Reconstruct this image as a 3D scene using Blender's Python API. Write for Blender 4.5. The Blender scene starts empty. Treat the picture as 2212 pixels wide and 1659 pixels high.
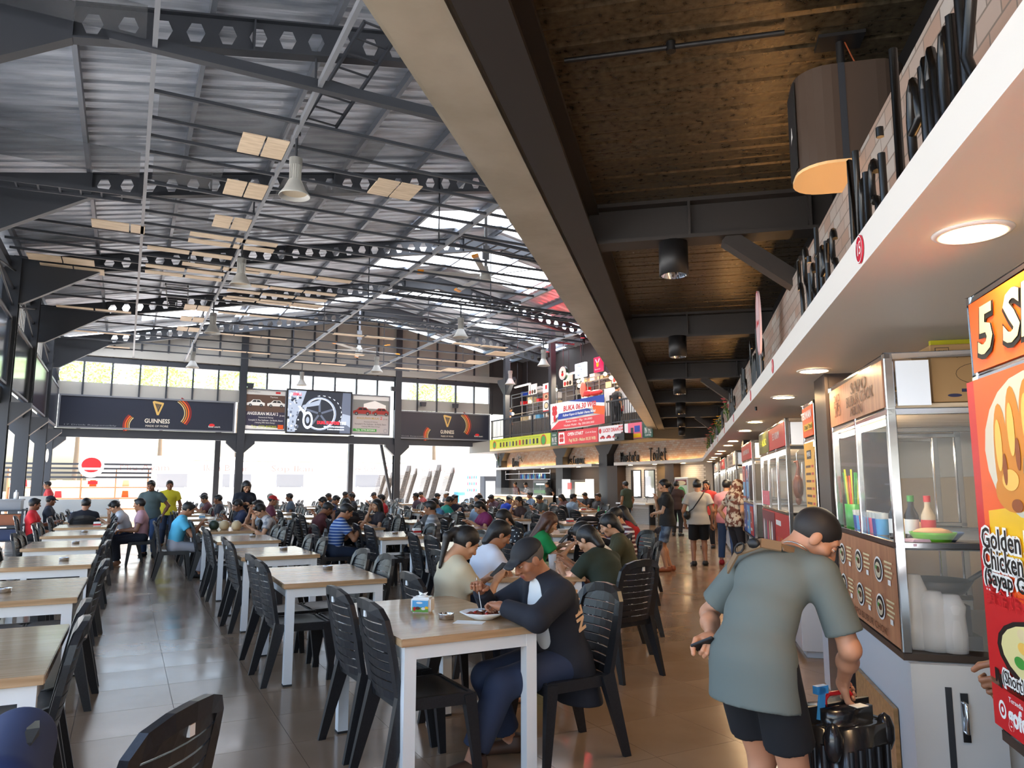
import bpy, bmesh, math, random
import numpy as np
from mathutils import Vector, Matrix, Euler
random.seed(7)
R = math.radians
AH, AK = R(27.4), R(-12.98)            # hall grid and stall row, as rotations about Z
SC = bpy.context.scene
COL = SC.collection
# ------------------------------------------------------------------ camera
cam = bpy.data.cameras.new('camera'); cam.sensor_width = 36; cam.lens = 1600 / 2212 * 36
cam.clip_end = 500
co = bpy.data.objects.new('camera', cam); COL.objects.link(co)
co.location = (0, 0, 1.55); co.rotation_euler = (R(90 + 7.67), 0, 0)
SC.camera = co
# ------------------------------------------------------------------ world, sun, exposure
w = bpy.data.worlds.new('sky'); SC.world = w; w.use_nodes = True
nt = w.node_tree; bgn = nt.nodes['Background']
sky = nt.nodes.new('ShaderNodeTexSky'); sky.sky_type = 'NISHITA'; sky.sun_disc = False
sky.sun_elevation = R(58); sky.sun_rotation = R(60); sky.air_density = 1.2; sky.dust_density = 4.5; sky.ozone_density = 1.0
nt.links.new(sky.outputs[0], bgn.inputs[0]); bgn.inputs[1].default_value = 0.52
sl = bpy.data.lights.new('sun', 'SUN'); sl.energy = 11; sl.angle = R(2); sl.color = (1, .96, .9)
so = bpy.data.objects.new('sun', sl); COL.objects.link(so); so.rotation_euler = Euler((R(-20), 0, AH), "XYZ")
SC.view_settings.view_transform = 'Standard'; SC.view_settings.look = 'None'
SC.view_settings.gamma = 1; SC.view_settings.use_curve_mapping = False
SC.view_settings.exposure = 1.3
SC.cycles.max_bounces = 8; SC.cycles.diffuse_bounces = 4; SC.cycles.glossy_bounces = 4
SC.cycles.transmission_bounces = 6; SC.cycles.transparent_max_bounces = 12
SC.cycles.sample_clamp_indirect = 6; SC.cycles.caustics_reflective = False; SC.cycles.caustics_refractive = False
# ------------------------------------------------------------------ frames
def H(c, s, z=0): return Vector((c*math.cos(AH)-s*math.sin(AH), c*math.sin(AH)+s*math.cos(AH), z))
def K(p, t, z=0): return Vector((p*math.cos(AK)-t*math.sin(AK), p*math.sin(AK)+t*math.cos(AK), z))
def portal(frame, rz, a, b, z0, z1, face):    # daylight through an opening of the hall (sampling portal)
    l = bpy.data.lights.new('daylight_portal', 'AREA'); l.shape = 'RECTANGLE'
    A, B = frame(*a), frame(*b); l.size = (B-A).length; l.size_y = z1-z0; l.cycles.is_portal = True
    o = bpy.data.objects.new('daylight_portal', l); COL.objects.link(o)
    m = (A+B)/2; o.location = (m.x, m.y, (z0+z1)/2)
    o.rotation_euler = (R(90), 0, rz)
portal(H, AH+math.pi, (-2.9, 35.8), (17.4, 35.8), 0, 3.6, None)   # emits along local -Z turned towards the hall
portal(H, AH+math.pi, (-2.9, 35.8), (17.4, 35.8), 5.8, 6.9, None)
portal(H, AH+math.pi/2*1, (-2.8, -6), (-2.8, 36), 0, 3.3, None)
portal(H, AH, (-2.9, -5.9), (9, -5.9), 0, 6.5, None)
# ------------------------------------------------------------------ materials
MATS = {}
def mat(name, col=(.5,.5,.5), rough=.5, metal=0., emit=None, es=0., spec=None, alpha=None, trans=0., ior=None, coat=0.):
    if name in MATS: return MATS[name]
    m = bpy.data.materials.new(name); m.use_nodes = True; b = m.node_tree.nodes['Principled BSDF']
    b.inputs['Base Color'].default_value = (*col, 1); b.inputs['Roughness'].default_value = rough
    b.inputs['Metallic'].default_value = metal
    if spec is not None: b.inputs['Specular IOR Level'].default_value = spec
    if emit: b.inputs['Emission Color'].default_value = (*emit, 1); b.inputs['Emission Strength'].default_value = es
    if alpha is not None: b.inputs['Alpha'].default_value = alpha
    if trans: b.inputs['Transmission Weight'].default_value = trans
    if ior: b.inputs['IOR'].default_value = ior
    if coat: b.inputs['Coat Weight'].default_value = coat; b.inputs['Coat Roughness'].default_value = .08
    MATS[name] = m; return m
def nodes(m): return m.node_tree.nodes, m.node_tree.links, m.node_tree.nodes['Principled BSDF']
def noisy(m, c1, c2, scale=(1,1,1), detail=4, bump=0, rough=None, freq=5, lo=.35, hi=.65, dist=.01):
    n, l, b = nodes(m)
    tc = n.new('ShaderNodeTexCoord'); mp = n.new('ShaderNodeMapping'); mp.inputs['Scale'].default_value = scale
    t = n.new('ShaderNodeTexNoise'); t.inputs['Scale'].default_value = freq; t.inputs['Detail'].default_value = detail
    l.new(tc.outputs['Object'], mp.inputs[0]); l.new(mp.outputs[0], t.inputs['Vector'])
    r = n.new('ShaderNodeValToRGB'); r.color_ramp.elements[0].color = (*c1,1); r.color_ramp.elements[1].color = (*c2,1)
    r.color_ramp.elements[0].position = lo; r.color_ramp.elements[1].position = hi
    l.new(t.outputs['Fac'], r.inputs[0]); l.new(r.outputs[0], b.inputs['Base Color'])
    if bump:
        bp = n.new('ShaderNodeBump'); bp.inputs['Strength'].default_value = bump; bp.inputs['Distance'].default_value = dist
        l.new(t.outputs['Fac'], bp.inputs['Height']); l.new(bp.outputs[0], b.inputs['Normal'])
    if rough:
        mr = n.new('ShaderNodeMapRange'); mr.inputs[1].default_value = .3; mr.inputs[2].default_value = .7
        mr.inputs[3].default_value, mr.inputs[4].default_value = rough
        l.new(t.outputs['Fac'], mr.inputs[0]); l.new(mr.outputs[0], b.inputs['Roughness'])
    return m
def C(name, r, g, b, rough=.6, **k):      # colour given as displayed 0-255 values
    f = lambda v: ((v/255+.055)/1.055)**2.4 if v > 10 else v/255/12.92
    return mat(name, (f(r), f(g), f(b)), rough, **k)
STEEL = mat('dark painted steel', (.022,.026,.034), .5)
STEEL2 = mat('grey painted steel', (.16,.17,.19), .45)
INOX = mat('polished stainless', (.62,.64,.67), .16, 1)
CHROME = mat('chrome', (.8,.8,.8), .08, 1)
WHITE = mat('white paint', (.75,.75,.75), .45)
WHITEM = mat('white enamel metal', (.78,.78,.77), .3)
CREAM = mat('cream panel', (.36,.345,.31), .7)
BLACK = mat('black', (.008,.008,.009), .5)
PLASTIC = noisy(mat('black moulded plastic', (.012,.012,.013), .36), (.010,.010,.012), (.016,.016,.018), freq=90, bump=.08, dist=.002)
GLASS = mat('glass pane', (.9,.95,.95), .03, alpha=.07, spec=.4)
RUBBER = mat('dark rubber', (.02,.02,.02), .7)
def foil():
    m = mat('foil roof underside', (.4,.43,.48), .4, .55); n, l, b = nodes(m)
    noisy(m, (.27,.31,.37), (.50,.55,.63), scale=(.5,2.4,1), freq=1.6, detail=5, bump=.7, rough=(.34,.5), dist=.05)
    return m
FOIL = foil()
DECK = noisy(mat('brown galvanised deck', (.1,.08,.06), .38, .75), (.085,.066,.042), (.17,.135,.085), freq=26, detail=5, bump=.35, rough=(.24,.45), dist=.01)
def wood(name, c1, c2, rough=.3, sc=(1.2,22,22), coat=0.):
    m = mat(name, c1, rough, coat=coat); noisy(m, c1, c2, scale=sc, freq=1.6, detail=5); return m
TOPW = wood('blond laminated wood', (.40,.235,.115), (.56,.36,.20), .22, (1.5,26,26), .15)
PINE = wood('pale plywood panel', (.52,.40,.27), (.66,.53,.38), .6, (2,12,12))
BOARDW = wood('varnished plank', (.30,.15,.05), (.45,.24,.09), .4, (1,18,18))
FLOORM = mat('polished brown floor tile', (.11,.085,.068), .12)
noisy(FLOORM, (.22,.145,.09), (.28,.19,.125), freq=1.3, detail=8, rough=(.12,.27), lo=.3, hi=.7)
GROUND = noisy(mat('outdoor concrete', (.5,.5,.48), .8), (.42,.41,.39), (.55,.54,.52), freq=.7)
# ------------------------------------------------------------------ mesh builder
class MB:
    def __init__(s): s.v = []; s.f = []; s.m = []; s.sm = []
    def add(s, vs, fs, m=0, sm=False):
        o = len(s.v); s.v += [tuple(v) for v in vs]
        for f in fs: s.f.append(tuple(o+i for i in f)); s.m.append(m); s.sm.append(sm)
        return s
    def box(s, x0, x1, y0, y1, z0, z1, m=0, M=None):
        vs = [Vector((x,y,z)) for z in (z0,z1) for y in (y0,y1) for x in (x0,x1)]
        if M: vs = [M @ v for v in vs]
        return s.add(vs, [(0,2,3,1),(4,5,7,6),(0,1,5,4),(2,6,7,3),(0,4,6,2),(1,3,7,5)], m)
    def bar(s, a, b, w, h=None, m=0, up=(0,0,1)):        # rectangular bar from a to b
        a, b = Vector(a), Vector(b); h = h or w; d = (b-a).normalized(); u = Vector(up)
        if abs(d.dot(u)) > .98: u = Vector((0,1,0))
        x = d.cross(u).normalized(); y = x.cross(d).normalized()
        vs = [p + x*(i*w/2) + y*(j*h/2) for p in (a,b) for i,j in ((-1,-1),(1,-1),(1,1),(-1,1))]
        return s.add(vs, [(3,2,1,0),(4,5,6,7),(0,1,5,4),(1,2,6,5),(2,3,7,6),(3,0,4,7)], m)
    def cyl(s, a, b, r0, r1=None, n=12, m=0, cap=True, sm=True):
        a, b = Vector(a), Vector(b); r1 = r0 if r1 is None else r1; d = (b-a).normalized()
        x = d.orthogonal().normalized(); y = d.cross(x)
        vs = [p + (x*math.cos(2*math.pi*i/n)+y*math.sin(2*math.pi*i/n))*r for p,r in ((a,r0),(b,r1)) for i in range(n)]
        s.add(vs, [(i,(i+1)%n,n+(i+1)%n,n+i) for i in range(n)], m, sm)
        if cap: s.add(vs, [tuple(range(n-1,-1,-1)), tuple(range(n,2*n))], m)
        return s
    def tube(s, pts, r, n=6, m=0, closed=False):
        pts = [Vector(p) for p in pts]; N = len(pts); rs = r if isinstance(r,(list,tuple)) else [r]*N
        vs = []; pu = None
        for i,p in enumerate(pts):
            if closed: d = pts[(i+1)%N]-pts[i-1]
            else: d = pts[min(i+1,N-1)]-pts[max(i-1,0)]
            d = d.normalized()
            if pu is None: x = d.orthogonal().normalized()
            else:
                x = pu - d*pu.dot(d)
                x = x.normalized() if x.length > 1e-4 else d.orthogonal().normalized()
            pu = x; y = d.cross(x)
            vs += [p + (x*math.cos(2*math.pi*k/n)+y*math.sin(2*math.pi*k/n))*rs[i] for k in range(n)]
        L = N if closed else N-1
        s.add(vs, [(i*n+k, i*n+(k+1)%n, ((i+1)%N)*n+(k+1)%n, ((i+1)%N)*n+k) for i in range(L) for k in range(n)], m, True)
        if not closed: s.add(vs, [tuple(range(n-1,-1,-1)), tuple((N-1)*n+k for k in range(n))], m)
        return s
    def lathe(s, prof, n=20, m=0, c=(0,0,0), sm=True):
        vs = [(c[0]+r*math.cos(2*math.pi*k/n), c[1]+r*math.sin(2*math.pi*k/n), c[2]+z) for r,z in prof for k in range(n)]
        return s.add(vs, [(i*n+k, i*n+(k+1)%n, (i+1)*n+(k+1)%n, (i+1)*n+k) for i in range(len(prof)-1) for k in range(n)], m, sm)
    def prism(s, poly, a, b, ax='y', m=0):               # poly in the plane across ax, extruded from a to b
        f = {'x':lambda p,t:(t,p[0],p[1]), 'y':lambda p,t:(p[0],t,p[1]), 'z':lambda p,t:(p[0],p[1],t)}[ax]; n = len(poly)
        vs = [f(p,a) for p in poly]+[f(p,b) for p in poly]
        return s.add(vs, [tuple(range(n)), tuple(range(2*n-1,n-1,-1))]+[((i+1)%n,i,n+i,n+(i+1)%n) for i in range(n)], m)
    def quad(s, a, b, c, d, m=0): return s.add([a,b,c,d], [(0,1,2,3)], m)
    def ell(s, c, r, n=12, m=0, M=None):
        vs = []; k = n//2
        for i in range(k+1):
            t = math.pi*i/k
            for j in range(n):
                v = Vector((r[0]*math.sin(t)*math.cos(2*math.pi*j/n), r[1]*math.sin(t)*math.sin(2*math.pi*j/n), r[2]*math.cos(t)))
                vs.append(Vector(c) + (M @ v if M else v))
        return s.add(vs, [(i*n+j, (i+1)*n+j, (i+1)*n+(j+1)%n, i*n+(j+1)%n) for i in range(k) for j in range(n)], m, True)
    def mesh(s, name):
        me = bpy.data.meshes.new(name); me.from_pydata([tuple(v) for v in s.v], [], s.f)
        me.polygons.foreach_set('material_index', s.m); me.polygons.foreach_set('use_smooth', s.sm); me.update(); return me
def new(name, me, parent=None, loc=None, rz=None):
    o = bpy.data.objects.new(name, me); COL.objects.link(o)
    if parent: o.parent = parent
    if loc is not None: o.location = loc
    if rz is not None: o.rotation_euler = (0,0,rz)
    return o
def obj(name, mb, mats, parent=None, loc=None, rz=None, bevel=0, seg=1):
    me = mb.mesh(name)
    if bevel:
        bm = bmesh.new(); bm.from_mesh(me); bmesh.ops.remove_doubles(bm, verts=bm.verts, dist=1e-5)
        bmesh.ops.bevel(bm, geom=bm.edges[:], offset=bevel, segments=seg, affect='EDGES', clamp_overlap=True); bm.to_mesh(me); bm.free()
    for m in (mats if isinstance(mats,(list,tuple)) else [mats]): me.materials.append(m)
    return new(name, me, parent, loc, rz)
def tag(o, label=None, cat=None, group=None, kind=None):
    for k,v in (('label',label),('category',cat),('group',group),('kind',kind)):
        if v: o[k] = v
    return o
def thing(name, label, cat, loc=(0,0,0), rz=0, group=None):
    return tag(new(name, None, None, loc, rz), label, cat, group)
def struct(name, mb, m, parent=None, loc=None, rz=None, **k):
    o = obj(name, mb, m, parent, loc, rz, **k)
    if not parent: o['kind'] = 'structure'
    return o
KIDS = {}
def dup(root, loc, rz=0, label=None, group=None, cat=None):
    r = root.copy(); COL.objects.link(r); r.location = loc; r.rotation_euler = (0,0,rz)
    tag(r, label, cat, group)
    for ch in root.children:
        c = ch.copy(); COL.objects.link(c); c.parent = r
        for g in ch.children:
            d = g.copy(); COL.objects.link(d); d.parent = c
    return r
def ordn(i): return ['first','second','third','fourth','fifth','sixth','seventh','eighth','ninth','tenth','eleventh','twelfth','thirteenth','fourteenth','fifteenth','sixteenth','seventeenth','eighteenth','nineteenth','twentieth'][i]
# ------------------------------------------------------------------ lettering
def text_mesh(s, size=.1, depth=.004, bold=0., shear=0., align='CENTER', narrow=1., spacing=1.):
    cu = bpy.data.curves.new('txt', 'FONT'); cu.body = s; cu.size = size; cu.extrude = depth/2; cu.offset = bold
    cu.shear = shear; cu.align_x = align; cu.align_y = 'CENTER'; cu.resolution_u = 2; cu.space_character = spacing
    o = bpy.data.objects.new('txt', cu); COL.objects.link(o)
    me = bpy.data.meshes.new_from_object(o); bpy.data.objects.remove(o); bpy.data.curves.remove(cu)
    if narrow != 1:
        for v in me.vertices: v.co.x *= narrow
    return me
def text(s, parent, m, loc, rot, size=.1, depth=.004, name='lettering', fit=None, **k):
    me = text_mesh(s, size, depth, **k)
    if fit and me.vertices:
        xs = [v.co.x for v in me.vertices]; w_ = max(xs)-min(xs)
        for v in me.vertices: v.co.x *= fit/max(w_,1e-4)
    me.materials.append(m); me.name = name
    o = new(name, me, parent, loc); o.rotation_euler = rot; return o
# single-stroke brush alphabet, drawn as round-ended tubes in a 1 x 1 box
def arc(cx, cy, rx, ry, a0, a1, n=8): return [(cx+rx*math.cos(R(a0+(a1-a0)*i/n)), cy+ry*math.sin(R(a0+(a1-a0)*i/n))) for i in range(n+1)]
STK = {
 '5': [[(.8,1),(.2,1),(.15,.6)]+arc(.42,.33,.4,.33,110,-150)], 'S': [arc(.5,.76,.38,.24,20,250)+arc(.5,.25,.4,.27,90,-160)],
 'i': [[(.5,0),(.5,.6)],[(.5,.74),(.5,.82)]], 's': [arc(.5,.47,.3,.17,20,250)+arc(.5,.16,.32,.17,90,-160)],
 't': [[(.5,1),(.5,.1),(.7,0)],[(.15,.65),(.85,.65)]], 'e': [[(.15,.35),(.85,.38)]+arc(.5,.33,.36,.33,10,310)],
 'r': [[(.25,0),(.25,.65)],[(.25,.4),(.5,.62),(.85,.6)]], 'N': [[(.1,0),(.1,1),(.9,0),(.9,1)]],
 'a': [arc(.45,.32,.34,.32,0,360,10),[(.8,.66),(.8,.05),(.95,0)]], 'L': [[(.3,1.1),(.2,0),(.95,.03)]],
 'm': [[(.08,0),(.08,.65)],[(.08,.5),(.3,.66),(.48,.5),(.48,0)],[(.48,.5),(.7,.66),(.9,.5),(.9,0)]],
 'k': [[(.2,0),(.2,1.1)],[(.85,.65),(.25,.32),(.9,0)]], 'T': [[(.05,1),(.95,1)],[(.5,1),(.5,0)]],
 'o': [arc(.5,.32,.36,.32,0,360,10)], 'l': [[(.5,1.05),(.5,0)]], 'f': [[(.8,1),(.45,1),(.4,0)],[(.1,.6),(.75,.6)]],
 'M': [[(.08,0),(.12,1),(.5,.3),(.88,1),(.92,0)]], 'K': [[(.15,0),(.15,1)],[(.85,1),(.2,.45),(.9,0)]],
 'C': [arc(.55,.5,.45,.5,50,310,10)], 'p': [[(.2,-.3),(.2,.65)],arc(.5,.33,.32,.32,0,360,10)], 'u': [[(.15,.65),(.15,.2),(.45,0),(.8,.2),(.8,.65)],[(.8,.3),(.85,0)]],
 'n': [[(.15,0),(.15,.65)],[(.15,.45),(.5,.66),(.82,.45),(.82,0)]], 'g': [arc(.45,.33,.34,.32,0,360,10),[(.8,.65),(.78,-.2),(.3,-.3)]]}
def strokes(s, w, h, r, gap=.12):           # in the local XZ plane, starting at x = 0
    mb = MB(); x = 0
    for ch in s:
        if ch == ' ': x += w*.6; continue
        k = .45 if ch in 'il' else 1.
        for st in STK.get(ch, STK['o']):
            mb.tube([((x+(px-.5)*w+k*w*.5), 0, py*h) for px,py in st], r, 7)
        x += w*(k+gap)
    return mb, x
# ================================================================== SETTING: floor, ground, outside
mb = MB(); mb.box(-3.3, 31, -8, 36.4, -.2, -.005)
floor = struct('floor', mb, mat('grey grout', (.06,.05,.045), .5), rz=AH)
T = .6; C0, S0 = .4-6*T, 5.4-9*T
near = MB().box(.0015, T-.0015, .0015, T-.0015, -.005, 0).mesh('tile'); near.materials.append(FLOORM)
rest = MB(); nn = 0
for i in range(56):
    for j in range(-8, 61):
        c, s = C0+i*T, S0+j*T
        if c < -3.2-T or c > 30: continue
        d = (H(c+.3, s+.3)).length
        p_ = H(c+.3, s+.3)
        vis = p_.y > 3.6 and abs(p_.x) < p_.y*.8
        if vis and nn < 290 and p_.y < 9.2:
            o = new('tile', near, floor, (c, s, 0)); nn += 1
        else: rest.add([(c+.0015,s+.0015,0),(c+T-.0015,s+.0015,0),(c+T-.0015,s+T-.0015,0),(c+.0015,s+T-.0015,0)], [(0,1,2,3)])
o = obj('floor_tiles', rest, FLOORM, floor); o['kind'] = 'stuff'
mb = MB(); mb.box(-160, 160, -60, 200, -.4, -.21); struct('ground', mb, GROUND, rz=AH)

# far wall (s = 36): columns, beams, cream panels between dark ribs, open clerestory
RIDGE_C, RIDGE_Z, EAVE_C, EAVE_Z = 10.7, 9.95, -3.0, 7.2
def roofz(c): return RIDGE_Z - abs(c-RIDGE_C)*(RIDGE_Z-EAVE_Z)/(RIDGE_C-EAVE_C)
wf = MB()
wf.box(-3.1, 19, 36.0, 36.25, 3.5, 3.86); wf.box(-3.1, 19, 36.0, 36.25, 6.72, 6.95)
wall_far = struct('wall_far', wf, STEEL, rz=AH)
bays = [(-2.9,4.6),(4.6,12.1),(12.1,19.6)]
cp = MB().box(.03, 1.04, 36.06, 36.12, 5.28, 5.84).mesh('panel'); cp.materials.append(CREAM)
rb = MB().box(-.035, .035, 36.0, 36.14, 5.25, 6.75).mesh('rib'); rb.materials.append(STEEL)
for a, b in bays:
    for i in range(7):
        c = a+i*1.0714
        if c > 18.4: break
        if not (4.6 < c < 12.05): new('panel', cp, wall_far, (c,0,0))
        if i: new('rib', rb, wall_far, (c,0,0))
for i in range(20):                                         # gable above the clerestory
    c0, c1 = -2.9+i*1.0714, -2.9+(i+1)*1.0714
    z1 = min(roofz(c0), roofz(c1))-.12; p = MB()
    p.prism([(c0+.04,6.96),(c1-.04,6.96),(c1-.04,roofz(c1)-.1),(c0+.04,roofz(c0)-.1)], 36.06, 36.14, 'y'); obj('panel', p, CREAM, wall_far)
    r = MB(); r.box(c0-.04, c0+.04, 36.0, 36.16, 6.95, roofz(c0)-.1); obj('rib', r, STEEL, wall_far)
b = MB(); b.box(-2.9, 12.1, 35.9, 36.0, 6.98, 7.3); b.box(12.1, 18.9, 35.9, 36.0, 6.98, 7.3); obj('band', b, CREAM, wall_far)
def column(n, c, s, z1, w_=.32, frame=H, rz=AH, br=True):
    m = MB(); t = .03
    m.box(-w_/2, w_/2, -w_/2, -w_/2+t, 0, z1); m.box(-w_/2, w_/2, w_/2-t, w_/2, 0, z1); m.box(-.02, .02, -w_/2+t, w_/2-t, 0, z1)
    m.box(-w_/2-.08, w_/2+.08, -w_/2-.08, w_/2+.08, 0, .03)
    if br:
        for sg in (-1, 1): m.prism([(sg*.16,3.5),(sg*.16,2.95),(sg*.62,3.38),(sg*.62,3.5)], -.13, .13, 'y')
    p = frame(c, s); return struct(n, m, STEEL, loc=(p.x,p.y,0), rz=rz)
for i, c in enumerate((-2.9, 4.6, 12.1)): column('trim_%d'%(i+1), c, 36.02, roofz(c)-.15)

# left wall (c = -2.9): columns, boards, louvred clerestory with cross bracing
wl = MB(); wl.box(-3.05, -2.75, -7, 36, 3.45, 3.85); wl.box(-3.05, -2.8, -7, 36, 5.62, 5.8); wl.box(-3.05, -2.8, -7, 36, 6.8, 7.0)
wall_left = struct('wall_left', wl, STEEL, rz=AH)
lv = MB().box(-3.02, -2.98, -.09, .09, 5.8, 6.8).mesh('louvre'); lv.materials.append(CREAM)
for k in range(72): new('louvre', lv, wall_left, (0, 12.2+.33*k, 0))
sc_ = [4.3, 10, 15.7, 21.4, 25.9, 31.2]
for i, s in enumerate(sc_): column('trim_%d'%(i+4), -2.75, s, 7.1, .34, br=(s>20))
for a, b in zip([15.7,21.4,25.9,31.2], [21.4,25.9,31.2,36]):
    for z0, z1 in ((5.85,6.75),(6.75,5.85)):
        m = MB(); m.tube([(-2.7,a,z0),(-2.7,b,z1)], .025); obj('brace', m, STEEL, wall_left)
    m = MB(); m.box(-2.74,-2.68,a,b,6.25,6.31); obj('rail', m, STEEL, wall_left)
for i, (a, b) in enumerate([(15.9,21.2),(21.6,25.7),(26.1,31.0),(31.4,35.8)]):
    t = thing('billboard', ['glossy blue advertising board high on the left wall, nearest the camera','glossy dark advertising board on the left wall reflecting green trees','dark reddish advertising board on the left wall past the second column','dark advertising board at the far corner of the left wall'][i], 'billboard', rz=AH)
    m = MB(); m.box(-2.72, -2.69, a, b, 3.95, 5.5)
    obj('panel', m, [C('blue board',70,86,112,.12), C('dark olive board',28,32,34,.1), C('dark wine board',46,30,34,.2), C('night board',20,24,34,.2)][i], t)
    m = MB()
    for z in (3.9, 5.5): m.box(-2.74, -2.66, a, b, z, z+.06)
    for s in (a, b): m.box(-2.74, -2.66, s-.03, s+.03, 3.9, 5.56)
    obj('frame', m, STEEL2, t)
# back of the hall is open behind the camera; its side goes on
# ================================================================== RIGHT SIDE: stall aisle under the mezzanine
bm_ = MB(); bm_.box(-1.23, -.83, -2, 33, 3.47, 3.85)
mbm = mat('glossy beige wrapped beam', (.30,.26,.20), .28); noisy(mbm, (.27,.235,.18), (.33,.29,.23), freq=3, bump=.35, dist=.03)
struct('trim_11', bm_, mbm, rz=AK, bevel=.05, seg=3)
DB = mat('dark brown beam', (.022,.018,.016), .5)
m = MB(); m.prism([(-.84,3.44),(-.62,3.44),(-.62,3.47),(-.72,3.47),(-.72,3.75),(-.62,3.75),(-.62,3.79),(-.84,3.79)], -2, 33, 'y'); struct('trim_12', m, DB, rz=AK)
prof = []; per = .29
m = MB(); n = int(36/per); vs = []; fs = []
for k in range(n):
    y = -2+k*per
    for dy, z in ((0,3.80),(.02,3.815),(.04,3.80),(.16,3.797),(.175,3.803),(.19,3.80)): vs += [(-.85,y+dy,z),(1.6,y+dy,z)]
fs = [(2*i, 2*i+1, 2*i+3, 2*i+2) for i in range(len(vs)//2-1)]
m.add(vs, fs); ceiling = struct('ceiling', m, DECK, rz=AK)
m = MB(); m.box(-1.2, 7, -2, 34, 3.83, 4.15); struct('trim_13', m, mat('slab', (.2,.2,.2), .8), rz=AK)
for k in range(8):
    t = 5.9+4.06*k; m = MB()
    m.box(-.7, 1.3, t-.11, t+.11, 3.47, 3.5); m.box(-.7, 1.3, t-.015, t+.015, 3.5, 3.78); m.box(-.7, 1.3, t-.11, t+.11, 3.77, 3.8)
    for p_ in (.1, 1.0): m.box(p_-.01, p_+.01, t-.11, t+.11, 3.5, 3.77)
    if k % 2 == 0: m.bar((.38,t,3.48), (1.0,t,3.0), .16, .12)
    obj('cross_beam', m, DB, ceiling)
# conduit along the ceiling
o = MB(); o.tube([(-.55,3.62,3.765),(.55,3.62,3.765)], .014, 8); o.cyl((0,3.62,3.74),(0,3.62,3.79),.025); obj('conduit', o, BLACK, ceiling)
# upper wall with brick wallpaper behind the lettering
def wallpaper():
    m = mat('brick wallpaper', (.5,.42,.36), .6); n, l, b = nodes(m)
    tc = n.new('ShaderNodeTexCoord'); mp = n.new('ShaderNodeMapping'); mp.inputs['Rotation'].default_value = (R(90),0,R(90)); 
    br = n.new('ShaderNodeTexBrick'); br.inputs['Color1'].default_value = (.30,.20,.155,1); br.inputs['Color2'].default_value = (.36,.34,.32,1)
    br.inputs['Mortar'].default_value = (.15,.12,.10,1); br.inputs['Scale'].default_value = 1; br.inputs['Mortar Size'].default_value = .004
    br.inputs['Brick Width'].default_value = .17; br.inputs['Row Height'].default_value = .075; br.inputs['Bias'].default_value = -.1
    sep = n.new('ShaderNodeSeparateXYZ'); cmb = n.new('ShaderNodeCombineXYZ')
    l.new(tc.outputs['Object'], sep.inputs[0]); l.new(sep.outputs['Y'], cmb.inputs['X']); l.new(sep.outputs['Z'], cmb.inputs['Y'])
    l.new(cmb.outputs[0], br.inputs['Vector']); l.new(br.outputs['Color'], b.inputs['Base Color'])
    return m
WP = wallpaper()
m = MB(); m.box(.85, .92, -1, 27.5, 2.385, 3.1); struct('wall_right', m, WP, rz=AK)
m = MB(); m.box(1.18, 1.25, -1, 33, 3.05, 3.8); struct('wall_upper', m, BLACK, rz=AK)  # black sheet painted as the dark void between wallpaper and ceiling
# soffit: runs along the stalls, rounds the corner and goes on as a shelf along the end wall
def H2K(c, s): q = H(c, s); return (q.x*math.cos(AK)+q.y*math.sin(AK), -q.x*math.sin(AK)+q.y*math.cos(AK))
edge = [(.6, -1.5), (.6, 24.6)]
P0, P1, P2 = Vector((.6,24.6)), Vector(H2K(17.2,19.6)), Vector(H2K(17.2,21.6))
for i in range(1, 11):
    u = i/10; q = P0*(1-u)**2+P1*2*u*(1-u)+P2*u*u; edge.append((q.x,q.y))
edge.append(H2K(17.2, 24.4)); edge.append(H2K(18.3, 24.4)); edge.append(H2K(18.3, 18)); edge += [(3.2, 26), (3.2,-1.5)]
m = MB(); m.prism(edge[::-1], 2.27, 2.385, 'z'); struct('trim_14', m, C('white soffit',222,216,208,.55), rz=AK)
# walls behind the stalls
m = MB(); m.box(2.75, 2.9, -1.5, 29, 0, 3.1); struct('wall_back', m, C('tan wall',150,130,104,.7), rz=AK)
m = MB(); m.box(2.72, 2.75, -1.5, 29, 1.62, 2.27); o = obj('upper_panel', m, C('grey wall panel',150,150,148,.7), bpy.data.objects['wall_back'])
# end wall along c = 17.9
WB = mat('white glazed brick', (.62,.60,.57), .3)
end = struct('wall_end', MB().box(17.95, 18.1, 18.5, 36, 0, 3.15), C('dark brown wall',52,42,36,.6), rz=AH)
m = MB(); m.box(17.85, 17.95, 18.6, 36, 2.4, 3.15); o = obj('wallpaper', m, WP, end)
bk = MB().box(-.012, .012, .004, .196, .004, .066).mesh('brick'); bk.materials.append(WB)
o = obj('grout', MB().box(17.93, 17.955, 19.6, 21.35, 0, 2.27).box(17.93,17.955,22.6,24.7,0,2.27), C('pale grout',170,165,158,.8), end)
nb = 0
for (a, b, z0, z1) in ((20.02,21.3,1.45,2.2),(22.7,24.6,.72,1.0),):
    r_ = 0; z = z0
    while z < z1:
        s = a-(.1 if r_ % 2 else 0)
        while s < b:
            new('brick', bk, end, (17.93, s, z)); nb += 1; s += .2
        z += .07; r_ += 1
st = MB()
for (a, b, z0, z1) in ((20.02,21.3,.0,1.45),(22.7,24.6,1.0,2.2),(22.7,24.6,0,.72)):
    r_ = 0; z = z0
    while z < z1-.03:
        s = a-(.1 if r_ % 2 else 0)
        while s < b: st.box(17.918,17.942,s+.004,s+.196,z+.004,z+.066); s += .2
        z += .07; r_ += 1
o = obj('brickwork', st, WB, end); o['kind'] = 'stuff'
m = MB(); m.box(17.9,17.96,21.35,22.6,0,2.27); obj('passage_wall', m, C('olive brown passage',96,80,54,.6), end)
m = MB(); m.box(17.6,17.96,21.25,21.75,0,2.27); obj('pillar', m, C('brown pillar',70,54,44,.5), end)
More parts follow.
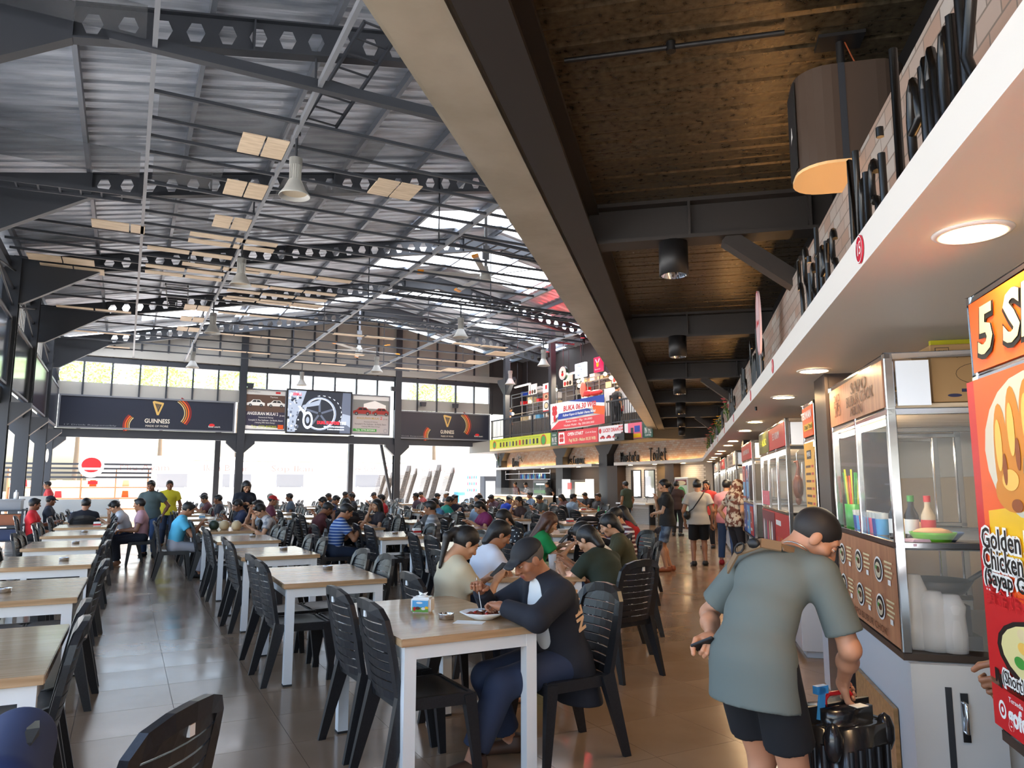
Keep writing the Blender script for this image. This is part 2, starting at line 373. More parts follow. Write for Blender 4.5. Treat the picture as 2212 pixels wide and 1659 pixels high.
# shelf over the far stalls, with dark pillars and haunches
m = MB(); m.box(17.2, 17.95, 26, 36, 2.27, 2.38); struct('trim_15', m, WHITE, rz=AH)
for i, s in enumerate((25.6, 29.1, 35.3)):
    m = MB(); m.box(17.5, 17.95, s-.3, s+.3, 0, 2.75); m.prism([(s-.3,2.75),(s-.65,3.15),(s+.65,3.15),(s+.3,2.75)], 17.55, 17.9, 'x'); struct('trim_%d'%(16+i), m, STEEL, rz=AH)
m = MB(); m.box(17.5,17.95,24.6,25.4,0,2.27); struct('wall_passage', m, C('dark brown passage',58,44,36,.6), rz=AH)
# columns along the stalls
for i, (t, p_) in enumerate(((5.35,1.0),(13.0,1.05),(20.9,1.05))):
    m = MB(); m.box(p_-.08, p_-.06, -.18, .22, 0, 2.27); m.box(p_+.30, p_+.32, -.18, .22, 0, 2.27); m.box(p_-.06, p_+.30, -.02, .02, 0, 2.27)
    m.box(p_-.06,p_+.3,-.17,-.155,0,2.27)
    q = K(0, t); struct('trim_%d'%(19+i), m, C('brown black column',52,44,42,.4), loc=(q.x,q.y,0), rz=AK)
# mezzanine
mz = MB(); mz.box(16.3, 24, 21, 34.2, 3.15, 3.72); mz.box(16.3, 24, 34.2, 36.4, 3.15, 3.7)
struct('trim_22', mz, C('mezzanine slab',120,118,112,.6), rz=AH)
m = MB(); m.box(19.3, 19.5, 20, 36, 3.72, 8.4); struct('wall_mezzanine', m, C('mezzanine back wall',44,40,40,.7), rz=AH)
m = MB(); m.box(23, 24.2, -8, 36.3, 3.85, 7.6); struct('wall_outer', m, CREAM, rz=AH)
# ================================================================== ROOF
per = .32; SK = {}                      # translucent sheets: (left or right slope, first corrugation, last, c range)
s0, s1 = -7, 36.3; nper = int((s1-s0)/per)
def roof_sheet(ca, cb, skip):
    m = MB(); cur = []
    def flush():
        nonlocal cur
        if len(cur) > 2: m.add(cur, [(2*i,2*i+1,2*i+3,2*i+2) for i in range(len(cur)//2-1)])
        cur = []
    for k in range(nper):
        y = s0+k*per
        if any(a <= y < b for a, b in skip): flush(); continue
        for dy, dz in ((0,0),(.07,.02),(.13,.02),(.20,0)): cur += [(ca,y+dy,roofz(ca)+dz),(cb,y+dy,roofz(cb)+dz)]
    flush(); return m
SKYL = [((7.2,10.7),[(19.1,20.7),(22.9,25.6),(29.6,31.2)]), ((10.7,14.2),[(20.0,21.4),(23.2,25.9),(28.8,30.6)]),
        ((-3.3,.2),[(28.6,29.9),(33.4,35.0)]), ((.2,3.7),[(30.2,31.6),(33.4,34.6)]), ((3.7,7.2),[(31.2,32.4)]), ((14.2,19.2),[(27.4,28.4),(31,32)]), ((19.2,24.2),[])]
roof = MB()
for (a, b), sk in SKYL:
    q = roof_sheet(a, b, sk); roof.add(q.v, q.f)
roof = struct('roof', roof, FOIL, rz=AH)
m = MB()
for (a, b), sk in SKYL: m.add([(a,s0,roofz(a)+.12),(b,s0,roofz(b)+.12),(b,s1,roofz(b)+.12),(a,s1,roofz(a)+.12)], [(0,1,2,3)]) if not sk else None
TL = mat('translucent roof sheet', (.8,.88,.95), .5, trans=0.)
n_, l_, b_ = nodes(TL); tb = n_.new('ShaderNodeBsdfTranslucent'); tb.inputs[0].default_value = (.85,.92,1,1)
mx = n_.new('ShaderNodeMixShader'); mx.inputs[0].default_value = .75; out = n_['Material Output']
l_.new(b_.outputs[0], mx.inputs[1]); l_.new(tb.outputs[0], mx.inputs[2]); l_.new(mx.outputs[0], out.inputs['Surface'])
for (a, b), sk in SKYL:
    for y0, y1 in sk:
        m = MB(); y0 = s0+math.floor((y0-s0)/per)*per-.1; y1 = s0+math.ceil((y1-s0)/per)*per+.1
        m.add([(a,y0,roofz(a)+.06),(b,y0,roofz(b)+.06),(b,y1,roofz(b)+.06),(a,y1,roofz(a)+.06)], [(0,1,2,3)]); obj('roof_light', m, TL, roof)
# purlins along the hall, on top of the rafters
PUR = C('grey galvanised purlin',112,118,128,.4, metal=.5)
for i in range(17):
    c = -2.6+i*1.63
    if c > 23: break
    m = MB(); z = roofz(c)-.02; m.box(c-.035,c+.035,-7,36.2,z-.16,z); obj('purlin', m, PUR, roof)
# castellated rafters with hexagonal openings
def rafter(s):
    m = MB(); D_ = .46
    def side(c0, c1, n):
        L = c1-c0; w_ = L/n
        for f in (-.008, .008):
            for i in range(n):
                x0 = c0+i*w_; xm = x0+w_/2; hw = w_*.30; q = w_*.15; hh = .135
                def pt(x, dz): return (x, s+f, roofz(x)-.2-D_/2+dz)
                o = [pt(x0,-D_/2),pt(x0+w_,-D_/2),pt(x0+w_,D_/2),pt(x0,D_/2)]
                h_ = [pt(xm-hw,0),pt(xm-q,-hh),pt(xm+q,-hh),pt(xm+hw,0),pt(xm+q,hh),pt(xm-q,hh)]
                ol, ol2 = pt(x0,0), pt(x0+w_,0)
                bm0, bm1 = o[0], o[1]
                m.add(o+h_+[ol,ol2], [(0,1,6,5),(3,2,8,9)] if False else [(0,1,6,5),(1,11,7,6),(11,2,8,7),(2,3,9,8),(3,10,4,9),(10,0,5,4)])
        n2 = 1
        for dz in (-D_/2, D_/2):
            za, zb = roofz(c0)-.2-D_/2+dz, roofz(c1)-.2-D_/2+dz
            m.add([(x,s+y,z+t) for x,z in ((c0,za),(c1,zb)) for y in (-.09,.09) for t in (-.012,.012)], [(0,1,3,2),(4,6,7,5),(0,4,5,1),(2,3,7,6),(0,2,6,4),(1,5,7,3)])
    def solid(c0, c1, extra=0):
        m.prism([(c0,roofz(c0)-.2-D_-extra),(c1,roofz(c1)-.2-D_),(c1,roofz(c1)-.19),(c0,roofz(c0)-.19)], s-.1, s+.1, 'y')
    m.prism([(-3,5.9),(-2.5,5.95),(-.9,roofz(-.9)-.68),(-.9,roofz(-.9)-.2),(-3,roofz(-3)-.19)], s-.09, s+.09, 'y')   # haunch
    side(-.9, 9.3, 26); solid(9.3, 10.7); solid(10.7, 12.1); side(12.1, 21.5, 24)
    m.box(21.4,21.7,s-.12,s+.12,4,roofz(21.5)-.2)
    for c in (1.2, 3.7, 6.2): m.box(c-.012,c+.012,s-.09,s+.09,roofz(c)-.2-D_,roofz(c)-.2)
    return m
for i, s in enumerate((-1.4, 4.3, 10.0, 15.7, 21.4, 27.1, 32.8)):
    o = struct('beam_%d'%(i+1), rafter(s), STEEL, rz=AH)
# suspended grid: tie rails across and along the hall, light plywood and mesh panels, cable ladders
GZ = 7.0
grid = thing('ceiling_grid', 'suspended dark steel rail grid under the hall roof', 'ceiling grid', (0,0,0), AH)
for c in (0.0, 2.05, 6.2, 10.3, 14.3):
    m = MB(); m.box(c-.03,c+.03,7.5,35.9,GZ-.05,GZ+.05); obj('long_rail', m, STEEL2, grid)
xs = [9.75] + [10.9,11.75,12.4,13.05,13.7] + [14.45+.8*i for i in range(12)] + [24.6,26.4,28.2,30,31.8,33.6]
for i, s in enumerate(xs):
    m = MB(); w_ = .05 if i == 0 else .025; c1 = 6.2 if s > 14.5 else 5.2
    if i == 0: m.box(-.5,14.3,s-.06,s+.06,GZ-.07,GZ+.07)
    else: m.box(0 if s < 17 else -2.7,min(14.3 if s > 20 else 10.3, 14.3),s-w_,s+w_,GZ-w_-.02,GZ+w_-.02)
    obj('cross_rail', m, STEEL, grid)
hang = MB()
for s in (10,15.7,21.4,27.1,32.8):
    for c in (0,2.05,6.2,10.3,14.3): hang.tube([(c,s,GZ),(c,s,roofz(c)-.65)], .018, 5)
o = obj('hanger_rods', hang, STEEL, grid); o['kind'] = 'stuff'
PERF = noisy(mat('perforated metal mesh', (.05,.055,.065), .5, .3, alpha=.3), (.03,.033,.04), (.10,.11,.125), freq=120, detail=0, lo=.45, hi=.5)
npan = 0
def panel(c0, c1, s0_, s1_, m_=PINE, dz=.0, nm='panel'):
    global npan
    m = MB(); m.box(c0,c1,s0_,s1_,GZ-.05+dz,GZ-.03+dz); obj(nm, m, m_, grid); npan += 1
for s in (12.45-.55, 14.45-.55, 16.45-.55, 24.4, 26.2, 28.0):
    panel(1.30,1.64,s-.32,s+.42); panel(1.67,2.01,s-.32,s+.42)
for s in (12.6,): panel(3.7,4.1,s-.3,s+.45); panel(4.13,4.53,s-.3,s+.45)
for c0, s in ((-.95,17.0),(-2.4,20.3),(-2.2,21.1)): panel(c0,c0+.7,s,s+.55); panel(c0+.73,c0+1.4 if c0<-1 else c0+1.0,s,s+.55)
for s in (16.9,17.4,18.4,19.4,20.0,20.6,21.6,22.6):
    off = {16.9:.9,17.4:.9,18.4:.1,19.4:.9,20.0:.1,20.6:.1,21.6:2.2,22.6:2.2}[s]
    for k in range(2 if s < 21 else 3): panel(off+k*.95+.03, off+(k+1)*.95-.03, s, s+.28)
for s in (19.2,20.8,22.4,24.6,28.2,31.8):
    for k in range(3): panel(2.3+k*.95, 3.2+k*.95, s, s+.26)
for s in (26,30,33):
    for k in range(2): panel(-2.2+k*1.05, -1.2+k*1.05, s, s+.26); panel(6.4+k*1.2, 7.5+k*1.2, s+.3, s+.6); panel(11+k*1.2, 12.1+k*1.2, s, s+.3)
for s in (27.0, 29.5, 32): panel(13.2,14.1,s,s+.9)
for c0, s0_, c1, s1_ in ((-2.6,8.9,-.1,9.6),(.1,13.0,1.2,14.3),(2.2,11.0,3.4,12.3),(.1,11.0,1.9,11.7),(2.2,13.1,3.6,14.4),(-2.6,13.2,-.1,14.3),(.1,15.1,1.2,16.3)): panel(c0,c1,s0_,s1_,PERF,.03,'mesh_panel')
panel(-2.5,-.75,8.55,8.85,PINE,.0); panel(4.9,5.7,9.0,9.6,PINE,.2)
# cable ladders
def ladder(pts, w_, label, step=.32):
    t = thing('cable_ladder', label, 'cable ladder', rz=AH)
    a, b = Vector(pts[0]), Vector(pts[1]); d = (b-a).normalized(); x = d.cross(Vector((0,0,1))).normalized()
    for sg in (-1,1):
        m = MB(); m.bar(a+x*sg*w_/2, b+x*sg*w_/2, .03, .07); obj('side_rail', m, STEEL, t)
    me = MB().bar(-x*w_/2, x*w_/2, .03, .02).mesh('rung'); me.materials.append(STEEL)
    L = (b-a).length; k = 0
    while k*step < L: new('rung', me, t, a+d*(k*step)); k += 1
ladder(((2.75,9.2,7.75),(2.45,11.4,7.3)), .5, 'short steel cable ladder hanging near the closest rafter')
ladder(((6.3,14.9,7.0),(14.2,15.6,6.9)), .6, 'wide steel cable ladder running right from the middle rail')
ladder(((6.2,19.5,6.9),(16,20.2,6.9)), .7, 'long steel cable ladder across the hall under the skylights')
ladder(((6.2,24.5,7.2),(16,25.0,7.2)), .6, 'long steel cable ladder in front of the far gable')
ladder(((4.7,34.6,7.15),(12.3,34.6,7.15)), .5, 'pale cable ladder below the far gable wall', .35)
ladder(((1.0,23.2,7.3),(1.2,26.2,7.3)), .6, 'short cable ladder above the far left lamps')
ladder(((-2.6,14.6,6.6),(-.05,14.6,6.7)), .35, 'narrow cable ladder left of the long grid rail')
# high-bay lamps
LAMPW = C('lamp housing grey white',176,176,172,.45)
def highbay():
    t = thing('high_bay_lamp', '', 'lamp')
    m = MB(); m.lathe([(.0,0.62),(.1,.62),(.1,.5),(.085,.5),(.085,.25)],16); m.lathe([(.1,.62),(.1,.5)],16); obj('housing', m, LAMPW, t)
    f = MB()
    for k in range(16):
        a = 2*math.pi*k/16; f.bar((.085*math.cos(a),.085*math.sin(a),.27),(.085*math.cos(a),.085*math.sin(a),.5),.006,.03)
    o = obj('fins', f, LAMPW, t); o['kind'] = 'stuff'
    m = MB(); m.lathe([(.09,.25),(.11,.2),(.16,.1),(.235,.0),(.24,.0),(.24,.012),(.17,.11),(.1,.26)],24); obj('reflector', m, LAMPW, t)
    m = MB(); m.lathe([(0,.055),(.19,.055)],24); obj('lens', m, C('frosted lens',190,175,150,.4), t)
    m = MB(); m.cyl((0,0,.62),(0,0,1.05),.022); m.box(-.06,.06,-.02,.02,1.0,1.06); obj('stem', m, STEEL, t)
    return t
hb = highbay(); first = True
LP = [((2.08,11.4),'nearest white high-bay lamp hanging in front of the plywood squares'),((2.05,17.3),'high-bay lamp hanging over the rows of plywood strips'),((2.05,23.4),'high-bay lamp below the small cable ladder on the left'),((2.05,30.8),'distant high-bay lamp near the far left gable'),
      ((8.9,20.6),'high-bay lamp under the skylights below the long cable ladder'),((8.7,28.6),'high-bay lamp right of the far ceiling fan'),((6.9,34.2),'high-bay lamp below the pale ladder on the far gable'),((13.9,24.2),'high-bay lamp close to the beige beam'),((15.2,29.5),'high-bay lamp beside the mezzanine corner'),((5.6,9.0),'white lamp fixture just left of the beige beam')]
for (c, s), lab in LP:
    q = H(c, s, 6.0)
    if first: hb.location = q; hb['label'] = lab; hb['group'] = 'high-bay lamps'; first = False
    else: dup(hb, q, 0, lab, 'high-bay lamps')
# large ceiling fans
def fan(c, s, z, a0, label):
    q = H(c, s, z); t = thing('ceiling_fan', label, 'fan', q, AH, 'large ceiling fans')
    m = MB(); m.cyl((0,0,-.12),(0,0,.14),.17,.13,20); m.cyl((0,0,.14),(0,0,.3),.09,.07,16); obj('motor', m, LAMPW, t)
    m = MB(); m.cyl((0,0,.3),(0,0,roofz(c)-.3-z),.045); m.box(-.1,.1,-.03,.03,.5,.9); obj('mast', m, STEEL2, t)
    for k in range(5):
        a = a0+2*math.pi*k/5; M = Matrix.Rotation(a,4,'Z')
        m = MB(); m.prism([(-.07,.0),(.075,.04),(.08,.055),(-.07,.02)], .16, 1.75, 'x'); o = obj('blade', m, C('fan blade grey',176,178,178,.4), t); o.rotation_euler = (0,0,a)
        m = MB(); m.prism([(-.08,-.01),(.085,.03),(.09,.075),(-.08,.035)], 0, .17, 'x'); e = obj('blade_tip', m, C('orange blade tip',240,150,30,.4), o, (1.75,0,0)); e['label'] = 'orange blade tip'
fan(8.7,18.4,7.35,.35,'large five-bladed ceiling fan with orange tips under the bright skylights')
fan(8.8,31.6,7.35,.1,'farther five-bladed ceiling fan with orange tips before the gable wall')
# ================================================================== flat print: shapes and words laid on a board in thin layers
class Print:                                   # local u to the right, v up, facing -Y
    def __init__(s): s.mb = MB(); s.mats = []
    def k(s, m):
        if m not in s.mats: s.mats.append(m)
        return s.mats.index(m)
    def r(s, u0, v0, u1, v1, m, L=1): s.mb.quad((u0,-L*.0012,v0),(u1,-L*.0012,v0),(u1,-L*.0012,v1),(u0,-L*.0012,v1), s.k(m)); return s
    def p(s, pts, m, L=1): s.mb.add([(a,-L*.0012,b) for a,b in pts], [tuple(range(len(pts)))], s.k(m)); return s
    def d(s, u, v, ru, rv, m, L=1, n=20, a0=0, a1=360):
        return s.p([(u+ru*math.cos(R(a0+(a1-a0)*i/n)), v+rv*math.sin(R(a0+(a1-a0)*i/n))) for i in range(n if a1-a0==360 else n+1)], m, L)
    def ring(s, u, v, ru, rv, w_, m, L=1, n=20, a0=0, a1=360):
        q = [R(a0+(a1-a0)*i/n) for i in range(n+1)]; y = -L*.0012
        vs = [(u+(ru-k)*math.cos(a), y, v+(rv-k)*math.sin(a)) for a in q for k in (0,w_)]
        s.mb.add(vs, [(2*i,2*i+1,2*i+3,2*i+2) for i in range(n)], s.k(m)); return s
    def t(s, txt, u, v, size, m, L=2, fit=None, d=.0006, **kw):
        me = text_mesh(txt, size, d, **kw); xs = [q.co.x for q in me.vertices]
        f_ = fit/max(max(xs)-min(xs),1e-4) if fit and xs else 1
        s.mb.add([(u+q.co.x*f_, -L*.0012-q.co.z, v+q.co.y) for q in me.vertices], [tuple(p.vertices) for p in me.polygons], s.k(m))
        bpy.data.meshes.remove(me); return s
    def put(s, parent, loc=(0,0,0), rz=0, name='print'):
        return obj(name, s.mb, s.mats, parent, loc, rz)
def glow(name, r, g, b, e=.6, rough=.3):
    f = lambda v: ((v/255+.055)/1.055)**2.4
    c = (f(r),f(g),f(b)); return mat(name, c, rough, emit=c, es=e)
W_ = C('print white',240,238,232,.4); K_ = C('print black',14,14,16,.4); RED = C('print red',205,32,38,.35); YEL = C('print yellow',240,190,30,.35)
ORG = C('print orange',238,92,28,.35); BLU = C('print blue',30,60,150,.35); GRN = C('print green',60,150,60,.35); PNK = C('print pink',226,96,120,.35)
GRY = C('print grey',130,132,136,.4); GOLD = C('print gold',196,160,90,.35); BRN = C('print brown',96,50,26,.4); CRM = C('print cream',226,206,160,.4); SKY_ = C('print sky',90,170,220,.35)
LIME = C('print lime',190,200,50,.4)
# ================================================================== STALLS along the aisle
PANELW = noisy(mat('brown wood print', (.42,.18,.09), .3), (.38,.15,.075), (.52,.25,.13), scale=(9,9,.6), freq=2.5)
BASEW = C('pale grey laminate',196,200,204,.4)
def stall(t0, t1, label, sign, front, side_open=True, depth=.95, base=BASEW, legs=True):
    L = t1-t0; q = K(.93, t0); t = thing('food_stall', label, 'stall', q, AK, 'food stalls along the aisle')
    m = MB(); m.box(.06,depth,.01,L-.01,.06,.77); m.box(.1,depth,.04,L-.04,0,.06); obj('base', m, base, t, bevel=.004)
    m = MB(); m.box(0,depth,0,L,.77,.80); obj('counter_rim', m, C('bronze edge',60,50,44,.35), t)
    m = MB()
    for x in (.02, depth-.02):
        for y in (.02, L-.02): m.box(x-.02,x+.02,y-.02,y+.02,.80,2.16)
    for z in (1.27,1.88):
        m.box(0,depth,.0,.035,z-.012,z+.018); m.box(0,depth,L-.035,L,z-.012,z+.018); m.box(0,.035,0,L,z-.012,z+.018)
    m.box(0,.03,0,L,2.13,2.16); m.box(0,depth,0,.03,2.13,2.16); m.box(0,depth,L-.03,L,2.13,2.16)
    n = max(1, round(L/.85))
    for i in range(1,n): m.box(0,.03,L*i/n-.015,L*i/n+.015,1.28,2.13)
    obj('steel_frame', m, INOX, t, bevel=.004)
    for i in range(n):
        m = MB(); m.box(.012,.018,L*i/n+.02,L*(i+1)/n-.02,1.3,1.865); obj('glass_pane', m, GLASS, t)
    m = MB(); m.box(.04,depth-.04,.012,.018,1.3,1.865); m.box(.04,depth-.04,.012,.018,.82,1.255); obj('side_glass', m, GLASS, t)
    m = MB(); m.box(.03,depth-.03,.03,L-.03,1.25,1.268); obj('shelf', m, STEEL2, t)
    m = MB(); m.box(.02,depth,.02,L-.02,1.90,1.92); obj('top_board', m, PINE, t)
    m = MB(); m.box(.0,.012,.03,L-.03,.81,1.255); obj('front_board', m, front['bg'], t)
    m = MB(); m.box(-.004,.016,.03,L-.03,1.905,2.13); obj('sign_board', m, sign['bg'], t)
    m = MB(); m.box(.05,min(.19,depth),-.003,.01,1.91,2.12); obj('light_panel', m, glow('lit acrylic',222,228,236,.12), t)
    if 'fn' in sign: pr = Print(); sign['fn'](pr, L); pr.put(t, (-.006,L,1.9), R(-90))      # u runs from the far end to the near end
    if 'fn' in front: pr = Print(); front['fn'](pr, L); pr.put(t, (-.002,L,.80), R(-90))
    m = MB(); m.box(.02,.05,.08,L-.08,1.835,1.855); obj('tube_light', m, mat('stall tube', (1,1,1), .5, emit=(1,.86,.66), es=22), t)
    return t
def s5(p, L):
    p.t('5 SISTERS', .60, .110, .2, K_, 2, fit=1.06, bold=.014, shear=.15); p.t('5 SISTERS', .60, .117, .2, CRM, 4, fit=1.03, bold=.006, shear=.15)
def f5(p, L):
    pass
A_ = stall(.55, 2.68, 'orange fried chicken stall at the right edge, nearest the camera', {'bg':ORG,'fn':s5}, {'bg':RED})
# big hanging poster over the front of the near stall
pr = Print(); OR2 = C('poster orange',244,120,34,.3)
pr.r(0,0,1.5,.90,RED,1); pr.p([(.06,.9),(1.5,.9),(1.5,.0),(.06,.30)],ORG,2); pr.p([(.10,.5),(1.5,.62),(1.5,.2),(.10,.36)],YEL,3)
pr.p([(.08,.88),(1.5,.88),(1.5,.62),(.10,.58)],ORG,4)
pr.d(.42,.68,.30,.20,C('poster pale glass',206,200,180,.3),5)
WG = C('fried gold',206,130,36,.4); WG2 = C('fried brown',140,70,20,.4); WG3 = C('fried light',240,190,90,.4)
for i,(u,v,a,b) in enumerate([(.24,.66,.05,.15),(.33,.70,.05,.15),(.43,.72,.06,.14),(.30,.56,.12,.06),(.5,.6,.1,.09)]): pr.d(u,v,a,b,WG,6+i*.1); pr.d(u-.012,v+.03,a*.45,b*.5,WG3,7+i*.1); pr.d(u+.02,v-.04,a*.3,b*.3,WG2,7.5+i*.1)
for i,(tx,v,s_) in enumerate((('Golden Fried',.415,.085),('Chicken Wing',.355,.085),('(Sayap Goreng)',.302,.062))):
    pr.t(tx, .04, v, s_, W_, 8.0, fit=.5, bold=.008, align='LEFT'); pr.t(tx, .045, v, s_, K_, 9.2, fit=.49, bold=.001, align='LEFT')
pr.t('黄金炸鸡翅', .04, .245, .06, RED, 9.5, fit=.40, align='LEFT')
pr.d(.40,.115,.30,.10,K_,8.2); pr.d(.40,.118,.27,.085,C('noodle pale',226,214,150,.4),8.6)
for i in range(16): a = i*2.4; pr.d(.40+.018*i*math.cos(a)*.8,.118+.0045*i*math.sin(a),.035,.016,[GRN,WG3,CRM,LIME][i%4],9+i*.05)
pr.t('(Short Fish Noodle)', .12, .028, .05, W_, 9.5, fit=.42, align='LEFT', bold=.006); pr.t('(Short Fish Noodle)', .122, .028, .05, K_, 10.7, fit=.415, align='LEFT')
o = pr.put(A_, (-.035,2.08,.97), R(-90), 'poster_print')
m = MB(); m.box(-.034,-.022,.58,2.08,.97,1.87); po = obj('poster', m, W_, A_); o.parent = po; o.location = (-.0345,2.08,.97)
pr = Print(); pr.r(0,0,1.4,.12,RED,1); pr.t('gofood', .11, .055, .075, W_, 2, fit=.2, align='LEFT', bold=.003); pr.ring(.07,.058,.026,.026,.009,W_,2); pr.d(.07,.058,.008,.008,W_,2); pr.d(.36,.02,.05,.05,GRN,3); pr.t('Tersedia di', .12, .1, .02, W_, 2, fit=.12, align='LEFT'); pr.t('Rp. 40.000', .04, .15, .05, K_, 3, fit=.24, align='LEFT', bold=.003)
pr.put(A_, (-.036,2.07,.835), R(-90), 'delivery_sticker')
def bowl_menu(p, L):
    for i in range(3):
        for j in range(2):
            u = .16+i*.43; v = .33-j*.18
            p.d(u,v,.085,.062,W_,2); p.d(u,v,.072,.052,K_,3); p.d(u,v-.003,.055,.038,C('porridge',206,190,160,.4),4); p.d(u+.01,v,.03,.016,BRN,5); p.d(u-.02,v+.008,.015,.01,GRN,6)
            for q in range(4): p.r(u+.12,v+.045-q*.022,u+.26-.02*(q%2),v+.055-q*.022,CRM,2)
            p.r(u+.17,v-.055,u+.22,v-.03,W_,2)
    p.t('SAPO BUBUR CHOK', L*.55, .045, .05, BRN, 3, fit=.75); p.ring(L*.2,.05,.03,.026,.006,K_,3)
def sapo(p, L):
    p.t('SAPO', L*.62, .17, .09, BRN, 2, fit=.36, bold=.001); p.t('BUBUR CHOK', L*.62, .105, .085, BRN, 2, fit=.62); p.t('ABUN', L*.56, .045, .07, BRN, 2, fit=.28)
    p.t('粥', L*.20, .11, .15, BRN, 2, fit=.17)
B_ = stall(3.74, 5.10, 'porridge stall with brown wood sign and six-bowl menu panel', {'bg':PANELW,'fn':sapo}, {'bg':PANELW,'fn':bowl_menu})
def tek(p, L):
    p.t('TEKWAN', L*.45, .165, .075, W_, 2, fit=.46, bold=.003); p.r(L*.2,.05,L*.95,.10,YEL,2); p.t('Otak Otak', L*.6, .075, .05, K_, 3, fit=.36)
def price(p, L):
    p.r(.02,.0,L-.04,.44,YEL,1); p.t('Menu', L*.45, .39, .05, K_, 2, fit=.2)
    for i in range(6): p.r(.06,.30-.05*i,L*.55,.318-.05*i,BRN,2); p.r(L*.66,.30-.05*i,L-.1,.318-.05*i,BRN,2)
C_ = stall(5.72, 6.24, 'narrow orange stall with yellow price list behind the first dark column', {'bg':ORG,'fn':tek}, {'bg':LIME,'fn':price})
pr = Print(); pr.r(0,0,.44,.52,C('menu gold',236,176,60,.35),1); pr.t('MENU', .22, .43, .05, W_, 3, fit=.16); pr.r(.12,.395,.32,.46,K_,2)
for i in range(6): pr.r(.05,.33-.055*i,.27,.348-.055*i,BRN,2); pr.r(.31,.33-.055*i,.4,.348-.055*i,RED,2)
pr.put(C_, (-.004,.48,1.34), R(-90), 'price_list')
def redsign(p, L):
    p.r(0,0,L*.45,.24,C('dark olive sign',70,80,30,.3),1); p.t('BAKSO', L*.22, .12, .11, LIME, 2, fit=.7); p.t('ES KRIM', L*.72, .13, .1, W_, 2, fit=.55)
def redfront(p, L):
    p.r(L*.55,.0,L-.02,.44,RED,1); p.r(.02,0,L*.53,.44,C('poster maroon',120,24,50,.35),1); p.r(L*.58,.33,L*.75,.38,W_,2)
    for i in range(5): p.d(.2+i*.2,.2,.07,.14,[W_,GRY,PNK,CRM,W_][i],2)
    for i in range(6): p.d(L*.6+i*.13,.12,.05,.10,[ORG,PNK,ORG,YEL,RED,ORG][i],2)
D_ = stall(7.30, 9.72, 'glass fronted stall with red sign, red poster and roast ducks hanging inside', {'bg':RED,'fn':redsign}, {'bg':RED,'fn':redfront})
pr = Print(); pr.r(0,0,.75,.16,PNK,1)
for i in range(2): pr.ring(.25+i*.25,.08,.03,.03,.01,W_,2)
pr.put(D_, (-.002,2.3,1.31), R(-90), 'pink_poster')
for i in range(3):
    o = thing('roast_duck', '', 'roast duck', K(1.04+.13*i, 7.44+.06*i, 1.30), AK, 'roast ducks hanging in the stall')
    o['label'] = ['roast duck hanging nearest the front glass of the red stall','roast duck hanging in the middle of the red stall','roast duck hanging deepest inside the red stall'][i]
    m = MB(); m.ell((0,0,.22),(.05,.055,.12),12); m.ell((0,0,.10),(.03,.03,.05),8); m.tube([(0,0,.32),(.01,0,.40),(.0,0,.46),(-.03,0,.45)],[.025,.015,.018,.01],8); obj('body', m, C('roast skin',110,44,22,.3), o)
    m = MB(); m.tube([(0,0,.45),(0,0,.54),(.02,0,.56)],.004,5); obj('hook', m, INOX, o)
    m = MB()
    for sg in (-1,1): m.ell((0.01,sg*.045,.22),(.025,.02,.07),8)
    obj('wings', m, C('roast skin dark',84,32,18,.3), o)
def es(col, w1, w2=None, c2=W_):
    def f(p, L):
        p.t(w1, L*.5, .15 if w2 else .12, .1, c2, 2, fit=min(L*.8,1.2))
        if w2: p.t(w2, L*.5, .055, .06, c2, 2, fit=min(L*.6,.9))
    return {'bg':col,'fn':f}
def cards(cols):
    def f(p, L):
        n = max(1,int(L/.45))
        for i in range(n):
            u = .05+i*(L-.1)/n; p.r(u,.02,u+(L-.1)/n-.03,.43,cols[i%len(cols)],1); p.d(u+.16,.27,.1,.09,W_,2); p.d(u+.16,.27,.08,.07,BRN,3); p.r(u+.05,.08,u+.3,.12,W_,2)
    return f
E_ = stall(10.9, 12.7, 'stall with red and white sign and blue food posters behind the floral shopper', es(RED,'AYAM BAKAR'), {'bg':BLU,'fn':cards([BLU,SKY_,RED])})
for i in range(2):
    pr = Print(); pr.r(0,0,.5,.5,[BLU,RED][i],1); pr.r(.03,.03,.47,.25,SKY_,2); pr.d(.25,.36,.12,.09,W_,2); pr.d(.25,.36,.09,.07,ORG,3); pr.put(E_, (-.004,1.1+.6*i,1.33), R(-90), 'window_poster')
stall(14.3, 16.9, 'pale signed stall past the second dark column', es(C('pale sign',214,196,180,.35),'NASI','GORENG',BRN), {'bg':C('cool poster',120,170,190,.35),'fn':cards([SKY_,W_])})
stall(17.9, 20.3, 'stall with small red sign deep along the aisle', es(RED,'SATE'), {'bg':RED,'fn':cards([RED,ORG])})
stall(21.6, 24.4, 'farthest white stall at the end of the aisle', es(W_,'MINUMAN',None,RED), {'bg':W_,'fn':cards([W_,CRM])})
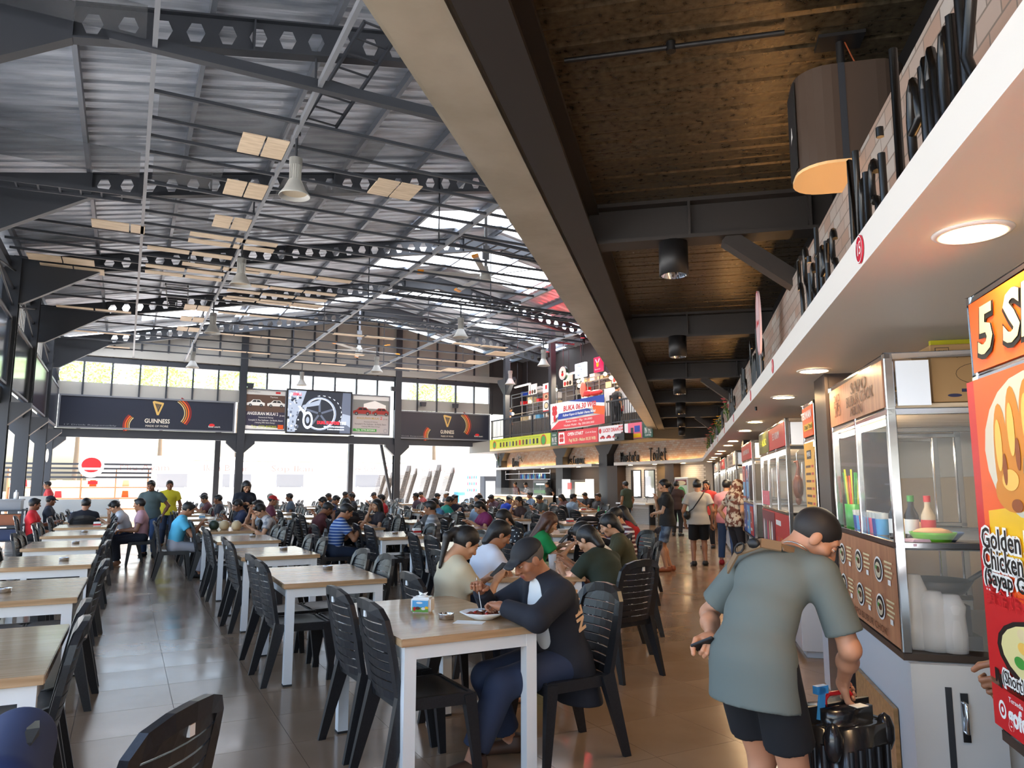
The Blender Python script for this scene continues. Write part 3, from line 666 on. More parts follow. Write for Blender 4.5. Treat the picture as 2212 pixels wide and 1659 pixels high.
# ---- the side bay between the two near stalls: cabinet door, carton, goods
t = thing('service_cabinet', 'pale grey cabinet base under the porridge stall with dark door gap and handle', 'cabinet', K(.94,3.70), AK)
m = MB(); m.box(0,.36,-.02,.02,.0,.77); obj('panel', m, BASEW, t)
m = MB(); m.box(.13,.155,-.026,-.018,.08,.68); obj('door_gap', m, STEEL, t)
m = MB(); m.tube([(.20,-.02,.62),(.20,-.05,.62),(.20,-.05,.50),(.20,-.02,.50)],.008,8); m.box(.185,.215,-.03,-.02,.46,.66); obj('handle', m, INOX, t)
t = thing('carton', 'brown cardboard carton on top of the porridge stall beside the lit panel', 'carton', K(1.26,3.92,1.925), AK)
CARD = C('cardboard',168,134,92,.75)
m = MB(); m.box(-.12,.30,-.15,.15,.0,.27); obj('box', m, CARD, t, bevel=.003)
pr = Print(); pr.ring(.2,.13,.10,.05,.002,K_,1); pr.r(.12,.045,.28,.06,C('print navy',40,44,80,.5),1); pr.t('QUAY CHILLI', .2, .215, .025, K_, 1, fit=.22); pr.r(.02,.215,.08,.255,K_,1); pr.r(.023,.218,.077,.252,CARD,2); pr.t('QUM', .05, .235, .018, K_, 3, fit=.035); pr.d(.09,.03,.03,.008,C('print navy',40,44,80,.5),1)
for i in range(3): pr.t('辣椒', .2, .165-.035*i, .03, K_, 2, fit=.04) if i < 2 else None
pr.put(t, (-.12,-.151,0), 0)
m = MB(); m.cyl((.30,-.155,.12),(.30,-.165,.12),.075,n=28); pr2 = obj('round_sign', m, RED, t); pr2['label'] = 'red round sign'
m = MB(); m.box(.96,2.6,-.05,-.0,2.16,2.27); t = tag(obj('yellow_panel', MB().box(.3,1.7,0,.03,0,.10), C('yellow panel',190,186,30,.5), None, K(.93,4.05,2.165), AK), 'yellow panel above the carton under the soffit', 'panel')
# goods on the porridge stall
def bowlset(loc, r, h, col, label, cat, extra=None):
    t = thing('bowl' if cat=='bowl' else cat, label, cat, loc, AK)
    m = MB(); m.lathe([(0,.004),(r*.6,0),(r*.95,h*.8),(r,h),(r*.94,h),(r*.58,.008),(0,.01)],20); obj('body', m, col, t); return t
z1 = 1.268
b = bowlset(K(1.12,3.86,z1), .10, .06, C('lime plastic',120,200,60,.3), 'lime green plastic bowl of food on the upper shelf of the porridge stall', 'bowl')
m = MB(); m.ell((0,0,.055),(.085,.085,.025),14); obj('food', m, C('fried crackers',220,170,120,.6), b)
b = bowlset(K(1.20,4.05,z1), .11, .05, C('blue plastic lid',90,120,170,.3), 'pale blue plastic bowl behind the green bowl on the porridge stall', 'bowl')
m = MB(); m.box(-.05,.06,-.05,.05,0,.012); m.prism([(-.06,.0),(.06,.0),(.04,.03),(-.04,.03)],-.04,.04,'y'); tag(obj('paper_packet', m, C('lilac paper',220,190,210,.6), None, K(1.03,3.80,z1+.001), AK+.4), 'pink and lilac paper packet in front of the green bowl', 'packet')
t = thing('straw_holder', 'green cup of coloured drinking straws at the far front corner of the porridge stall', 'straw holder', K(1.0,4.92,z1), AK)
m = MB(); m.lathe([(0,0),(.045,0),(.05,.16),(.046,.16),(.042,.01),(0,.01)],16); obj('cup', m, GRN, t)
for i in range(9):
    m = MB(); a = i*.7; m.tube([(.02*math.cos(a),.02*math.sin(a),.02),(.045*math.cos(a),.05*math.sin(a),.33+.02*(i%3))],.006,6); obj('straw', m, [ORG,GRN,LIME][i%3], t)
for i in range(8):
    t = thing('cup', ['first','second','third','fourth','fifth','sixth','seventh','eighth'][i]+' clear cup from the straws, with patterned band, behind the stall glass', 'cup', K(1.0,4.78-.075*i,z1), AK, 'patterned cups in the porridge stall')
    m = MB(); m.lathe([(0,.002),(.028,0),(.036,.13),(.034,.13),(.026,.006),(0,.006)],12); obj('wall', m, C('cup plastic',190,200,206,.2,alpha=.5), t)
    m = MB(); m.lathe([(.0297,.02),(.0345,.1)],12); obj('band', m, [BLU,SKY_,PNK][i%3], t)
for i in range(4):
    m = MB(); m.ell((0,0,.045),(.075,.07,.05),12); tag(obj('food_bag', m, C('prawn crackers',226,176,130,.5), None, K(1.14,4.75-.16*i,z1+.002), AK), 'clear bag of crackers behind the cups, '+['beside the straws','next after the straws','third after the straws','closest to the green bowl'][i], 'bag', 'cracker bags in the porridge stall')
for i in range(3):
    t = thing('sauce_bottle', ['dark sauce bottle with green cap at the near corner of the porridge stall','dark sauce bottle behind the steel corner post','clear sauce bottle with red label near the corner post'][i], 'bottle', K(1.02+.06*i,3.98-.05*i+.1,z1), AK)
    m = MB(); m.lathe([(0,0),(.03,0),(.032,.02),(.032,.13),(.014,.17),(.014,.2)],14); obj('body', m, [C('soy dark',30,18,12,.15),C('soy dark',30,18,12,.15),C('pale sauce',200,180,150,.2)][i], t)
    m = MB(); m.cyl((0,0,.195),(0,0,.225),.016,n=12); obj('cap', m, [GRN,GRN,RED][i], t)
    m = MB(); m.lathe([(.0328,.04),(.0328,.11)],14); obj('label_band', m, [W_,W_,RED][i], t)
t = thing('wok', 'black wok with long handle on the lower shelf behind the side glass', 'wok', K(1.16,3.98,1.0), AK)
m = MB(); m.lathe([(0,0),(.06,.005),(.12,.05),(.15,.1),(.145,.1),(.115,.055),(.06,.012),(0,.01)],20); obj('pan', m, BLACK, t)
m = MB(); m.tube([(.13,-.02,.1),(.22,-.05,.17)],.012,8); obj('handle', m, BLACK, t)
t = tag(obj('burner', MB().box(-.13,.13,-.13,.13,0,.06).box(-.1,.1,-.1,.1,.06,.19), STEEL, None, K(1.16,3.98,.805), AK), 'dark stove under the black wok', 'stove')
PB = mat('clear plastic bag', (.85,.87,.88), .25, alpha=.55)
for i,(p_,t_,r_,h_) in enumerate(((1.02,3.86,.055,.33),(1.09,3.83,.06,.26),(1.16,3.81,.055,.25))):
    m = MB(); m.lathe([(0,0),(r_,.0),(r_*1.05,.08),(r_*.95,.16),(r_*1.05,h_*.8),(r_*.6,h_),(0,h_)],14)
    tag(obj('bag_of_cups', m, PB, None, K(p_,t_,.803), AK), ['tall clear plastic bag at the front corner of the lower glass','middle clear plastic bag beside the wok','short clear plastic bag closest to the near stall'][i], 'bag', 'clear plastic bags in the porridge stall')
m = MB(); m.box(-.18,.16,-.01,.01,0,.62); obj_ = tag(obj('plank', MB().box(-.0,.02,-.42,.42,0,.36), BOARDW, None, K(.965,4.55,.10), AK), 'amber varnished plank below the menu panel behind the suitcase', 'plank')
# ================================================================== soffit lights, ledge lettering, number discs
DLM = mat('warm downlight', (1,.9,.75), .5, emit=(1,.66,.34), es=75)
def downlight():
    t = thing('downlight', '', 'light', group='round warm downlights in the soffit')
    m = MB(); m.lathe([(.082,0),(.105,0),(.1,-.006),(.085,-.008),(.082,0)],28); obj('ring', m, WHITE, t)
    m = MB(); m.lathe([(0,-.003),(.083,-.003)],28); obj('diffuser', m, DLM, t); return t
dl = downlight(); ts = [.95]+[x for k in range(7) for x in (2.30+4.06*k*.66 if False else 2.35+4.06*k-1.4*0, 5.0-4.06+4.06*(k+1))]
ts = sorted(set(round(x,2) for x in [2.3,5.0,6.5,9.07,10.56,13.1,14.6,17.15,18.65,21.2,22.7,25.2]))
for i, t_ in enumerate(ts):
    lab = ordn(i)+' warm round downlight along the white soffit, counted from the camera'
    if i == 0: dl.location = K(.83,t_,2.268); dl['label'] = lab
    else: dup(dl, K(.83,t_,2.268), 0, lab)
for i, (c, s_) in enumerate(((17.5,20.6),(17.5,22.2),(17.5,23.7),(17.45,27.4),(17.45,30.5),(17.45,33.4))): dup(dl, H(c,s_,2.268), 0, 'warm round downlight under the end wall shelf, %s from the aisle'%ordn(i), 'round warm downlights under the end wall shelf')
LED = mat('warm led strip', (1,.6,.25), .5, emit=(1,.55,.2), es=9)
tag(obj('led_strip', MB().box(.79,.81,-1,25,2.386,2.396), LED, None, (0,0,0), AK), 'warm light strip hidden on the ledge behind the stall lettering', 'light strip')
SIGNB = C('black sign letters',10,9,9,.3)
def ledge_letters(words, t_, w_, h_, r_, label):
    mb_, wd = strokes(words, w_, h_, r_, .16)
    t = thing('stall_lettering', label, 'sign', K(.68, t_, 2.40), AK-R(90))
    obj('letters', mb_, SIGNB, t); m = MB(); m.box(0,wd,-.02,.02,-.014,.012); obj('base_rail', m, SIGNB, t); return wd
ledge_letters('5 Sisters', 4.42, .115, .42, .0125, 'black upright letters reading 5 Sisters on the white ledge')
ledge_letters('Nasi', 3.05, .125, .42, .013, 'black upright letters reading Nasi on the white ledge')
ledge_letters('Lemak', 2.42, .12, .46, .0135, 'black upright letters reading Lemak nearest the camera on the ledge')
for i,(wd,t_,h_) in enumerate((('Sapo Kate',7.6,.55),('Tekte',8.9,.4),('Nasi tore',11.2,.45),('Sate',13.6,.4),('Martata',16.2,.45),('Nasi lat',19.5,.4))):
    ledge_letters(wd, t_, .12, h_, .012, 'black stall lettering on the ledge, '+ordn(i)+' sign beyond the Sisters lettering')
NUMR = C('number disc red',205,26,52,.3)
for i, t_ in enumerate((2.6,5.15,6.85,9.2,11.3,13.6,15.8)):
    t = thing('number_disc', 'red number disc on the white ledge edge, '+ordn(i)+' from the camera', 'number disc', K(.598,t_,2.328), AK-R(90), 'red number discs')
    m = MB(); m.cyl((0,0,0),(0,-.004,0),.048,n=28); obj('disc', m, NUMR, t)
    pr = Print(); pr.ring(0,0,.046,.046,.004,W_,1); pr.t(str(15-i), 0, 0, .062, W_, 1, fit=.045); pr.put(t, (0,-.0042,0))
# oval pink sign on a stick, and flowers along the ledge
t = thing('oval_sign', 'pale pink oval sign standing on a stick on the ledge', 'sign', K(.66,6.5,2.386), AK)
m = MB(); m.cyl((0,0,0),(0,0,.25),.008); obj('stick', m, STEEL2, t)
m = MB(); m.add([Vector((.008*s_,.16*math.cos(R(15*i)),.52+.28*math.sin(R(15*i)))) for s_ in (-1,1) for i in range(24)], [tuple(range(23,-1,-1)),tuple(range(24,48))]+[(i,(i+1)%24,24+(i+1)%24,24+i) for i in range(24)]); obj('plate', m, C('pale pink plate',226,196,200,.4), t)
pr = Print(); pr.ring(0,0,.155,.275,.008,RED,1); pr.t('Tekwan', 0, 0, .09, RED, 2, fit=.2); o = pr.put(t, (-.009,0,.52), R(-90))
LEAF = C('plastic leaf',50,96,40,.5)
def flowers(t_, p_, z_, col, label, n=9, h=.32, frame=K, rz=AK, grp='artificial flowers along the ledge'):
    rnd = random.Random(int(t_*100)+n); t = thing('flower_arrangement', label, 'flowers', frame(p_,t_,z_), rz, grp)
    m = MB(); m.lathe([(0,0),(.05,0),(.065,.1),(.06,.1),(0,.09)],12); obj('pot', m, WHITE, t)
    st, lf, bl = MB(), MB(), MB()
    for i in range(n):
        a = rnd.uniform(0,6.28); r_ = rnd.uniform(.03,.10); z = rnd.uniform(.5,1)*h+.08; q = Vector((r_*math.cos(a),r_*math.sin(a),z))
        st.tube([(0,0,.08),(q.x*.4,q.y*.4,z*.6),q],.004,4)
        for k in range(3):
            b_ = rnd.uniform(0,6.28); e = Vector((math.cos(b_),math.sin(b_),.5))*.07; w2 = Vector((-e.y,e.x,0))*.25; o_ = q*.7+Vector((0,0,.03*k)); lf.add([o_,o_+e*.5+w2,o_+e,o_+e*.5-w2],[(0,1,2,3)])
        for k in range(6):
            b_ = k*1.047; e = Vector((math.cos(b_),math.sin(b_),.35))*.04; w2 = Vector((-e.y,e.x,0))*.5; bl.add([q,q+e*.6+w2,q+e,q+e*.6-w2],[(0,1,2,3)])
    for nm, mb_, mm in (('stems',st,LEAF),('leaves',lf,LEAF),('petals',bl,col)):
        o = obj(nm, mb_, mm, t); o['kind'] = 'stuff'
    return t
for i,(t_,cc,lb) in enumerate(((11.9,PNK,'pink artificial flowers on the ledge nearest the camera'),(15.0,YEL,'yellow and green artificial flowers on the ledge'),(16.4,RED,'red artificial flowers on the ledge beyond the yellow ones'),(18.4,PNK,'dim pink artificial flowers farther along the ledge'),(20.6,RED,'red artificial flowers near the rounded end of the ledge'),(22.6,PNK,'pink artificial flowers at the rounded end of the ledge'))): flowers(t_,.7,2.386,cc,lb,14,.42)
# hanging drum sign, ceiling cylinders
t = thing('hanging_drum_sign', 'dark rounded drum sign hanging on a pole beside the Lemak lettering', 'sign', K(.84,3.80,3.06), AK)
def rrect(x0,x1,y0,y1,r,n=6): return [(cx+r*math.cos(R(a+90*i/n)),cy+r*math.sin(R(a+90*i/n))) for cx,cy,a in ((x1-r,y1-r,0),(x0+r,y1-r,90),(x0+r,y0+r,180),(x1-r,y0+r,270)) for i in range(n+1)]
pl = rrect(-.25,.27,-.2,.2,.16)
m = MB(); m.prism(pl[::-1],0.012,.5,'z'); obj('body', m, C('drum brown',70,58,50,.35), t)
m = MB(); m.prism([(x*1.01,y*1.01) for x,y in pl][::-1],0,.014,'z'); obj('underside', m, C('cream underside',236,196,140,.5), t)
m = MB(); m.box(-.06,-.03,-.203,-.19,.014,.5); obj('seam', m, STEEL, t)
pr = Print(); pr.p([(.0,.0),(.03,.09),(.05,.03),(.02,.02)],W_,1); pr.put(t, (-.252,.03,.2), R(-90), 'emblem')
m = MB(); m.box(-.252,-.246,-.1,.1,.03,.48); obj('end_panel', m, BLACK, t)
m = MB(); m.cyl((0,0,.49),(0,0,.735),.02); m.box(-.11,.11,-.07,.07,.72,.738); obj('pole', m, BLACK, t)
m = MB(); m.tube([(.02,0,.73),(.06,.0,.62),(.12,0,.5)],.004,5); obj('cable', m, C('copper cable',150,70,30,.5), t)
for i in range(7):
    t = thing('ceiling_cylinder_light', ordn(i)+' black cylinder light under the brown ceiling, counted from the camera', 'light', K(-.03,5.9+4.06*i-.12*(i==1),3.2), AK, 'black cylinder lights')
    m = MB(); m.lathe([(.10,0),(.115,0),(.115,.272),(0,.272)],28); obj('housing', m, BLACK, t)
    m = MB(); m.lathe([(.10,.0),(.06,.09),(0,.1)],20); obj('reflector', m, CHROME, t)
    m = MB(); m.ell((0,0,.07),(.035,.035,.03),10); obj('bulb', m, mat('cylinder reflection glow', (1,1,1), .5, emit=(1,.95,.85), es=8), t)  # small emission stands in for the bright reflection in the cylinder mouth
# ================================================================== boards on the far wall
def board(label, a, b, z0, z1, fn, frame_=STEEL2, bg=None, s=36.0, dpt=.06):
    q = H(a, s-dpt, z0); t = thing('billboard', label, 'billboard', q, AH); w_, h_ = b-a, z1-z0
    m = MB(); m.box(0,w_,0,dpt-.01,0,h_); obj('panel', m, bg or K_, t)
    m = MB(); f = .07
    for x in (-f/2, w_-f/2): m.box(x,x+f,-.03,dpt-.01,-f/2,h_+f/2)
    for z in (-f/2, h_-f/2): m.box(f/2,w_-f/2,-.03,dpt-.01,z,z+f)
    obj('frame', m, frame_, t)
    p = Print(); fn(p, w_, h_); p.put(t, (0,-.001,0)); return t
NAVY = C('night blue print',26,32,48,.4)
def harp(p, u, v, k):
    p.p([(u-.42*k,v+.5*k),(u-.30*k,v+.58*k),(u+.42*k,v+.44*k),(u+.40*k,v+.30*k),(u+.08*k,v-.58*k),(u-.06*k,v-.58*k),(u-.30*k,v+.1*k)],GOLD,3)
    p.p([(u-.24*k,v+.38*k),(u+.26*k,v+.30*k),(u+.02*k,v-.36*k)],NAVY,4)
    for i in range(4): p.p([(u-.16*k+i*.1*k,v+.36*k-.01*i),(u-.145*k+i*.1*k,v+.36*k-.01*i),(u-.005*k+i*.03*k,v-.25*k+.1*i*k),(u-.02*k+i*.03*k,v-.25*k+.1*i*k)],GOLD,5)
def guin(p, w_, h_):
    c = w_*.54; k = h_*.40
    harp(p, c, h_*.70, k); p.t('GUINNESS', c, h_*.27, .26, C('cream letters',222,214,196,.4), 3, fit=w_*.145, bold=.004); p.t('MADE OF MORE', c, h_*.11, .12, C('cream letters',222,214,196,.4), 3, fit=w_*.13)
    for i,(cc,r_,w2) in enumerate(((ORG,.62,.05),(C('print amber',190,120,40,.4),.56,.05),(C('print pale gold',220,200,140,.4),.50,.03),(C('print deep red',130,34,30,.4),.68,.06))):
        p.ring(c+.35,h_*.55,r_*1.5,r_*1.3,w2,cc,2,16,-35,55); p.ring(c-.45,h_*.1,r_*1.3,r_*1.1,w2,cc,2,12,140,200)
    p.d(w_*.865,h_*.2,.12,.07,RED,2); p.t('food court', w_*.88, h_*.15, .12, W_, 3, fit=.5); p.t('17 Drink Responsibly', w_*.17, h_*.08, .08, GRY, 2, fit=w_*.28)
board('long night blue beer banner with gold harp on the left bay of the far wall', -2.62, 4.27, 3.9, 5.25, guin, bg=NAVY)
board('shorter night blue beer banner with gold harp beside the mezzanine', 11.95, 17.25, 3.85, 5.22, guin, bg=NAVY)
def car(p, u, v, k, col, L=3):
    p.p([(u-.5*k,v),(u-.5*k,v+.14*k),(u-.3*k,v+.2*k),(u-.16*k,v+.34*k),(u+.22*k,v+.34*k),(u+.36*k,v+.2*k),(u+.5*k,v+.16*k),(u+.5*k,v)],col,L)
    p.p([(u-.22*k,v+.2*k),(u-.13*k,v+.31*k),(u+.02*k,v+.31*k),(u+.02*k,v+.2*k)],K_,L+1); p.p([(u+.05*k,v+.2*k),(u+.05*k,v+.31*k),(u+.2*k,v+.31*k),(u+.29*k,v+.2*k)],K_,L+1)
    for x in (-.3,.3): p.d(u+x*k,v+.01*k,.09*k,.09*k,K_,L+2,12); p.d(u+x*k,v+.01*k,.05*k,.05*k,GRY,L+3,10)
def ad1(p, w_, h_):
    p.r(0,h_*.87,w_,h_,C('header white',215,214,210,.4),1); p.r(w_*.74,h_*.91,w_*.86,h_*.96,RED,2); p.t('Daihatsu', w_*.2, h_*.94, .1, GRY, 2, fit=w_*.3)
    p.p([(0,0),(w_,0),(w_,.08),(w_*.5,.16),(0,.2)],W_,2); p.r(0,h_*.45,w_,h_*.87,C('print brown dusk',96,72,60,.4),1)
    car(p,w_*.26,h_*.60,w_*.44,W_); car(p,w_*.76,h_*.60,w_*.44,W_); p.t('Terios', w_*.7, h_*.82, .1, W_, 3, fit=.35)
    p.t('ANGSURAN MULAI 2', w_*.44, h_*.40, .2, W_, 3, fit=w_*.76, bold=.004); p.t('jt-an', w_*.92, h_*.37, .12, W_, 3, fit=.22)
    p.t('Penawaran & Hubungi', w_*.52, h_*.31, .09, W_, 3, fit=w_*.36); p.t('Komplek K. Piso Sudirman - Sei Baduk, Batam', w_*.52, h_*.24, .11, W_, 3, fit=w_*.84); p.t('( Samping SPBU Bukit Daeng )', w_*.5, h_*.18, .09, W_, 3, fit=w_*.5)
    p.t('Telp. 0778 8095800', w_*.48, h_*.08, .17, LIME, 4, fit=w_*.62); p.d(w_*.08,h_*.07,.08,.07,W_,4); p.r(w_*.82,h_*.03,w_*.96,h_*.14,ORG,4)
board('dark blue car advertisement with two white cars on the far wall', 4.72, 6.55, 4.03, 5.92, ad1, bg=C('print indigo',52,50,72,.4))
def ad2(p, w_, h_):
    p.r(0,h_*.88,w_,h_,C('header white',215,214,210,.4),2); p.p([(w_*.3,h_*.78),(w_*.6,h_*.87),(w_*.9,h_*.76),(w_*.9,h_*.66),(w_*.3,h_*.66)],W_,2)
    car(p,w_*.26,h_*.52,w_*.5,C('car red',150,40,34,.35)); car(p,w_*.77,h_*.52,w_*.48,C('car red',150,40,34,.35)); p.r(0,0,w_,h_*.48,C('ad grey lower',176,170,168,.4),1)
    p.t('ANGSURAN MULAI', w_*.42, h_*.41, .15, C('ad ochre',170,140,70,.4), 3, fit=w_*.6, bold=.003); p.t('2', w_*.78, h_*.42, .22, RED, 3, fit=.12); p.t('jt-an', w_*.9, h_*.4, .1, BRN, 3, fit=.22)
    p.t('Penawaran & Hubungi', w_*.5, h_*.32, .08, K_, 3, fit=w_*.36); p.t('Komplek K. Piso Sudirman - Sei Baduk, Batam', w_*.5, h_*.26, .1, K_, 3, fit=w_*.84); p.t('( Samping SPBU Bukit Daeng )', w_*.5, h_*.2, .08, K_, 3, fit=w_*.5)
    p.r(w_*.03,h_*.07,w_*.66,h_*.14,GRN,3); p.t('Telp. 0778 8095800', w_*.36, h_*.105, .12, W_, 4, fit=w_*.52); p.ring(w_*.9,h_*.1,.1,.1,.02,GRY,3); p.t('astra', w_*.85, h_*.03, .11, GRY, 3, fit=.36)
board('grey car advertisement with two red cars on the far wall', 9.75, 11.65, 3.98, 5.92, ad2, bg=C('ad grey upper',126,128,124,.4))
# video screen with a motorbike wheel
SCW = glow('screen white',210,222,240,1.1); SCG = glow('screen grey',120,128,142,.9); SCD = mat('screen dark', (.012,.014,.02), .3, emit=(.012,.014,.02), es=.8); SCR = glow('screen red',226,30,44,1.2); SCM = glow('screen mid',72,78,92,.8)
def scr(p, w_, h_):
    p.r(0,0,w_,h_,SCD,1); p.p([(0,h_),(.9,h_),(.62,h_*.55),(.45,h_*.3),(.4,0),(0,0)],SCG,2); p.p([(w_*.82,0),(w_,0),(w_,h_),(w_*.86,h_)],SCM,2); p.p([(w_*.84,.62),(w_,.3),(w_,.9),(w_*.84,1.0)],SCG,2.5)
    u, v = w_*.50, h_*.46
    p.ring(u+.12,v+.05,.98,.86,.30,SCD,3,28,-95,120); p.ring(u,v,.80,.80,.06,SCG,4,30); p.ring(u,v,.72,.74,.03,SCW,4.5,30)
    for k in range(5): a = R(20+72*k); p.p([(u+.1*math.cos(a+.5),v+.1*math.sin(a+.5)),(u+.1*math.cos(a-.5),v+.1*math.sin(a-.5)),(u+.7*math.cos(a-.07),v+.7*math.sin(a-.07)),(u+.7*math.cos(a+.07),v+.7*math.sin(a+.07))],SCM,4.2)
    for k in range(9): a = R(-30+16*k); p.p([(u+.12+.92*math.cos(a),v+.05+.80*math.sin(a)),(u+.12+.96*math.cos(a),v+.05+.84*math.sin(a)),(u+.12+.95*math.cos(a+.14),v+.05+.83*math.sin(a+.14))],SCW,5)
    p.p([(.5,h_*.62),(.62,h_*.62),(1.15,h_*.34),(1.1,h_*.24)],SCW,5); p.p([(.7,h_*.58),(1.5,h_*.66),(1.6,h_*.8),(.72,h_*.64)],SCG,5.2)
    p.d(.98,h_*.3,.24,.42,SCW,6,20); p.d(.98,h_*.3,.16,.30,SCD,7,18); p.d(.98,h_*.3,.08,.16,SCG,8,12)
    rnd = random.Random(5)
    for i in range(60): p.d(rnd.uniform(.02,.6),rnd.uniform(.05,h_-.1),rnd.uniform(.02,.07),rnd.uniform(.02,.09),[SCW,SCD,SCG,SCM,SCW][i%5],3+i*.05,7)
    p.t('ZENEOS', .45, h_-.22, .16, SCR, 9, fit=.4, bold=.006); p.t('DUAL PURPOSE', w_*.64, h_*.25, .2, SCR, 9, fit=w_*.35, bold=.008); p.t('TIRE', w_*.87, h_*.25, .2, SCW, 9, fit=w_*.1, bold=.006)
    p.t('KARAKTER UNTUK DIPERGUNAKAN', w_*.73, h_*.16, .09, SCW, 9, fit=w_*.32, bold=.002); p.t('DI SEGALA KONDISI JALAN', w_*.76, h_*.1, .08, SCW, 9, fit=w_*.26, bold=.002)
board('bright video screen showing a motorcycle rear wheel on the far wall', 6.6, 9.68, 3.95, 6.0, scr, frame_=BLACK, bg=BLACK, dpt=.14)
# clerestory louvre brackets and small speakers on the panels
for i,(c,z) in enumerate(((4.9,5.95),(11.8,6.2),(13.4,5.5),(15.2,5.5))):
    t = thing('wall_speaker', 'small dark loudspeaker high on the far wall, '+ordn(i)+' counted from the left', 'speaker', H(c,35.9,z), AH)
    m = MB(); m.prism([(-.12,0),(.12,0),(.15,.22),(-.15,.22)],-.2,.0,'y'); obj('cabinet', m, STEEL, t); m = MB(); m.box(-.02,.02,-.02,.14,.08,.12); obj('bracket', m, STEEL, t)
# ================================================================== mezzanine front, railing, banners, upper stalls
def mz_board(label, sa, sb, fn, bg, z0=3.17, z1=3.74, name='banner'):          # runs from sa (far end, left) to sb
    t = thing(name, label, 'banner', H(16.26, sa, z0), AH-R(90)); w_ = sa-sb
    m = MB(); m.box(0,w_,0,.03,0,z1-z0); obj('panel', m, bg, t); p = Print(); fn(p, w_, z1-z0); p.put(t, (0,-.001,0)); return t
def mz1(p, w_, h_):
    p.d(w_*.09,h_*.5,.2,.2,RED,2); p.d(w_*.09,h_*.5,.15,.15,GRN,3); p.d(w_*.90,h_*.5,.25,.25,RED,2); p.d(w_*.90,h_*.5,.2,.2,GRN,3); p.r(0,0,w_,.1,CRM,2)
    for i in range(6): u = w_*(.19+.055*i); p.r(u,.16,u+.15,.38,[K_,BRN,K_,GRY,K_,BRN][i],3)
    for i in range(6): u = w_*(.52+.055*i); p.r(u,.17,u+.17,.40,[RED,BRN,K_,GRY,K_,K_][i],3)
    p.t('Selamat datang di food court', w_*.3, h_*.84, .08, GRN, 3, fit=w_*.36); p.t('makanan & minuman', w_*.7, h_*.84, .08, GRN, 3, fit=w_*.3)
mz_board('lime green banner with two round emblems on the mezzanine front', 33.8, 27.75, mz1, LIME)
def mz2(p, w_, h_): p.t('IN 192', w_*.5, h_*.42, .3, W_, 3, fit=w_*.7, bold=.004); p.t('WE ARE', w_*.5, h_*.78, .1, W_, 3, fit=w_*.5); p.t('COUNTRIES', w_*.5, h_*.14, .1, W_, 3, fit=w_*.66)
mz_board('narrow dark green sign reading IN 192 on the mezzanine front', 27.7, 27.15, mz2, C('sign green',40,84,66,.4))
def mz3(p, w_, h_):
    p.p([(.05,.05),(.55,.05),(.5,h_-.05),(.05,h_-.05)],W_,2)
    for k in range(4): a = R(45+90*k); p.d(.28+.1*math.cos(a),h_*.5+.1*math.sin(a),.1,.1,RED,3)
    p.t('LAGOI', .28, h_*.5, .1, W_, 4, fit=.34); p.t('OPEN START', w_*.45, h_*.72, .18, W_, 3, fit=w_*.40, bold=.005, shear=.2); p.t('Cook & Enjoy', w_*.83, h_*.72, .1, W_, 3, fit=w_*.26, shear=.3); p.t('Pagi 06.30 - Malam 00.30 WIB', w_*.62, h_*.28, .18, CRM, 3, fit=w_*.66, bold=.004)
mz_board('red banner reading OPEN START on the mezzanine front', 27.1, 24.1, mz3, C('banner red',214,60,66,.4))
def mz4(p, w_, h_):
    p.r(w_*.7,0,w_,h_,PNK,2); p.t('LUCKY DRAW', w_*.3, h_*.7, .2, RED, 3, fit=w_*.38, bold=.006); p.t('MAIN', w_*.55, h_*.86, .12, RED, 3, fit=.34, bold=.004); p.t('UTAMA', w_*.55, h_*.66, .12, RED, 3, fit=.34, bold=.004)
    for i in range(3): car(p,w_*(.1+.15*i),h_*.18,.34,RED)
    car(p,w_*.58,h_*.22,.5,C('car red',150,40,34,.35)); p.r(w_*.76,h_*.3,w_*.82,h_*.7,NAVY,3); p.r(w_*.84,h_*.4,w_*.96,h_*.8,BLU,3); p.r(w_*.76,h_*.05,w_*.98,h_*.3,YEL,3); p.d(.12,h_*.7,.09,.1,RED,3)
mz_board('white lucky draw banner with red cars on the mezzanine front', 24.05, 21.3, mz4, C('banner white',226,222,222,.4))
rl = thing('railing', 'black steel railing along the mezzanine edge', 'railing', (0,0,0), AH)
m = MB(); m.box(16.35,16.41,21.1,33.9,4.66,4.72); m.box(16.36,16.40,21.1,33.9,3.84,3.88); obj('handrail', m, STEEL, rl)
bar = MB().cyl((16.38,0,3.86),(16.38,0,4.68),.014,n=6,cap=False).mesh('baluster'); bar.materials.append(STEEL)
for k in range(91): new('baluster', bar, rl, (0,21.2+.14*k,0))
post = MB().box(16.35,16.41,-.03,.03,3.72,4.72).mesh('post'); post.materials.append(STEEL)
for k in range(7): new('post', post, rl, (0,21.2+2.1*k,0))
for i,(s,zz) in enumerate(((28.18,7.6),(32.67,7.4))):
    m = MB(); m.box(16.5,16.75,s-.12,s+.12,3.72,roofz(16.6)-.3); m.prism([(s-.1,5.9),(s-.8,6.6),(s-.8,6.75),(s+.8,6.75),(s+.8,6.6),(s+.1,5.9)],16.52,16.73,'x') if i else None; struct('trim_%d'%(23+i), m, STEEL, rz=AH)
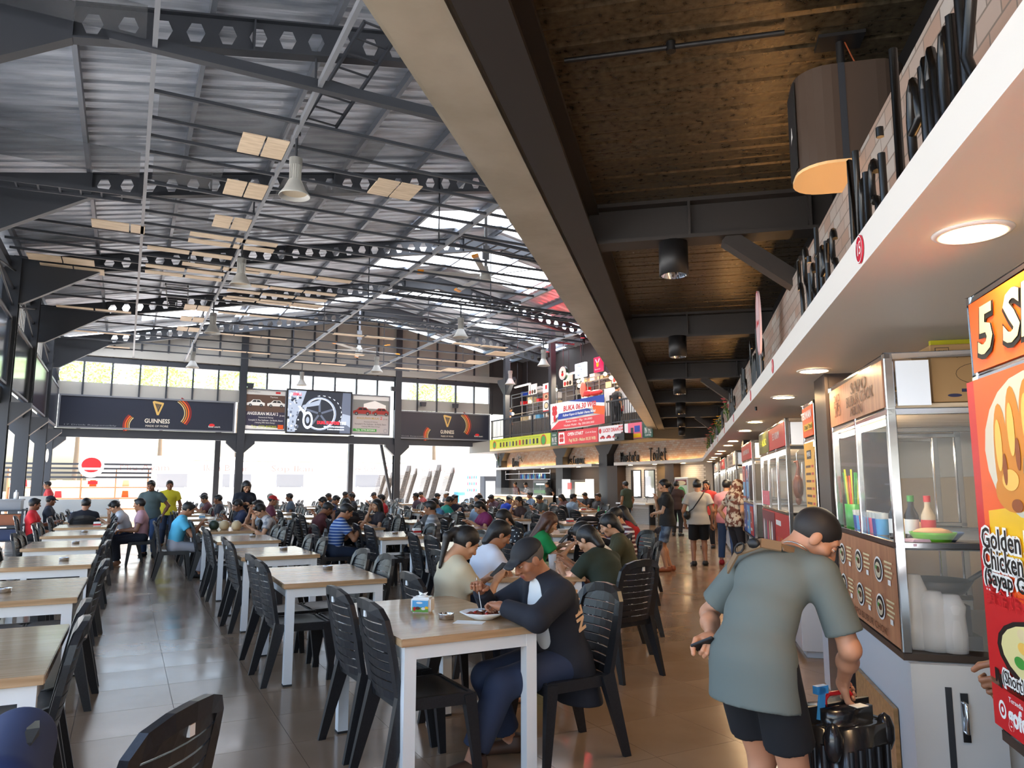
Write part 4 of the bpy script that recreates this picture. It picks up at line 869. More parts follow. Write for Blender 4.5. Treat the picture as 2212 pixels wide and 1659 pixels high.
def hb_(p, w_, h_):
    p.p([(0,h_),(w_,h_),(w_,h_*.62),(.9,h_*.6),(0,h_*.2)],W_,1); p.p([(w_*.35,h_),(w_,h_),(w_,h_*.72)],BLU,1.5); p.p([(.7,h_*.58),(w_*.7,h_*.62),(w_*.9,h_*.42),(.6,h_*.36)],BLU,2); p.p([(0,0),(w_,0),(w_,h_*.34),(.7,h_*.3)],C('banner red',214,60,66,.4),1.6); p.p([(w_*.8,h_*.7),(w_,h_*.6),(w_,h_*.3),(w_*.82,h_*.4)],ORG,3)
    for k in range(4): a = R(45+90*k); p.d(.36+.13*math.cos(a),h_*.72+.13*math.sin(a),.12,.12,RED,3)
    p.d(.36,h_*.42,.1,.16,RED,3); p.t('BUKA 06.30 WIB', w_*.56, h_*.73, .3, RED, 4, fit=w_*.6, bold=.008, shear=.15); p.t('Kuliner Kupon & Hadiah Utama Mobil', w_*.55, h_*.49, .14, W_, 4, fit=w_*.6, shear=.15, bold=.003)
    p.t('Rata-rata - Rp 10.000', w_*.55, h_*.24, .12, W_, 4, fit=w_*.48); p.t('Hadiah Mobil - Rp 200.000.000', w_*.55, h_*.1, .12, W_, 4, fit=w_*.55)
t = thing('cloth_banner', 'wrinkled red, white and blue cloth banner tied to the mezzanine railing', 'banner', H(16.24, 27.6, 3.85), AH-R(90))
w_, h_ = 4.1, 1.12; m = MB(); nx, nz = 24, 6; vs = [(w_*i/nx, -.02-.03*math.sin(i*1.1+j*.8), h_*j/nz-.05*math.sin(math.pi*i/nx)) for j in range(nz+1) for i in range(nx+1)]
m.add(vs, [(j*(nx+1)+i,j*(nx+1)+i+1,(j+1)*(nx+1)+i+1,(j+1)*(nx+1)+i) for j in range(nz) for i in range(nx)], 0, True); obj('cloth', m, W_, t)
p = Print(); hb_(p, w_, h_); p.put(t, (0,-.06,-.01))
# upper stalls: frames of shelves, lit boxes, lamps
def upstall(sa, sb, label, zt=6.1, c=17.6):
    t = thing('upper_stall', label, 'stall', H(c, sb, 3.73), AH); L = sa-sb
    m = MB()
    for y in [L*i/4 for i in range(5)]: m.box(-.02,.02,y-.02,y+.02,0,zt-3.73); m.box(.9,.94,y-.02,y+.02,0,zt-3.73)
    for z in (.95,1.35,1.75,2.2,zt-3.73): m.box(-.02,.02,0,L,z-.015,z+.015); m.box(.9,.94,0,L,z-.015,z+.015)
    obj('shelf_frame', m, STEEL2, t); m = MB(); m.box(0,.9,.02,L-.02,.0,.92); obj('counter', m, C('upper counter',70,66,64,.5), t)
    m = MB(); m.box(.95,1.0,0,L,0,zt-3.73); obj('back_panel', m, C('upper back',96,88,82,.6), t); return t
upstall(34.0, 29.4, 'upper stall of open steel shelves left of the mezzanine post'); upstall(28.6, 25.0, 'upper stall with crowded steel shelves above the cloth banner'); upstall(24.8, 20.8, 'upper stall with white arched front near the beige beam')
rnd = random.Random(11); k = 0
for st_n, (sb, L) in zip(('left','middle','right'),((29.4,4.6),(25.0,3.6),(20.8,4.0))):
    for zn, z in zip(('lowest','second','third','top'),(.96,1.37,1.77,2.22)):
        for i in range(5):
            if rnd.random() < .25: continue
            y = sb+.3+i*(L-.5)/5; w2 = rnd.uniform(.1,.26); hh = rnd.uniform(.12,.3); cn, cc = rnd.choice([('white',W_),('cream',CRM),('white',W_),('grey',GRY),('red',RED),('orange',ORG),('blue',BLU),('sky blue',SKY_),('white',W_),('cream',CRM)]); k += 1
            m = MB(); m.box(-.15,.15,-w2,w2,0,hh); m.box(-.16,.16,-w2-.01,w2+.01,hh,hh+.02)
            tag(obj('storage_box', m, cc, None, H(17.8,y,3.73+z+.02), AH, bevel=.012), '%s box, %s from the right on the %s shelf of the %s upper stall'%(cn,ordn(i),zn,st_n), 'box', 'boxes on the upper stall shelves')
def upsign(s, z, w2, h2, fn, bg, label, c=16.7, post=True, rnd_=False):
    t = thing('hanging_sign', label, 'sign', H(c,s,z), AH-R(90))
    m = MB()
    if rnd_: m.cyl((0,0,h2/2),(0,.1,h2/2),w2/2,n=28)
    else: m.box(-w2/2,w2/2,0,.1,0,h2)
    obj('box', m, bg, t); m = MB(); m.cyl((0,.05,h2),(0,.05,h2+1.6),.015,n=6); obj('hanger', m, STEEL, t)
    p = Print(); fn(p); p.put(t, (0,-.002,0)); return t
GLW = glow('sign lit white',226,236,250,1.0); GLM = glow('sign lit crimson',170,24,60,.9)
upsign(26.0,5.98,.8,.6,lambda p:(p.ring(-.1,.3,.22,.22,.03,BLU,2),p.t('Chef Story',.06,.3,.18,K_,3,fit=.55)),GLW,'lit white square sign with round swirl hanging over the mezzanine')
upsign(24.69,6.04,.55,.60,lambda p:(p.p([(-.16,.5),(-.12,.54),(.05,.3),(0,.26)],W_,2),p.p([(.16,.5),(.12,.54),(-.05,.3),(0,.26)],W_,2),p.d(0,.29,.09,.1,YEL,3),p.t('Restoran',0,.1,.09,W_,3,fit=.38)),GLM,'lit crimson sign with crossed white emblem hanging nearest the beam')
upsign(27.42,5.98,.62,.72,lambda p:(p.ring(0,.36,.29,.29,.03,W_,2),p.d(0,.36,.25,.25,C('disc cream',220,214,200,.4),2),p.d(0,.30,.1,.08,RED,3),p.d(0,.41,.08,.06,BRN,3)),C('sign dark green',24,48,44,.4),'round dark green hanging sign with cream disc on the mezzanine',rnd_=True)
for i,(s,z,w2,h2,cc,lb) in enumerate(((28.68,5.62,.6,.42,W_,'top white menu board with red figure beside the mezzanine post'),(28.68,5.28,.6,.32,C('menu terracotta',190,112,92,.4),'middle reddish menu board beside the mezzanine post'),(28.68,4.72,.6,.54,W_,'bottom white menu board with round dish beside the mezzanine post'),
      (31.4,5.87,.8,.5,W_,'white menu board with three dishes on the left upper stall'),(28.14,5.9,.75,.5,W_,'white menu board with dishes under the round green sign'),(24.3,5.6,.8,.5,W_,'white menu board with dark discs next to the beam'))):
    t = thing('menu_board', lb, 'menu board', H(16.6 if i<3 else 17.4,s,z), AH-R(90)); m = MB(); m.box(-w2/2,w2/2,0,.04,0,h2); obj('panel', m, cc, t); p = Print()
    if i == 0: p.r(-.08,.16,.08,.34,RED,1)
    elif i == 1: p.d(0,.16,.17,.1,CRM,1); p.d(0,.16,.12,.07,BRN,2)
    elif i == 2: p.d(0,.31,.2,.16,K_,1); p.d(0,.31,.16,.12,CRM,2); p.r(-w2/2,.02,w2/2,.1,RED,1)
    else:
        for k_ in range(3): p.d(-w2*.3+k_*w2*.3,h2*.25,.1,.1,[RED,BRN,K_][k_],1)
    p.put(t, (0,-.001,0))
BULB = mat('warm bulb', (1,.8,.5), .5, emit=(1,.62,.25), es=22)
for i,(s,z,c) in enumerate(((26.6,5.9,17.0),(26.3,5.95,17.0),(24.6,5.95,17.0),(24.2,5.75,17.0),(30.9,5.45,17.0),(28.5,5.75,17.0),(26.55,5.7,17.0),(33.6,5.0,17.2),(33.1,5.05,17.2))):
    t = thing('pendant_bulb', 'warm glowing pendant bulb over the upper stalls, '+ordn(i)+' of the row', 'lamp', H(c,s,z), 0, 'warm pendant bulbs on the mezzanine')
    m = MB(); m.ell((0,0,0),(.075,.075,.075),12); obj('bulb', m, BULB, t); m = MB(); m.cyl((0,0,.07),(0,0,.8),.012,n=6); obj('cord', m, BLACK, t)
t = thing('red_lantern', 'red and white oval lamp sign with red cloth bow on the mezzanine', 'sign', H(16.9,26.1,5.2), AH-R(90))
m = MB(); m.ell((0,0,.3),(.2,.1,.36),14); obj('disc', m, C('lamp pink',226,120,100,.4), t); m = MB(); m.ell((.35,0,.08),(.35,.1,.14),12); m.ell((.95,0,.05),(.5,.1,.12),12); obj('cloth', m, RED, t)
t = thing('arched_kiosk_front', 'white arched kiosk panel with dark hole near the beige beam', 'kiosk', H(17.0,23.6,4.25), AH-R(90))
m = MB(); m.box(-1.1,-.75,0,.06,0,1.1); m.box(.1,1.1,0,.06,0,1.1); m.box(-.75,.1,0,.06,.8,1.1); obj('panel', m, WHITE, t); m = MB(); m.box(-.2,.2,-.01,.05,.1,.3); obj('label_panel', m, RED, t)
m = MB(); m.box(-.75,.1,.05,.07,0,.8); obj('opening', m, BLACK, t)
REDL = bpy.data.lights.new('red_stage_light', 'POINT'); REDL.energy = 45; REDL.color = (1,.04,.05); REDL.shadow_soft_size = .15
for i,(c,s,z) in enumerate(((16.0,27.5,7.3),(16.2,25.0,7.5))):
    t = thing('stage_light', 'small black stage lamp throwing red light under the roof, '+['left one','right one'][i], 'lamp', H(c,s,z-.3), AH)
    m = MB(); m.cyl((0,0,0),(0,0,.22),.1,n=14); obj('housing', m, BLACK, t); m = MB(); m.cyl((0,0,.22),(0,0,.225),.09,n=14); obj('lens', m, mat('red lens', (1,.05,.05), .4, emit=(1,.03,.04), es=10), t)
    m = MB(); m.cyl((0,0,-.5),(0,0,.0),.02,n=6); obj('bracket', m, BLACK, t)
    lo = bpy.data.objects.new('red_stage_light', REDL); COL.objects.link(lo); lo.parent = t; lo.location = (0,0,.32)
# ================================================================== stalls along the end wall
def lint(sa, sb, z, w2=.3): pass
def wallsign(words, s, h, label, bright=False):
    mb_, wd = strokes(words, h*.40, h, .028, .14); t = thing('wall_lettering', label, 'sign', H(17.8, s, 2.42), AH-R(90)); obj('letters', mb_, SIGNB, t)
    obj('mounting_rail', MB().box(0,wd,.0,.03,-.03,-.005), SIGNB, t)
wallsign('Toilet', 22.9, .46, 'black brush lettering reading Toilet on the end wall')
wallsign('Mustafa', 24.75, .38, 'faded black lettering left of the Toilet lettering')
wallsign('Kopi', 34.3, .44, 'black lettering starting with K over the drinks counter')
wallsign('Es Campur', 28.8, .36, 'black lettering over the small white stall')
LED2 = mat('warm shelf led', (1,.6,.25), .5, emit=(1,.55,.2), es=14)
for i,(a,b) in enumerate(((19.4,24.3),(26.1,35.8))): tag(obj('led_strip', MB().box(17.74,17.78,a,b,2.386,2.397), LED2, None, (0,0,0), AH), ['warm glowing strip under the Toilet lettering','warm glowing strip along the shelf of the end wall stalls'][i], 'light strip')
t = thing('projector', 'black projector hanging under the end of the brown ceiling', 'projector', H(15.9,21.9,3.1), AH); m = MB(); m.box(-.2,.2,-.3,.3,0,.25); obj('body', m, BLACK, t); m = MB(); m.cyl((-.2,.15,.12),(-.25,.15,.12),.07,n=14); obj('lens', m, CHROME, t); m = MB(); m.cyl((0,0,.25),(0,0,.7),.03); obj('mount', m, BLACK, t)
# mirrors, basins
for i,(a,b) in enumerate(((22.75,23.35),(23.6,24.2))):
    t = thing('mirror', ['bright wall mirror above the wash basins, next to the passage','bright wall mirror above the wash basins, on the left'][i], 'mirror', H(17.9,(a+b)/2,1.05), AH-R(90)); m = MB(); m.box(-.3,.3,0,.02,0,1.0); obj('glass', m, mat('mirror glass', (.9,.92,.9), .03, 1), t); m = MB()
    for x in (-.32,.28): m.box(x,x+.04,-.01,.03,-.03,1.03)
    for z in (-.04,1.0): m.box(-.32,.32,-.01,.03,z,z+.04)
    obj('frame', m, STEEL, t)
t = thing('wash_basin_counter', 'white wash basin counter below the two mirrors', 'basin', H(17.62,23.6,0), AH); m = MB(); m.box(-.25,.28,-.95,.95,.76,.82); m.box(.18,.28,-.9,.9,.6,.76); obj('counter', m, WHITE, t); m = MB(); [m.box(.0,.26,k-.03,k+.03,.0,.76) for k in (-.85,.85)]; obj('supports', m, STEEL, t)
for k in (-.5,.4): m = MB(); m.tube([(.18,k,.84),(.18,k,1.0),(.05,k,1.02),(.04,k,.96)],.014); obj('tap', m, INOX, t)
t = thing('drinks_fridge', 'white drinks fridge with green and red picture beside the white brick wall', 'fridge', H(17.5,20.75,0), AH-R(90)); m = MB(); m.box(-.36,.36,0,.42,.05,1.78); obj('cabinet', m, WHITE, t, bevel=.02)
p = Print(); p.r(-.32,.2,.32,1.6,C('fridge pale green',190,214,180,.3),1); p.d(0,1.15,.24,.3,GRN,2); p.d(-.1,.75,.12,.2,C('leaf green',130,180,90,.3),3); p.d(.12,.6,.1,.15,RED,3); p.r(-.3,1.5,.3,1.7,C('fridge maroon',120,34,40,.3),2); p.d(0,1.58,.26,.08,CRM,3); p.put(t, (0,-.002,0))
m = MB(); m.box(-.34,-.31,-.03,0,.7,1.2); obj('handle', m, INOX, t); m = MB(); m.box(-.34,.34,.02,.4,0,.05); obj('foot_base', m, BLACK, t)
def farstall(label, sa, sb, col, fn, lit=True, c=16.95):
    t = thing('counter_stall', label, 'stall', H(c,sa,0), AH-R(90)); w_ = sa-sb
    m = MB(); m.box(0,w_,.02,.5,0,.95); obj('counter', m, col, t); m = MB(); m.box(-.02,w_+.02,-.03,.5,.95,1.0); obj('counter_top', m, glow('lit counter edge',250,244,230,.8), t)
    m = MB(); m.box(.05,w_-.05,.05,.08,1.0,1.35); obj('sneeze_glass', m, GLASS, t); p = Print(); fn(p, w_); p.put(t, (0,.018,0)); return t
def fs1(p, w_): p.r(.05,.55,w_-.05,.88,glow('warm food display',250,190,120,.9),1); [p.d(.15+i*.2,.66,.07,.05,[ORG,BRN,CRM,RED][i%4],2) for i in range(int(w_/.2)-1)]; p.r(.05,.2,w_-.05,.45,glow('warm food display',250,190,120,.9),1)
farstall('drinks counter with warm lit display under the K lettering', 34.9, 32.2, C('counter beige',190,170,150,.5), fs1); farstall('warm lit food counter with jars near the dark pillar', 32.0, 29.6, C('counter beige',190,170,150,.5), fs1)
def fs2(p, w_): p.p([(.1,.05),(w_-.1,.05),(w_-.1,.5),(w_*.75,.6),(w_*.5,.45),(w_*.25,.6),(.1,.5)],glow('lit white script',255,255,250,1.2),1)
farstall('small white stall with lit curved emblem on a dark front', 28.4, 26.2, STEEL, fs2)
t = thing('glass_snack_case', 'lit glass snack case standing on the small white stall', 'display case', H(17.0,28.2,1.0), AH-R(90)); m = MB(); m.box(0,1.9,.1,.5,.02,.72); obj('case', m, GLASS, t); m = MB(); m.box(.75,1.5,.3,.34,.05,.62); obj('lit_poster', m, glow('case poster',250,210,150,.9), t); m = MB(); m.box(.1,.4,.3,.34,.3,.6); obj('red_poster', m, RED, t); m = MB(); 
for x in (0,1.88): m.box(x,x+.03,.1,.5,0,.74)
obj('lit_edges', m, glow('lit white script',255,255,250,1.2), t)
for k in range(2): m = MB(); m.box(0,2.6,.1,.13,0,.03); 
t = thing('bottle_shelf', 'steel shelf of blue bottles over the drinks counter', 'shelf', H(17.55,34.6,1.75), AH-R(90)); m = MB()
for z in (0,.28): m.box(0,4.6,0,.3,z,z+.03)
for x in (0,1.5,3,4.57): m.box(x,x+.03,0,.03,0,.45)
obj('rack', m, INOX, t)
for i in range(14): tag(obj('bottle', MB().lathe([(0,0),(.05,0),(.05,.16),(.02,.21),(.02,.25),(0,.25)],10), [BLU,SKY_,GRY][i%3], None, H(17.42,32.6-.18*i,1.785), AH), ['dark blue','sky blue','grey'][i%3]+' bottle, %s from the left on the steel shelf over the drinks counters'%ordn(i), 'bottle', 'bottles on the high steel shelf')
t = thing('glass_door_fridge', 'glass door fridge with green bottles behind the food counter', 'fridge', H(17.7,31.2,.0), AH-R(90)); m = MB(); m.box(-.7,.7,.0,.2,0,1.72); obj('cabinet', m, STEEL2, t); p = Print(); p.r(-.64,.9,-.02,1.6,C('fridge inside',60,80,76,.2),1); p.r(.02,.9,.64,1.6,C('fridge inside',60,80,76,.2),1); [p.r(-.6+i*.11,1.1,-.54+i*.11,1.25,GRN,2) for i in range(11)]; p.r(-.4,1.5,.4,1.56,GLW,2); p.put(t, (0,-.002,0))
t = thing('lit_menu_panel', 'tall glowing white and blue menu panel left of the drinks counter', 'menu board', H(17.0,37.6,.35), AH-R(90))
m = MB(); m.box(-.9,.9,0,.06,0,2.0); obj('panel', m, glow('menu panel glow',220,232,246,1.3), t); p = Print(); p.r(-.9,0,.9,.5,glow('menu panel blue',140,190,230,1.2),1); [p.d(-.55+.28*i,1.55-.35*j,.1,.1,[SKY_,PNK,SKY_,GRY][(i+j)%4],1) for i in range(5) for j in range(3)]; p.put(t, (0,-.002,0))
# ================================================================== outside, seen through the openings
def tree(c, s, h, r, label, seed):
    rnd = random.Random(seed); t = thing('tree', label, 'tree', H(c,s,-.2), 0, 'trees beyond the far wall')
    m = MB(); m.tube([(0,0,0),(.1,0,h*.3),(0,.1,h*.6)],[.22,.17,.1],8)
    for k in range(5): a = k*1.3; m.tube([(0,.05,h*.5),(r*.4*math.cos(a),r*.4*math.sin(a),h*.7)],[.08,.03],6)
    obj('trunk', m, C('bark',96,80,62,.8), t); f = MB()
    for i in range(1500):
        u = Vector((rnd.gauss(0,1),rnd.gauss(0,1),rnd.gauss(0,1))).normalized()*r*rnd.uniform(.5,1); q = Vector((u.x,u.y,h*.75+u.z*.6)); a = Vector((rnd.gauss(0,1),rnd.gauss(0,1),rnd.gauss(0,.6))).normalized()*.28; b = a.cross(Vector((rnd.random(),rnd.random(),1))).normalized()*.1
        f.add([q,q+a*.5+b,q+a,q+a*.5-b],[(0,1,2,3)])
    o = obj('crown', f, C('sunlit leaves',150,178,96,.6), t); o['kind'] = 'stuff'
for i,(c,s,h,r) in enumerate(((-9,62,13,2.7),(-3.5,66,13.5,2.8),(2.2,64,13,2.7),(8.5,70,14,2.8),(25,64,13,2.7))): tree(c,s,h,r,'sunlit green tree seen through the clerestory, '+ordn(i)+' from the left', i+1)
t = thing('snack_stall', 'open wooden stall with glowing shelves and round red sign outside the far left opening', 'stall', H(-4.6,39.2,-.2), AH)
m = MB()
for z in (.55,1.05,1.55): m.box(0,5.6,.2,.7,z,z+.05)
for x in (0,1.4,2.8,4.2,5.55): m.box(x,x+.05,.1,.75,0,2.4)
obj('shelves', m, C('stall timber',170,120,84,.6), t); m = MB()
for z in (2.0,2.2,2.4,2.6): m.box(-.1,5.7,.05,.1,z,z+.09)
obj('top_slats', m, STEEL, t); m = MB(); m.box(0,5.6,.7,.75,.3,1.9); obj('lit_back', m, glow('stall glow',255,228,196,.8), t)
m = MB(); m.cyl((3.2,0,2.55),(3.2,-.06,2.55),.52,n=28); obj('round_sign', m, W_, t); p = Print(); p.d(3.2,2.6,.4,.34,RED,1); p.r(2.82,2.38,3.58,2.48,W_,2); p.put(t, (0,-.063,0))
m = MB(); m.box(3.1,3.5,-.0,.04,1.72,1.88); obj('small_sign', m, RED, t)
for i in range(4):
    for j in range(3): tag(obj('snack_packet', MB().prism([(-.15,0),(.15,0),(.12,.3),(-.12,.3)],-.08,.08,'y'), [ORG,CRM,RED,W_][(i+j)%4], None, H(-4.0+i*1.35,39.6,.42+.5*j), AH), ['orange','cream','red','white'][(i+j)%4]+' snack packet, %s from the left on the %s glowing shelf outside'%(ordn(i),('lowest','middle','top')[j]), 'packet', 'packets on the outdoor stall shelves')
WHB = C('sunlit white stall',226,222,214,.6)
t = thing('stall_row', 'long sunlit white stall building facing the far wall', 'building', H(-2,50,-.21), AH)
m = MB(); m.box(0,30,0,4,0,3.2); obj('wall', m, WHB, t); m = MB(); m.box(-.3,30.3,-1.2,4.2,3.2,3.4); obj('roof_slab', m, WHB, t); m = MB(); m.box(0,30,-1.1,-1.0,2.35,3.1); obj('sign_band', m, W_, t)
p = Print(); 
for i,(tx,u) in enumerate((('Mie Ayam',3),('Ikan Bakar',7.5),('Sop Ikan',11.5),('999 Seafood',16.5),('Soto Ayam',21.5))): p.t(tx, u, 2.7, .55, C('faded red letters',210,110,100,.5), 1, fit=2.6)
p.put(t, (0,-1.103,0)); m = MB()
for i in range(7): m.box(1.5+i*4,3.9+i*4,-.05,.02,.9,2.2)
obj('serving_hatch', m, C('hatch shade',206,200,192,.6), t)
for i,c in enumerate((1.6,4.9,7.8,12.4)):
    t = thing('white_fence_panel', 'small white barred gate outside the far openings, '+ordn(i)+' from the left', 'gate', H(c,44,-.21), AH); m = MB(); m.box(0,1.3,-.02,.02,0,.06); m.box(0,1.3,-.02,.02,1.5,1.56); m.box(-.03,.03,-.03,.03,0,1.6); m.box(1.27,1.33,-.03,.03,0,1.6); obj('frame', m, WHITEM, t); m = MB()
    b_ = MB().box(-.02,.02,-.015,.015,.06,1.5).mesh('bar'); b_.materials.append(WHITEM)
    for k in range(9): new('bar', b_, t, (.14+.128*k,0,0))
    m = MB(); m.box(-.1,1.4,.03,.3,1.56,2.3); obj('dark_box', m, C('grey unit',120,122,126,.6), t)
for i,(c,hh) in enumerate(((12.0,2.2),(12.5,2.0),(13.3,2.5),(13.8,2.3),(14.6,2.1),(15.2,2.6),(15.9,2.4))):
    t = thing('stacked_chair_tower', 'leaning tower of stacked plastic chairs outside the right opening, '+ordn(i)+' from the left', 'chair stack', H(c,39.5+.3*(i%2),-.2), AH+.15*(i%3-1), 'towers of stacked chairs outside')
    st = MB()
    for k in range(int(hh/.09)): z = .45+k*.075; x = k*.022; st.box(x-.22,x+.22,-.2,.2,z,z+.03); st.box(x+.16,x+.22,-.2,.2,z,z+.36)
    o = obj('chairs', st, C('grey brown plastic',112,104,98,.5), t); o['kind'] = 'stuff'; m = MB()
    for a in (-.2,.2):
        for b_ in (-.18,.18): m.bar((a,b_,0),(a*.85,b_*.85,.46),.05)
    obj('legs', m, C('grey brown plastic',112,104,98,.5), t)
for i,(c,s,cc,lb) in enumerate(((16.6,38.6,SKY_,'sky blue ice cream freezer outside beside the chair towers'),(18.6,39.4,STEEL,'dark upright drinks machine left of the red-edged fridge'),(20.2,39.8,RED,'red edged glass fridge outside at the right'))):
    t = thing('drinks_machine', lb, 'fridge', H(c,s,-.2), AH); m = MB(); m.box(0,1.2 if i!=1 else .8,0,.6,.05,[1.3,2.2,2.1][i]); obj('cabinet', m, cc, t, bevel=.02); m = MB(); m.box(.1,1.1 if i!=1 else .7,-.01,.01,.5,[1.1,1.9,1.9][i]); obj('lit_window', m, glow('fridge window',230,240,250,.8), t); m = MB(); m.box(.05,.75,.05,.55,0,.05); obj('foot_base', m, BLACK, t)
t = thing('white_roof_truss', 'white steel truss outside above the video screen', 'truss', H(4.9,41,0), AH); m = MB()
for a,b in (((0,7.0),(6.5,7.0)),((0,6.2),(6.5,6.2))): m.bar((a[0],0,a[1]),(b[0],0,b[1]),.12)
for i in range(4): m.bar((i*1.6,0,7.0),(i*1.6+1.6,0,6.2),.1); m.bar((i*1.6+.05,0,6.2),(i*1.6+.05,0,7.0),.1)
m.bar((0,0,-.2),(0,0,7),.15); m.bar((6.4,0,-.2),(6.4,0,7),.15); obj('truss_frame', m, WHITE, t)

UPL = bpy.data.lights.new('upper_stall_fill', 'AREA'); UPL.energy = 75; UPL.color = (1,.86,.66); UPL.shape = 'RECTANGLE'; UPL.size = 1.6; UPL.size_y = .08  # added fill lights that brighten the upper stall shelves
for i, s in enumerate((31.6,26.8,22.8)):
    t = thing('fill_strip_lamp', 'strip lamp over the shelves of an upper stall, '+ordn(i)+' from the far wall', 'lamp', H(16.95,s,6.28), AH); m = MB(); m.box(-.05,.05,-.8,.8,.0,.06); obj('housing', m, WHITE, t); m = MB(); m.box(-.04,.04,-.78,.78,-.012,.0); obj('tube', m, mat('fill strip tube', (1,.9,.75), .5, emit=(1,.86,.66), es=2), t); m = MB(); m.tube([(0,.5,.06),(0,.5,1.2)],.01); m.tube([(0,-.5,.06),(0,-.5,1.2)],.01); obj('hangers', m, STEEL, t)
    lo = bpy.data.objects.new('upper_stall_fill', UPL); COL.objects.link(lo); lo.parent = t; lo.location = (0,0,-.03); lo.rotation_euler = Euler((R(-38),0,R(-90)),'XYZ')

for i, (c, lb) in enumerate(((3.79,'slender dark post outside behind the left far opening'),(10.16,'slender dark post outside behind the middle far opening'))):
    t = thing('outdoor_post', lb, 'post', H(c,37.5,-.2), AH); m = MB(); m.box(-.12,.12,-.12,.12,0,4.2); obj('shaft', m, STEEL, t); m = MB(); m.box(-.2,.2,-.2,.2,0,.04); obj('base_plate', m, STEEL, t)
t = thing('leaning_pole', 'dark pole leaning beside the right far column outside', 'pole', H(11.0,37.5,-.2), AH); m = MB(); m.bar((.7,0,4.0),(1.55,0,0),.13); obj('shaft', m, STEEL, t)

mz_board('second dark green sign reading IN 192 at the beam end of the mezzanine front', 21.22, 20.7, mz2, C('sign green',40,84,66,.4))

m = MB(); m.box(17.3,19.4,36.0,36.2,5.3,8.3); m.box(18.6,19.4,36.0,36.2,3.7,5.3); o = obj('panel', m, C('dark end panel',58,56,56,.7), wall_far)
# ================================================================== TABLES AND CHAIRS
def chair_parts():
    parts = {}
    m = MB(); n = 7; vs = []
    for j in range(n+1):
        y = -.20+.42*j/n
        for i in range(n+1):
            x = (-.22+.44*i/n)*(.90+.1*j/n); z = .452-.018*math.cos(math.pi*(i/n-.5))*math.cos(math.pi*(j/n-.5)*.9)-(.02*(max(0,j/n-.8)/.2)**2); vs.append((x,y,z))
    N = len(vs); vs += [(x,y,z-.012) for x,y,z in vs]; fs = []
    for j in range(n):
        for i in range(n): a = j*(n+1)+i; fs += [(a,a+1,a+n+2,a+n+1),(N+a,N+a+n+1,N+a+n+2,N+a+1)]
    m.add(vs, fs, 0, True)
    m.box(-.20,.20,.195,.215,.375,.445)
    for sg in (-1,1): m.bar((sg*.20,-.19,.425),(sg*.215,.21,.42),.018,.06)
    m.box(-.19,.19,-.205,-.19,.40,.45); parts['seat'] = m
    def bx(x, z): k = (z-.44)/.48; return (x, -.20-.10*k-.035*(1-(x/.21)**2), z)
    m = MB()
    L = [(-.185+.01*k, .42+.46*k/8) for k in range(0)]
    out = [bx(-.195,.40),bx(-.20,.52),bx(-.208,.66),bx(-.21,.78),bx(-.20,.85),bx(-.165,.89),bx(-.09,.912),bx(0,.918),bx(.09,.912),bx(.165,.89),bx(.20,.85),bx(.21,.78),bx(.208,.66),bx(.20,.52),bx(.195,.40)]
    
    F, B = [], []
    for i, q in enumerate(out):
        a_, b_ = Vector(out[max(i-1,0)]), Vector(out[min(i+1,14)]); d = (b_-a_).normalized(); nrm_ = Vector((0,1,0)); s_ = d.cross(nrm_).normalized(); w_ = .026 if 2 < i < 12 else .032
        for k_, (u_, v_) in enumerate(((-1,-1),(1,-1),(1,1),(-1,1))): F.append(Vector(q)+s_*u_*w_+nrm_*v_*.014)
    m.add(F, [(4*i+k,4*i+(k+1)%4,4*i+4+(k+1)%4,4*i+4+k) for i in range(14) for k in range(4)]+[(0,1,2,3),(59,58,57,56)], 0, False)
    def plate(z0, z1, w0, w1, t=.010):
        k = 6; f, b = [], []
        for z, w2 in ((z0,w0),(z1,w1)):
            for i in range(k+1): x = -w2+2*w2*i/k; q = bx(x,z); f.append((q[0],q[1]+t/2,q[2])); b.append((q[0],q[1]-t/2,q[2]))
        F = len(f); fs = []
        for i in range(k): fs += [(i+1,i,k+1+i,k+2+i),(F+i,F+i+1,F+k+2+i,F+k+1+i),(i,i+1,F+i+1,F+i),(k+2+i,k+1+i,F+k+1+i,F+k+2+i)]
        return f+b, fs
    v_, f_ = plate(.835,.90,.20,.14); m.add(v_, f_, 0, False); parts['backrest'] = m
    sl = []
    for i in range(8):
        q = MB(); z = .445+i*.049; v_, f_ = plate(z, z+.041, .190, .196); q.add(v_, f_, 0, False); sl.append(q)
    parts['slats'] = sl
    lg = []
    for sx in (-1,1):
        for y0,y1 in ((.185,.235),(-.185,-.30)):
            q = MB(); q.bar((sx*.205,y0,.46 if y0<0 else .44),(sx*.235,y1,0),.05,.085 if y0<0 else .07,up=(0,1,0)); a = q.v
            c = Vector((sx*.235,y1,0))
            for k_ in range(4,8): p_ = Vector(a[k_]); p_ = c+(p_-c)*.55; a[k_] = (p_.x,p_.y,max(0,p_.z*0))
            lg.append(q)
    parts['legs'] = lg; return parts
CP = chair_parts()
def bake(mb, name, m): me = mb.mesh(name); me.materials.append(m); return me
CH_SEAT, CH_BACK = bake(CP['seat'],'seat',PLASTIC), bake(CP['backrest'],'backrest',PLASTIC)
CH_SL = [bake(q,'slat',PLASTIC) for q in CP['slats']]; CH_LG = [bake(q,'leg',PLASTIC) for q in CP['legs']]
st = MB(); st.box(-.013,.013,-.281,-.271,.850,.882); STK_M = bake(st,'sticker',WHITE)
allb = MB()
for q in [CP['seat'],CP['backrest']]+CP['slats']+CP['legs']: allb.add(q.v, q.f)
CH_ALL = bake(allb,'chair',PLASTIC)
